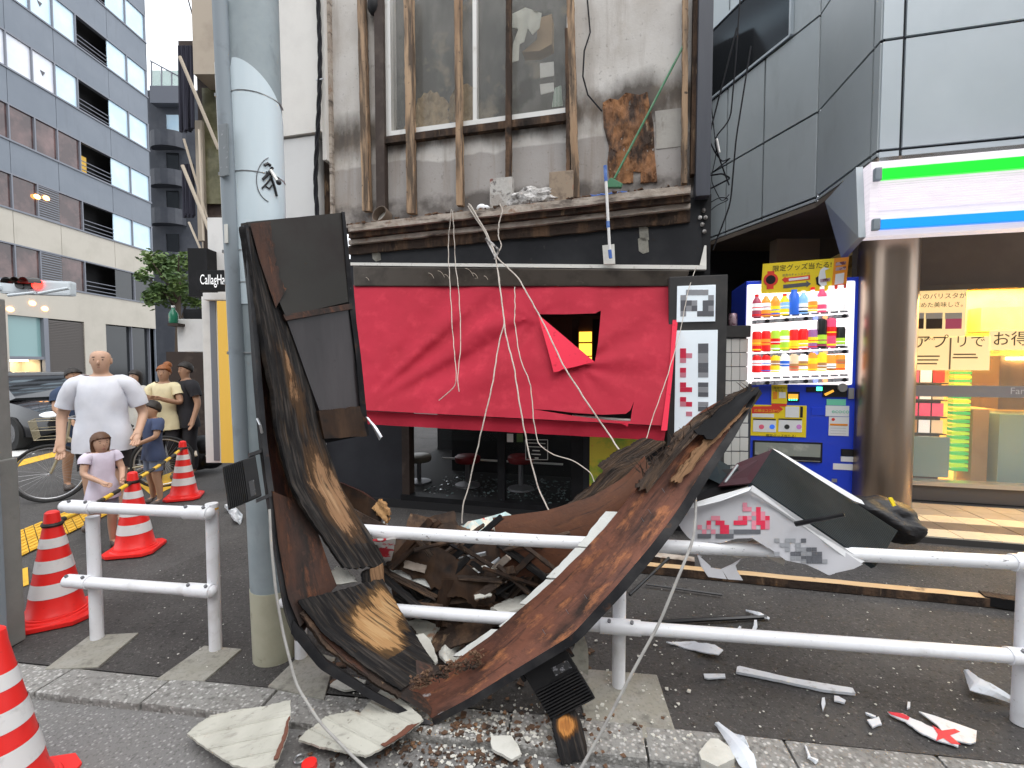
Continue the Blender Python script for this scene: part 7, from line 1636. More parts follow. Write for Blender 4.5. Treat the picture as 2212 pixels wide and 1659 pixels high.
# ------------------------------------------------------------------ things on the ledge
LO = .14
def ledgez(px): u0 = S.uz(755, 480, LO)[0]; u1 = S.uz(1492, 410, LO)[0]; u_ = S.uz(px, 440, LO)[0]; return u_, zl0 + (zl1 - zl0) * (u_ - u0) / (u1 - u0)
M['tin'] = pm('tin_bottom', (.72, .70, .64), .45, .2, layers=[L((.45, .38, .30), 8, .5, .7, .7)]); M['tinrim'] = pm('tin_rim', (.16, .12, .09), .5, .4)
u_, z_ = ledgez(821); tc_ = thing('empty_tin', 'empty round tin lying open on the broken ledge', 'tin', tuple(S.pt(u_, z_, LO)))
ax = (S.n * .9 + Vector((-.2, 0, .35))).normalized(); cc = S.pt(u_, z_ + .105, LO + .0); b = B()
e1 = ax.orthogonal().normalized(); e2 = ax.cross(e1); vs = []; fs = []; N_ = 24
for r, t in ((.098, -.09), (.098, .02), (.092, .02), (.090, -.085), (.0, -.085)):
    vs += [cc + (e1 * math.cos(2 * math.pi * k / N_) + e2 * math.sin(2 * math.pi * k / N_)) * max(r, .001) + ax * t for k in range(N_)]
for i in range(4):
    for k in range(N_): fs.append((i * N_ + k, i * N_ + (k + 1) % N_, (i + 1) * N_ + (k + 1) % N_, (i + 1) * N_ + k))
b.add(vs, fs); b.build('tin_body', M['tinrim'], tc_, smooth=True)
b = B(); b.prism([cc + (e1 * math.cos(2 * math.pi * k / N_) + e2 * math.sin(2 * math.pi * k / N_)) * .089 + ax * -.07 for k in range(N_)], ax * -.01); b.build('tin_bottom', M['tin'], tc_)
M['printbox'] = pm('printed_carton', (.33, .30, .27), .8, layers=[L((.46, .44, .41), 6, .42, .55), L((.42, .10, .06), 7, .58, .62), L((.10, .09, .085), 14, .55, .64, .85)], bump=dict(scale=20, str=.4, dist_=.02))
M['printbox2'] = pm('brown_carton', (.30, .23, .165), .85, layers=[L((.42, .16, .09), 5, .60, .64), L((.16, .12, .09), 10, .5, .7)])
for k, (x0, x1, y0, dep, mt, lb) in enumerate(((1058, 1106, 386, .10, 'printbox', 'flattened printed carton at the left of the ledge heap'), (1186, 1238, 372, .14, 'printbox2', 'brown carton at the right of the ledge heap'))):
    u0, z0 = ledgez(x0); u1, _ = ledgez(x1); zt = S.uz(x0, y0, LO)[1]; b = B(); b.fbox(S, u0, u1, z0, zt, LO - dep, LO); tag(b.build('carton', M[mt], bevel=.006), lb, 'carton')
M['grime'] = pm('grimy_wrap', (.34, .32, .30), .5, layers=[L((.60, .58, .56), 9, .45, .6), L((.07, .06, .055), 8, .52, .62)], bump=dict(scale=14, str=1.0, dist_=.04))
bm = bmesh.new(); bmesh.ops.create_icosphere(bm, subdivisions=4, radius=1.0)
u_, z_ = ledgez(1150); u2, _ = ledgez(1105)
for v_ in bm.verts:
    n_ = v_.co.copy(); k = 1 + .28 * noise.noise(n_ * 2.2) + .18 * noise.noise(n_ * 5.5); v_.co = S.pt(u_, z_ + .085, LO - .04) + S.u * n_.x * .27 * k + S.n * n_.y * -.09 * k + Vector((0, 0, n_.z * .115 * k))
me = bpy.data.meshes.new('wrapped_rubbish'); bm.to_mesh(me); bm.free(); me.materials.append(M['grime']); tag(put('wrapped_rubbish', me, None, True), 'heap of grimy plastic wrapped rubbish on the ledge', 'rubbish')
b = B(); u_, z_ = ledgez(1042); b.ball(S.pt(u_, z_ + .04, LO + .02), (.055, .04, .04)); b.ball(S.pt(u_ + .05, z_ + .03, LO + .03), (.04, .04, .03)); tag(b.build('crumpled_cup', M['stwhite'], smooth=True), 'crumpled white cup left of the ledge heap', 'cup')
# green broom leaning, blue dustpan, white pole with blue grip
M['greenpl'] = pm('green_broom', (.06, .20, .10), .45, layers=[L((.22, .30, .20), 6, .5, .7, .7)]); M['bluepl'] = pm('blue_plastic', (.05, .13, .42), .4, layers=[L((.12, .22, .5), 14, .5, .6)])
br = thing('green_broom', 'long green broom leaning on the wall above the ledge', 'broom', tuple(S.px(1335, 395, LO)))
b = B(); b.tube([S.px(1327, 386, LO), S.px(1484, 84, .08)], .011, 10); b.build('handle', M['greenpl'], br, smooth=True)
b = B(); b.prism([S.px(1312, 392, LO + .01), S.px(1320, 383, LO + .01), S.px(1345, 396, LO + .01), S.px(1342, 404, LO + .01), S.px(1310, 404, LO + .01)], S.n * -.05); b.build('broom_head', M['greenpl'], br, bevel=.006)
b = B()
for k in range(12):
    x = 1268 + k * 7.2; u_, z_ = ledgez(x); p = S.pt(u_, z_ + .012, LO + .05); b.tube([p + S.u * -.03 + Vector((0, 0, .005 * (k % 3))), p + S.u * .03], .012, 6)
tag(b.build('blue_scraps', M['bluepl'], smooth=True), 'row of blue plastic scraps on the ledge under the broom', 'scraps')
wp = thing('white_pole', 'white telescopic pole with blue grips hanging over the black fascia', 'pole', tuple(S.px(1316, 560, .27)))
b = B(); b.tube([S.px(1309, 390, .27), S.px(1318, 556, .27)], .014, 10); b.build('pole_tube', M['white'], wp, smooth=True)
for (x0, y0, x1, y1) in ((1307, 358, 1309, 392), (1313, 478, 1314, 492), (1317, 540, 1319, 558)):
    b = B(); b.tube([S.px(x0, y0, .27), S.px(x1, y1, .27)], .017, 10); b.build('blue_grip', M['bluepl'], wp, smooth=True)
b = B(); b.prism([S.px(1301, 530, .19), S.px(1327, 527, .19), S.px(1329, 570, .19), S.px(1304, 571, .19)], S.n * -.02); b.build('mount_plate', M['paper'], wp, bevel=.003)
# hanging cables, each a thing
def hang(pts, r, lb, mat='cable_w', n=6, sub=10):
    P_ = [S.px(x, y, o_) if len(p_) == 3 and o_ < 1.3 else P(x, y, o_) for p_ in pts for (x, y, o_) in [p_]]
    q = smoothpts(resample(P_, sub * (len(pts) - 1)), 3)
    rw = random.Random(len(lb)); q = [v_ + Vector((noise.noise(Vector((i * .35, r * 1000, 1.0))), 0, 0)) * .006 for i, v_ in enumerate(q)]
    b = B(); b.tube(q, r, n); return tag(b.build('hanging_cable', M[mat], smooth=True), lb, 'cable', 'cables hanging from the ledge')
hang([(975, 452, .26), (968, 520, .24), (971, 600, .35), (978, 720, .55), (985, 800, .72), (985, 835, .75), (948, 865, .78)], .0045, 'pale cable pair strand ending left over the red awning')
hang([(978, 455, .26), (983, 560, .26), (992, 640, .42), (996, 740, .6), (988, 820, .75), (991, 846, .78)], .0045, 'pale cable strand beside the first over the red awning')
hang([(1010, 445, .26), (1040, 490, .28), (1068, 540, .30), (1078, 600, .40), (1090, 700, .62), (1080, 730, .66), (1062, 840, .85), (1040, 930, .95), (1012, 1050, 1.0), (1000, 1090, 1.05), (998, 1130, 1.05)], .0065, 'pale cable hanging down past the awning to the top rail at left')
hang([(1015, 442, .27), (1050, 500, .29), (1072, 555, .33), (1120, 600, .45), (1170, 690, .62), (1220, 795, .80), (1275, 880, .95), (1320, 945, 1.0), (1345, 985, 1.2)], .0065, 'taut pale cable running slantwise down over the torn flap')
hang([(1012, 440, .25), (1038, 482, .28), (1070, 548, .31), (1084, 650, .5), (1092, 720, .66), (1110, 790, .8), (1122, 870, .92), (1138, 960, .98), (1160, 1050, 1.05), (1182, 1095, 1.1), (1190, 1110, 1.12)], .0065, 'pale cable hanging in front of the menu board down to the inner sheet')
hang([(1112, 620, .42), (1112, 700, .6), (1122, 770, .74), (1146, 830, .86), (1152, 900, .93), (1162, 960, .98), (1195, 983, 1.0), (1240, 995, 1.02), (1275, 1020, 1.05), (1286, 1045, 1.06)], .0045, 'thin pale cable curling over the door to the right')
hang([(1080, 440, .25), (1086, 455, .26), (1078, 480, .27), (1076, 510, .28), (1084, 530, .28), (1072, 556, .30)], .006, 'short loop of pale cable under the ledge')
hang([(1505, 575, .2), (1488, 620, .3), (1468, 720, .5), (1440, 820, .75), (1410, 900, .9), (1385, 985, 1.1)], .0035, 'thin pale cord from the right end of the awning')
b = B(); q = smoothpts(resample([P(1070, 555, 4.55), P(1060, 535, 4.6), P(1048, 512, 4.62), P(1078, 540, 4.55), P(1068, 560, 4.55)], 30), 2); b.tube(q, .010, 6); tag(b.build('cable_knot', M['grime'], smooth=True), 'knot of pale cables in front of the black fascia', 'cable')
# foreground ropes
def rope(pts, r, lb):
    q = smoothpts(resample([P(*p_) for p_ in pts], 60), 4); b = B(); b.tube(q, r, 8); return tag(b.build('grey_rope', M['ropeg'], smooth=True), lb, 'rope')
M['ropeg'] = pm('grey_rope', (.36, .35, .33), .75, layers=[L((.26, .25, .24), 20, .45, .65, .8)])
rope([(582, 1100, 2.10), (586, 1180, 2.07), (596, 1280, 2.05), (612, 1370, 2.04), (640, 1480, 2.0), (690, 1560, 1.93), (760, 1632, 1.84), (800, 1668, 1.80)], .006, 'grey rope hanging down the left of the frame to the road')
rope([(1502, 1055, 2.2), (1503, 1110, 2.15), (1498, 1165, 2.08), (1470, 1235, 2.0), (1425, 1345, 1.95), (1370, 1445, 1.90), (1300, 1580, 1.84), (1252, 1665, 1.80)], .0065, 'grey rope running from the fallen box sign down to the road')
# tangle of black wires at the shop corner
wt = thing('wire_tangle', 'tangle of black wires at the corner between shop and silver building', 'wires', tuple(S.px(1540, 400, .0)))
rw = random.Random(14)
for pts in ([(1600, -20), (1590, 120), (1578, 260), (1540, 300), (1560, 360), (1575, 400)], [(1530, 170), (1548, 330), (1535, 390), (1560, 440), (1575, 420)], [(1622, 100), (1590, 300), (1578, 440), (1540, 540)], [(1526, 290), (1545, 330), (1560, 350), (1580, 340), (1540, 372)], [(1528, 380), (1560, 375), (1578, 385), (1530, 410)], [(1530, 440), (1556, 425), (1578, 430), (1545, 445), (1520, 470), (1518, 560)], [(1592, 60), (1530, 300), (1534, 420), (1524, 600)]):
    q = smoothpts(resample([S.px(x, y, -.06 + .05 * rw.random()) for x, y in pts], 40), 3); b = B(); b.tube(q, rw.uniform(.004, .008), 6); b.build('wire', M['cable_b'], wt, smooth=True)
for x0, y0, x1, y1, mt in ((1530, 272, 1532, 300, 'palewood'), (1548, 300, 1554, 330, 'alu')):
    b = B(); b.tube([S.px(x0, y0, .02), S.px(x1, y1, .02)], .011, 8); b.build('insulator', M[mt], wt, smooth=True)
for x, y in ((1520, 455), (1524, 470), (1517, 485), (1522, 500), (1512, 470)):
    b = B(); b.ball(S.px(x, y, .06), .02); b.build('connector', M['grime'], wt, smooth=True)
b = B(); b.prism([S.px(1510, 580, .10), S.px(1522, 530, .10), S.px(1526, 530, .10), S.px(1526, 582, .10)], S.n * -.02); b.build('white_corner', M['trimwhite'], wt)
# ------------------------------------------------------------------ people
SKIN = pm('skin', (.52, .32, .22), .55); SKIN2 = pm('skin_tan', (.42, .24, .15), .55); HAIR = pm('hair_dark', (.018, .013, .010), .6, bump=dict(scale=60, str=.5, st=(1, 1, .2))); HAIRB = pm('hair_brown', (.10, .045, .02), .6)
LIPS = pm('lips', (.35, .12, .10), .5); SHOE = pm('shoe', (.10, .08, .07), .6)
def cloth(n, c, c2=None): return pm('cloth_' + n, c, .85, layers=[L(c2 or tuple(x * .8 for x in c), 5, .45, .7, .8)], bump=[dict(scale=5, str=.35, dist_=.04, st=(1, 1, .4), detail=1)])
def skinmesh(name, nodes, edges, root, mat, parent, sub=2):
    me = bpy.data.meshes.new(name); keys = list(nodes); ix = {k: i for i, k in enumerate(keys)}
    me.from_pydata([nodes[k][0] for k in keys], [(ix[a], ix[b_]) for a, b_ in edges], [])
    o = bpy.data.objects.new(name + '_tmp', me); COL.objects.link(o)
    o.modifiers.new('s', 'SKIN'); sv = me.skin_vertices[0].data
    for k, i in ix.items():
        r = nodes[k][1]; sv[i].radius = (r, r) if not hasattr(r, '__len__') else r; sv[i].use_root = (k == root)
    m2 = o.modifiers.new('d', 'SUBSURF'); m2.levels = sub; m2.render_levels = sub
    dg = bpy.context.evaluated_depsgraph_get(); dg.update()
    nm = bpy.data.meshes.new_from_object(o.evaluated_get(dg)); bpy.data.objects.remove(o)
    nm.name = name; nm.materials.clear(); nm.materials.append(mat)
    return put(name, nm, parent, True)
def person(label, loc, rz, h, top, bottom, skin=SKIN, hair=HAIR, hairstyle='short', arms=None, legs=None, girth=1.0, sleeve=.5, short=True, child=False, bottom_len=.34, shoe=SHOE):
    t = thing('person', label, 'person', loc, world=False); t.rotation_euler = (0, 0, rz)
    hs = 1.25 if child else 1.0          # a child's head is larger for its height
    arms = arms or {}
    A = lambda side, key, dflt: arms.get(side + key, dflt)
    V3 = lambda x, y, z: Vector((x * h, y * h, z * h))
    N = {}
    g = girth
    N['pel'] = (V3(0, 0, .50), (.078 * h * g, .062 * h * g)); N['wai'] = (V3(0, -.004, .60), (.070 * h * g, .056 * h * g)); N['che'] = (V3(0, 0, .71), (.082 * h * g, .060 * h * g)); N['nb'] = (V3(0, .005, .80), (.050 * h, .042 * h))
    hz = .86 if not child else .835
    N['nk'] = (V3(0, 0, hz - .015), .030 * h); N['h1'] = (V3(0, -.012, hz + .018), .038 * h * hs); N['h2'] = (V3(0, -.006, hz + .02 + .044 * hs), .052 * h * hs); N['h3'] = (V3(0, .004, hz + .02 + .088 * hs), .040 * h * hs)
    E = [('pel', 'wai'), ('wai', 'che'), ('che', 'nb'), ('nb', 'nk'), ('nk', 'h1'), ('h1', 'h2'), ('h2', 'h3')]
    for sd, s in (('l', 1), ('r', -1)):
        el = Vector(A(sd, 'el', (s * .145, .02, .635))); wr = Vector(A(sd, 'wr', (s * .16, -.03, .50)))
        N[sd + 'sh'] = (V3(s * .098 * (1 + (g - 1) * .4), .004, .785), .036 * h); N[sd + 'el'] = (el * h, .025 * h); N[sd + 'wr'] = (wr * h, .018 * h)
        d = (wr - el).normalized(); pa = wr + d * .035; sx = d.cross(Vector((0, 1, 0))); sx = (sx if sx.length > .1 else Vector((1, 0, 0))).normalized()
        N[sd + 'pa'] = (pa * h, (.020 * h, .011 * h)); E += [('nb', sd + 'sh'), (sd + 'sh', sd + 'el'), (sd + 'el', sd + 'wr'), (sd + 'wr', sd + 'pa')]
        for f in range(4):
            q = pa + d * (.02 - abs(f - 1.3) * .002) + sx * (f - 1.5) * .010; q2 = q + d * (.032 - abs(f - 1.4) * .005) + Vector((0, -.008, 0))
            N[sd + 'f%d' % f] = (q * h, .0062 * h); N[sd + 'g%d' % f] = (q2 * h, .0052 * h); E += [(sd + 'pa', sd + 'f%d' % f), (sd + 'f%d' % f, sd + 'g%d' % f)]
        th = wr + d * .022 + sx * -.02 + Vector((0, -.010, 0)); N[sd + 't'] = (th * h, .0066 * h); N[sd + 'u'] = ((th + d * .02 + Vector((0, -.006, 0))) * h, .0056 * h); E += [(sd + 'wr', sd + 't'), (sd + 't', sd + 'u')]
        kn = Vector((legs or {}).get(sd + 'kn', (s * .058, -.012, .275))); an = Vector((legs or {}).get(sd + 'an', (s * .062, .010, .050))); to = an + Vector((s * .01, -.075, -.028))
        N[sd + 'hp'] = (V3(s * .048, 0, .475), .056 * h * g); N[sd + 'kn'] = (kn * h, .036 * h); N[sd + 'cf'] = ((kn * .62 + an * .38 + Vector((0, .012, 0))) * h, .033 * h); N[sd + 'an'] = (an * h, .021 * h); N[sd + 'to'] = (to * h, .018 * h)
        E += [('pel', sd + 'hp'), (sd + 'hp', sd + 'kn'), (sd + 'kn', sd + 'cf'), (sd + 'cf', sd + 'an'), (sd + 'an', sd + 'to')]
    bo = skinmesh('body', N, E, 'pel', skin, t, 3)
    rad = lambda r_: sum(r_) / 2 if hasattr(r_, '__len__') else r_
    segs = [(a, b_, N[a][0], N[b_][0], rad(N[a][1]), rad(N[b_][1])) for a, b_ in E]
    reg = []
    for v_ in bo.data.vertices:
        best = (9, None, 0)
        for a, b_, pa_, pb_, ra_, rb2 in segs:
            d = pb_ - pa_; tt = max(0, min(1, (v_.co - pa_).dot(d) / d.length_squared)); q = (v_.co - (pa_ + d * tt)).length - (ra_ + (rb2 - ra_) * tt)
            if q < best[0]: best = (q, (a, b_), tt)
        reg.append((best[1], best[2], v_.co.z / h))
    def inshirt(r):
        (a, b_), tt, z = r
        if b_[1:] == 'el': return tt < sleeve
        if a in ('nb', 'che', 'wai') and b_ != 'nk': return True
        if b_ == 'nk': return tt < .5
        return a == 'pel' or (b_[1:] in ('kn',) and z > .36)
    def inlower(r):
        (a, b_), tt, z = r
        if a in ('pel', 'wai'): return z < .56
        if b_[1:] == 'kn': return True if not short else tt < .74
        if not short and b_[1:] in ('cf', 'an') and a[1:] in ('kn', 'cf'): return z > .075
        return False
    def garment(nm, test, mat, off, hem):
        keep = [test(r) for r in reg]; bm = bmesh.new(); bm.from_mesh(bo.data); bm.verts.ensure_lookup_table(); bm.normal_update()
        bmesh.ops.delete(bm, geom=[f for f in bm.faces if not all(keep[v_.index] for v_ in f.verts)], context='FACES')
        if nm == 'shirt':
            for zc, up_ in ((.435, False), (.823 if not child else .815, True)):
                bmesh.ops.bisect_plane(bm, geom=list(bm.verts) + list(bm.edges) + list(bm.faces), plane_co=(0, 0, zc * h), plane_no=(0, 0, 1), clear_outer=up_, clear_inner=not up_)
        bm.normal_update()
        nr = {v_: v_.normal.copy() for v_ in bm.verts}
        for v_ in bm.verts:
            k = off + hem * max(0, .60 - v_.co.z / h) * 2
            k += .006 * noise.noise(Vector((v_.co.x * 9, v_.co.y * 9, v_.co.z * 5)) * (1.7 / h)) + .004 * noise.noise(Vector((v_.co.x * 22, v_.co.y * 22, v_.co.z * 10)) * (1.7 / h))
            v_.co += nr[v_] * k * h
        bmesh.ops.solidify(bm, geom=list(bm.faces), thickness=.004)
        me = bpy.data.meshes.new(nm); bm.to_mesh(me); bm.free(); me.materials.clear(); me.materials.append(mat); put(nm, me, t, True)
    garment('shorts' if short else 'trousers', inlower, bottom, .012, .0)
    garment('shirt', inshirt, top, .016, .035)
    for sd in 'lr':
        T = {'z': (N[sd + 'an'][0] + V3(0, .004, .012), .026 * h), 'a': (N[sd + 'an'][0] + V3(0, .012, -.022), .030 * h), 'b': (N[sd + 'to'][0] + V3(0, -.012, .006), (.028 * h, .024 * h))}; skinmesh('shoe', T, [('z', 'a'), ('a', 'b')], 'a', shoe, t)
    hc = N['h2'][0] + V3(0, .006, .006 * hs); R_ = .0535 * h * hs
    if hairstyle != 'bald':
        bm = bmesh.new(); bmesh.ops.create_uvsphere(bm, u_segments=28, v_segments=18, radius=1.0)
        for v_ in list(bm.verts):
            c_ = v_.co; k = 1 + .05 * noise.noise(c_ * 6) + .05 * noise.noise(Vector((c_.x * 16, c_.y * 16, c_.z * 3))); lim = max(-.75, min(.40, -.12 - c_.y * .62 + .22 * noise.noise(Vector((c_.x * 7, c_.y * 7, 1)))))
            z = c_.z
            if z < lim: z = lim
            if hairstyle == 'long' and c_.y > -.1 and c_.z < 0: z = c_.z * 2.3
            v_.co = hc + Vector((c_.x * R_ * 1.02 * k, c_.y * R_ * 1.12 * k, z * R_ * 1.12 * k))
        me = bpy.data.meshes.new('hair'); bm.to_mesh(me); bm.free(); me.materials.append(hair); put('hair', me, t, True)
        if hairstyle == 'bun':
            b = B(); b.ball(hc + V3(0, .055, .05), .035 * h); b.build('hair_bun', hair, t, smooth=True)
    hb = bo.data.vertices; hz_ = N['h2'][0].z
    face = min((v_.co.y for v_ in hb if abs(v_.co.z - hz_ + .012 * h) < .02 * h and abs(v_.co.x) < .03 * h), default=-.05 * h)
    wid = max((v_.co.x for v_ in hb if abs(v_.co.z - hz_ + .01 * h) < .015 * h and abs(v_.co.y) < .05 * h), default=.045 * h)
    for s in (-1, 1):
        b = B(); b.ball((s * .017 * h * hs, face + .006 * h, hz_ - .006 * h), (.0055 * h, .004 * h, .004 * h)); b.build('eye', HAIR, t, smooth=True)
        b = B(); b.ball((s * wid * .98, .002 * h, hz_ - .012 * h), (.006 * h, .012 * h, .017 * h)); b.build('ear', skin, t, smooth=True)
        b = B(); b.ball((s * .017 * h * hs, face + .006 * h, hz_ + .008 * h), (.010 * h, .004 * h, .0022 * h)); b.build('eyebrow', HAIR, t, smooth=True)
    b = B(); b.ball((0, face + .002 * h, hz_ - .022 * h), (.007 * h, .010 * h, .013 * h)); b.build('nose', skin, t, smooth=True)
    b = B(); b.ball((0, face + .010 * h, hz_ - .045 * h * hs), (.012 * h, .006 * h, .0035 * h)); b.build('mouth', LIPS, t, smooth=True)
    return t
CW = cloth('white', (.68, .69, .74), (.58, .60, .66)); CP = cloth('lilac_white', (.66, .60, .70)); CN = cloth('navy', (.05, .07, .14)); CG = cloth('blue_grey', (.16, .20, .30)); CK = cloth('black', (.015, .014, .018)); CY_ = cloth('cream_yellow', (.75, .66, .42)); CB = cloth('grey_blue_skirt', (.28, .31, .38)); CD = cloth('dark_blue', (.03, .05, .10))
person('big man in a white T-shirt and black shorts standing behind the cones', tuple(G(232, 1142)), R(28), 1.84, CW, CK, SKIN, HAIR, 'bald', {'lel': (.17, .03, .62), 'lwr': (.16, -.07, .52), 'rel': (-.175, .03, .62), 'rwr': (-.165, -.03, .48)}, girth=1.36, sleeve=.72)
person('small girl in a lilac white top and grey skirt shorts in front of the man', tuple(G(226, 1186)), R(62), 1.06, CP, CB, SKIN, HAIRB, 'long', {'lel': (.13, -.03, .66), 'lwr': (.08, -.15, .60), 'rel': (-.13, -.03, .66), 'rwr': (-.06, -.16, .60)}, child=True, sleeve=.4)
person('boy in a navy T-shirt and blue-grey shorts beside the farthest cone', tuple(G(336, 1090)), R(-28), 1.24, CN, CG, SKIN2, HAIR, 'short', {'lel': (.14, -.04, .66), 'lwr': (.05, -.15, .60), 'rel': (-.14, -.04, .66), 'rwr': (-.04, -.16, .60)}, child=True, sleeve=.6)
person('woman in a cream yellow top with raised hands behind the boy', tuple(G(362, 1035)), R(10), 1.66, CY_, CK, SKIN2, pm('hair_auburn', (.28, .09, .02), .6), 'bun', {'lel': (.14, -.04, .66), 'lwr': (.05, -.15, .70), 'rel': (-.14, -.04, .66), 'rwr': (-.05, -.15, .70)}, sleeve=.5, short=False)
person('dark haired woman in a pale top between the man and the woman in yellow', tuple(G(300, 1020)), R(-10), 1.58, cloth('pale_grey', (.55, .53, .48)), CK, SKIN, HAIR, 'long', sleeve=.55, short=False)
person('person in black clothes at the right end of the group', tuple(G(408, 1030)), R(-30), 1.70, CK, CK, SKIN2, HAIR, 'short', sleeve=.6, short=False)
person('person in dark blue clothes holding the bicycle at the left of the group', tuple(G(168, 1055)), R(70), 1.62, CD, CD, SKIN2, HAIR, 'short', {'lel': (.14, -.04, .66), 'lwr': (.10, -.18, .56), 'rel': (-.14, -.04, .66), 'rwr': (-.10, -.18, .56)}, sleeve=.55)
# passer-by at the far left by the crossing, small
person('cyclist leg and arm figure in white at the far left behind the square post', tuple(G(28, 952)), R(60), 1.5, CW, CK, SKIN2, HAIR, 'short')

# ------------------------------------------------------------------ bicycle
M['tyre'] = pm('tyre', (.018, .018, .018), .8); M['spoke'] = pm('spoke', (.45, .45, .46), .35, .8); M['bikeframe'] = pm('bike_frame', (.34, .30, .20), .4)
bk = thing('bicycle', 'city bicycle with large front wheel held beside the group', 'bicycle', tuple(G(112, 1082)))
w0 = G(112, 1082); r = .335; hub = w0 + Vector((0, 0, r)); dirb = Vector((.80, .60, 0)).normalized(); rear = hub + dirb * 1.08
for nm, c_ in (('front_wheel', hub), ('rear_wheel', rear)):
    b = B(); b.tube([c_ + dirb * (r * math.cos(a)) + Vector((0, 0, r * math.sin(a))) for a in [2 * math.pi * k / 40 for k in range(41)]], .018, 8, cap=False); wh = b.build(nm, M['tyre'], bk, smooth=True)
    b = B(); b.tube([c_ + dirb * ((r - .03) * math.cos(a)) + Vector((0, 0, (r - .03) * math.sin(a))) for a in [2 * math.pi * k / 40 for k in range(41)]], .010, 6, cap=False); b.build('rim', M['spoke'], wh, smooth=True)
    b = B()
    for k in range(28):
        a = 2 * math.pi * k / 28; b.tube([c_, c_ + dirb * ((r - .03) * math.cos(a)) + Vector((0, 0, (r - .03) * math.sin(a)))], .0014, 3)
    b.build('spokes', M['spoke'], wh)
head = hub + dirb * .16 + Vector((0, 0, .42)); seat_t = hub + dirb * .68 + Vector((0, 0, .45)); bb_ = hub + dirb * .56 + Vector((0, 0, -.06))
b = B(); b.tube([hub, head], .014, 8); b.tube([head, head + Vector((0, 0, .22)) - dirb * -.03], .014, 8); b.tube([head, bb_], .018, 8); b.tube([head + Vector((0, 0, -.05)), seat_t + Vector((0, 0, -.12))], .015, 8); b.tube([bb_, seat_t], .015, 8); b.tube([bb_, rear], .012, 8); b.tube([seat_t + Vector((0, 0, -.08)), rear], .010, 8); b.build('frame', M['bikeframe'], bk, smooth=True)
side = Vector((-dirb.y, dirb.x, 0)); ht = head + Vector((0, 0, .24)) + dirb * .03
b = B(); b.tube([ht - side * .28 + dirb * .14, ht - side * .12, ht + side * .12, ht + side * .28 + dirb * .14], .012, 8); b.build('handlebar', M['spoke'], bk, smooth=True)
b = B(); b.ball(seat_t + Vector((0, 0, .06)), (.13, .09, .035)); b.build('saddle', M['tyre'], bk, smooth=True)
b = B(); bc = head - dirb * .16 + Vector((0, 0, .12)); 
for k in range(7):
    f = -.17 + k * .057; b.tube([bc + side * f + Vector((0, 0, -.11)) - dirb * .1, bc + side * f + Vector((0, 0, .11)) - dirb * .14], .004, 4); b.tube([bc + side * f + Vector((0, 0, -.11)) + dirb * .1, bc + side * f + Vector((0, 0, .11)) + dirb * .14], .004, 4)
for z_ in (-.11, 0, .11):
    e = .10 + .02 * (z_ + .11) / .11; b.tube([bc + side * a_ + dirb * c_ * e / .1 + Vector((0, 0, z_)) for a_, c_ in ((-.17, -.1), (.17, -.1), (.17, .1), (-.17, .1), (-.17, -.1))], .005, 4)
b.build('basket', M['bikeframe'], bk)
b = B(); b.box(bb_, (.05, .05, .05)); b.tube([bb_, bb_ + Vector((.1, -.05, -.13))], .010, 6); b.box(bb_ + Vector((.1, -.09, -.13)), (.1, .06, .02)); b.build('crank', M['spoke'], bk)

# ------------------------------------------------------------------ black car waiting at the crossing
M['carblack'] = pm('car_black', (.012, .012, .014), .12, coat=.8); M['carglass'] = pm('car_glass', (.02, .022, .024), .05, spec=.9); M['headlamp'] = pm('headlamp', (.75, .78, .82), .15, emit=((.9, .95, 1), .35)); M['chrome'] = pm('chrome', (.7, .72, .75), .12, .95)
ca = thing('parked_car', 'black sedan with bright headlamp waiting at the crossing on the far left', 'car', (0, 0, 0), world=False)
sec = [(-2.25, .35, .55, .62), (-2.2, .28, .72, .80), (-1.5, .25, .95, .86), (-.8, .25, 1.0, .88), (0, .25, 1.0, .88), (.9, .25, .98, .88), (1.5, .25, .90, .86), (2.05, .27, .78, .80), (2.3, .36, .66, .62)]
b = B(); vs = []; fs = []
for x, z0, z1, hw in sec:
    vs += [(x, -hw, z0), (x, -hw * 1.02, (z0 + z1) / 2), (x, -hw * .93, z1 - .04), (x, -hw * .6, z1), (x, hw * .6, z1), (x, hw * .93, z1 - .04), (x, hw * 1.02, (z0 + z1) / 2), (x, hw, z0)]
for i in range(len(sec) - 1):
    for k in range(8): fs.append((i * 8 + k, i * 8 + (k + 1) % 8, i * 8 + 8 + (k + 1) % 8, i * 8 + 8 + k))
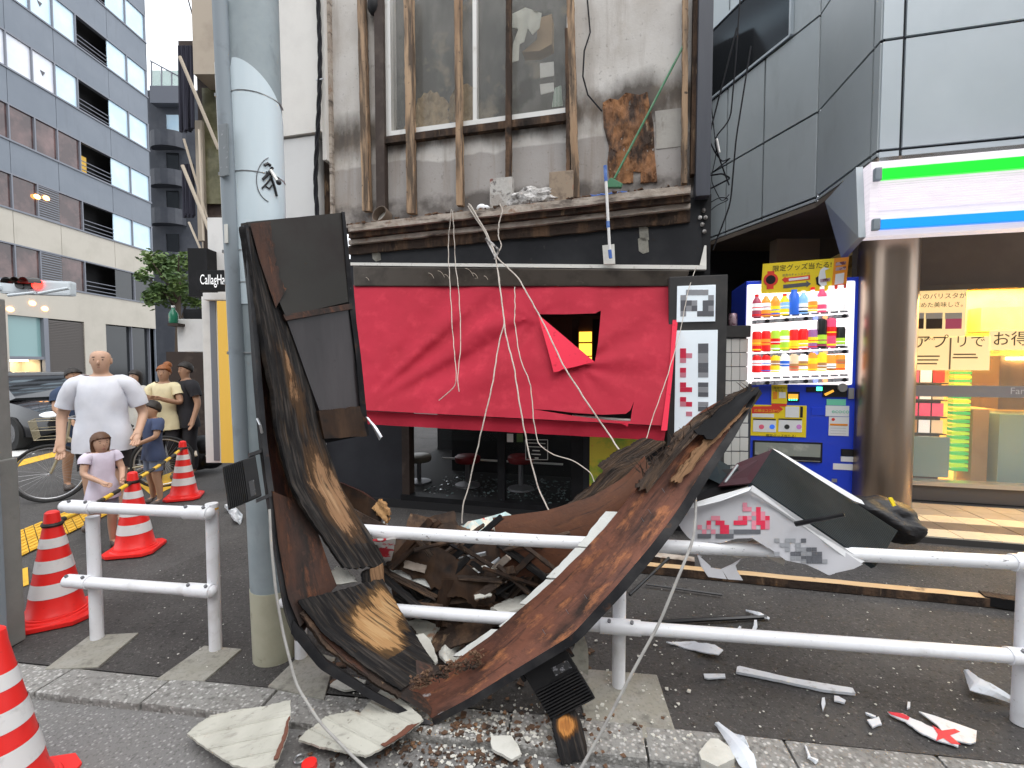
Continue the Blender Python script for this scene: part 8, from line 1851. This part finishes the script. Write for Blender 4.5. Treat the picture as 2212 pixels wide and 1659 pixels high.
fs += [tuple(range(7, -1, -1)), tuple(8 * (len(sec) - 1) + k for k in range(8))]
b.add(vs, fs); b.build('body', M['carblack'], ca, smooth=True)
cabs = [(-1.9, .95, .99, .72), (-1.2, .95, 1.38, .62), (-.3, .95, 1.46, .62), (.45, .95, 1.40, .62), (1.25, .93, .98, .72)]
b = B(); vs = []; fs = []
for x, z0, z1, hw in cabs: vs += [(x, -hw * 1.15, z0), (x, -hw, z1), (x, hw, z1), (x, hw * 1.15, z0)]
for i in range(len(cabs) - 1):
    for k in range(4): fs.append((i * 4 + k, i * 4 + (k + 1) % 4, i * 4 + 4 + (k + 1) % 4, i * 4 + 4 + k))
fs += [(3, 2, 1, 0), tuple(4 * (len(cabs) - 1) + k for k in range(4))]
b.add(vs, fs); b.build('cabin_glass', M['carglass'], ca, smooth=True)
b = B(); b.hexa([(-1.15, -.6, 1.37), (.40, -.6, 1.39), (.40, .6, 1.39), (-1.15, .6, 1.37), (-1.05, -.5, 1.47), (.30, -.5, 1.47), (.30, .5, 1.47), (-1.05, .5, 1.47)]); b.build('roof', M['carblack'], ca, bevel=.03)
for x in (-1.4, 1.42):
    for y in (-.80, .80):
        b = B(); b.tube([(x, y - .1, .32), (x, y + .1, .32)], .32, 24); wh = b.build('wheel', M['tyre'], ca, smooth=True)
        b = B(); b.tube([(x, y - .105, .32), (x, y + .105, .32)], .20, 16); b.build('rim', M['chrome'], wh, smooth=True)
for s in (-1, 1):
    b = B(); b.ball((2.12, s * .60, .68), (.16, .16, .06)); b.build('headlight', M['headlamp'], ca, smooth=True)
    b = B(); b.ball((.75, s * .95, .98), (.10, .07, .06)); b.build('wing_mirror', M['carblack'], ca, smooth=True)
b = B(); b.box((2.27, 0, .56), (.08, .8, .10)); b.build('grille', M['chrome'], ca, bevel=.01)
b = B(); b.box((2.31, 0, .45), (.03, .33, .16)); b.build('number_plate', M['stwhite'], ca)
ca.location = (-10.6, 10.1, 0); ca.rotation_euler = (0, 0, R(-20))
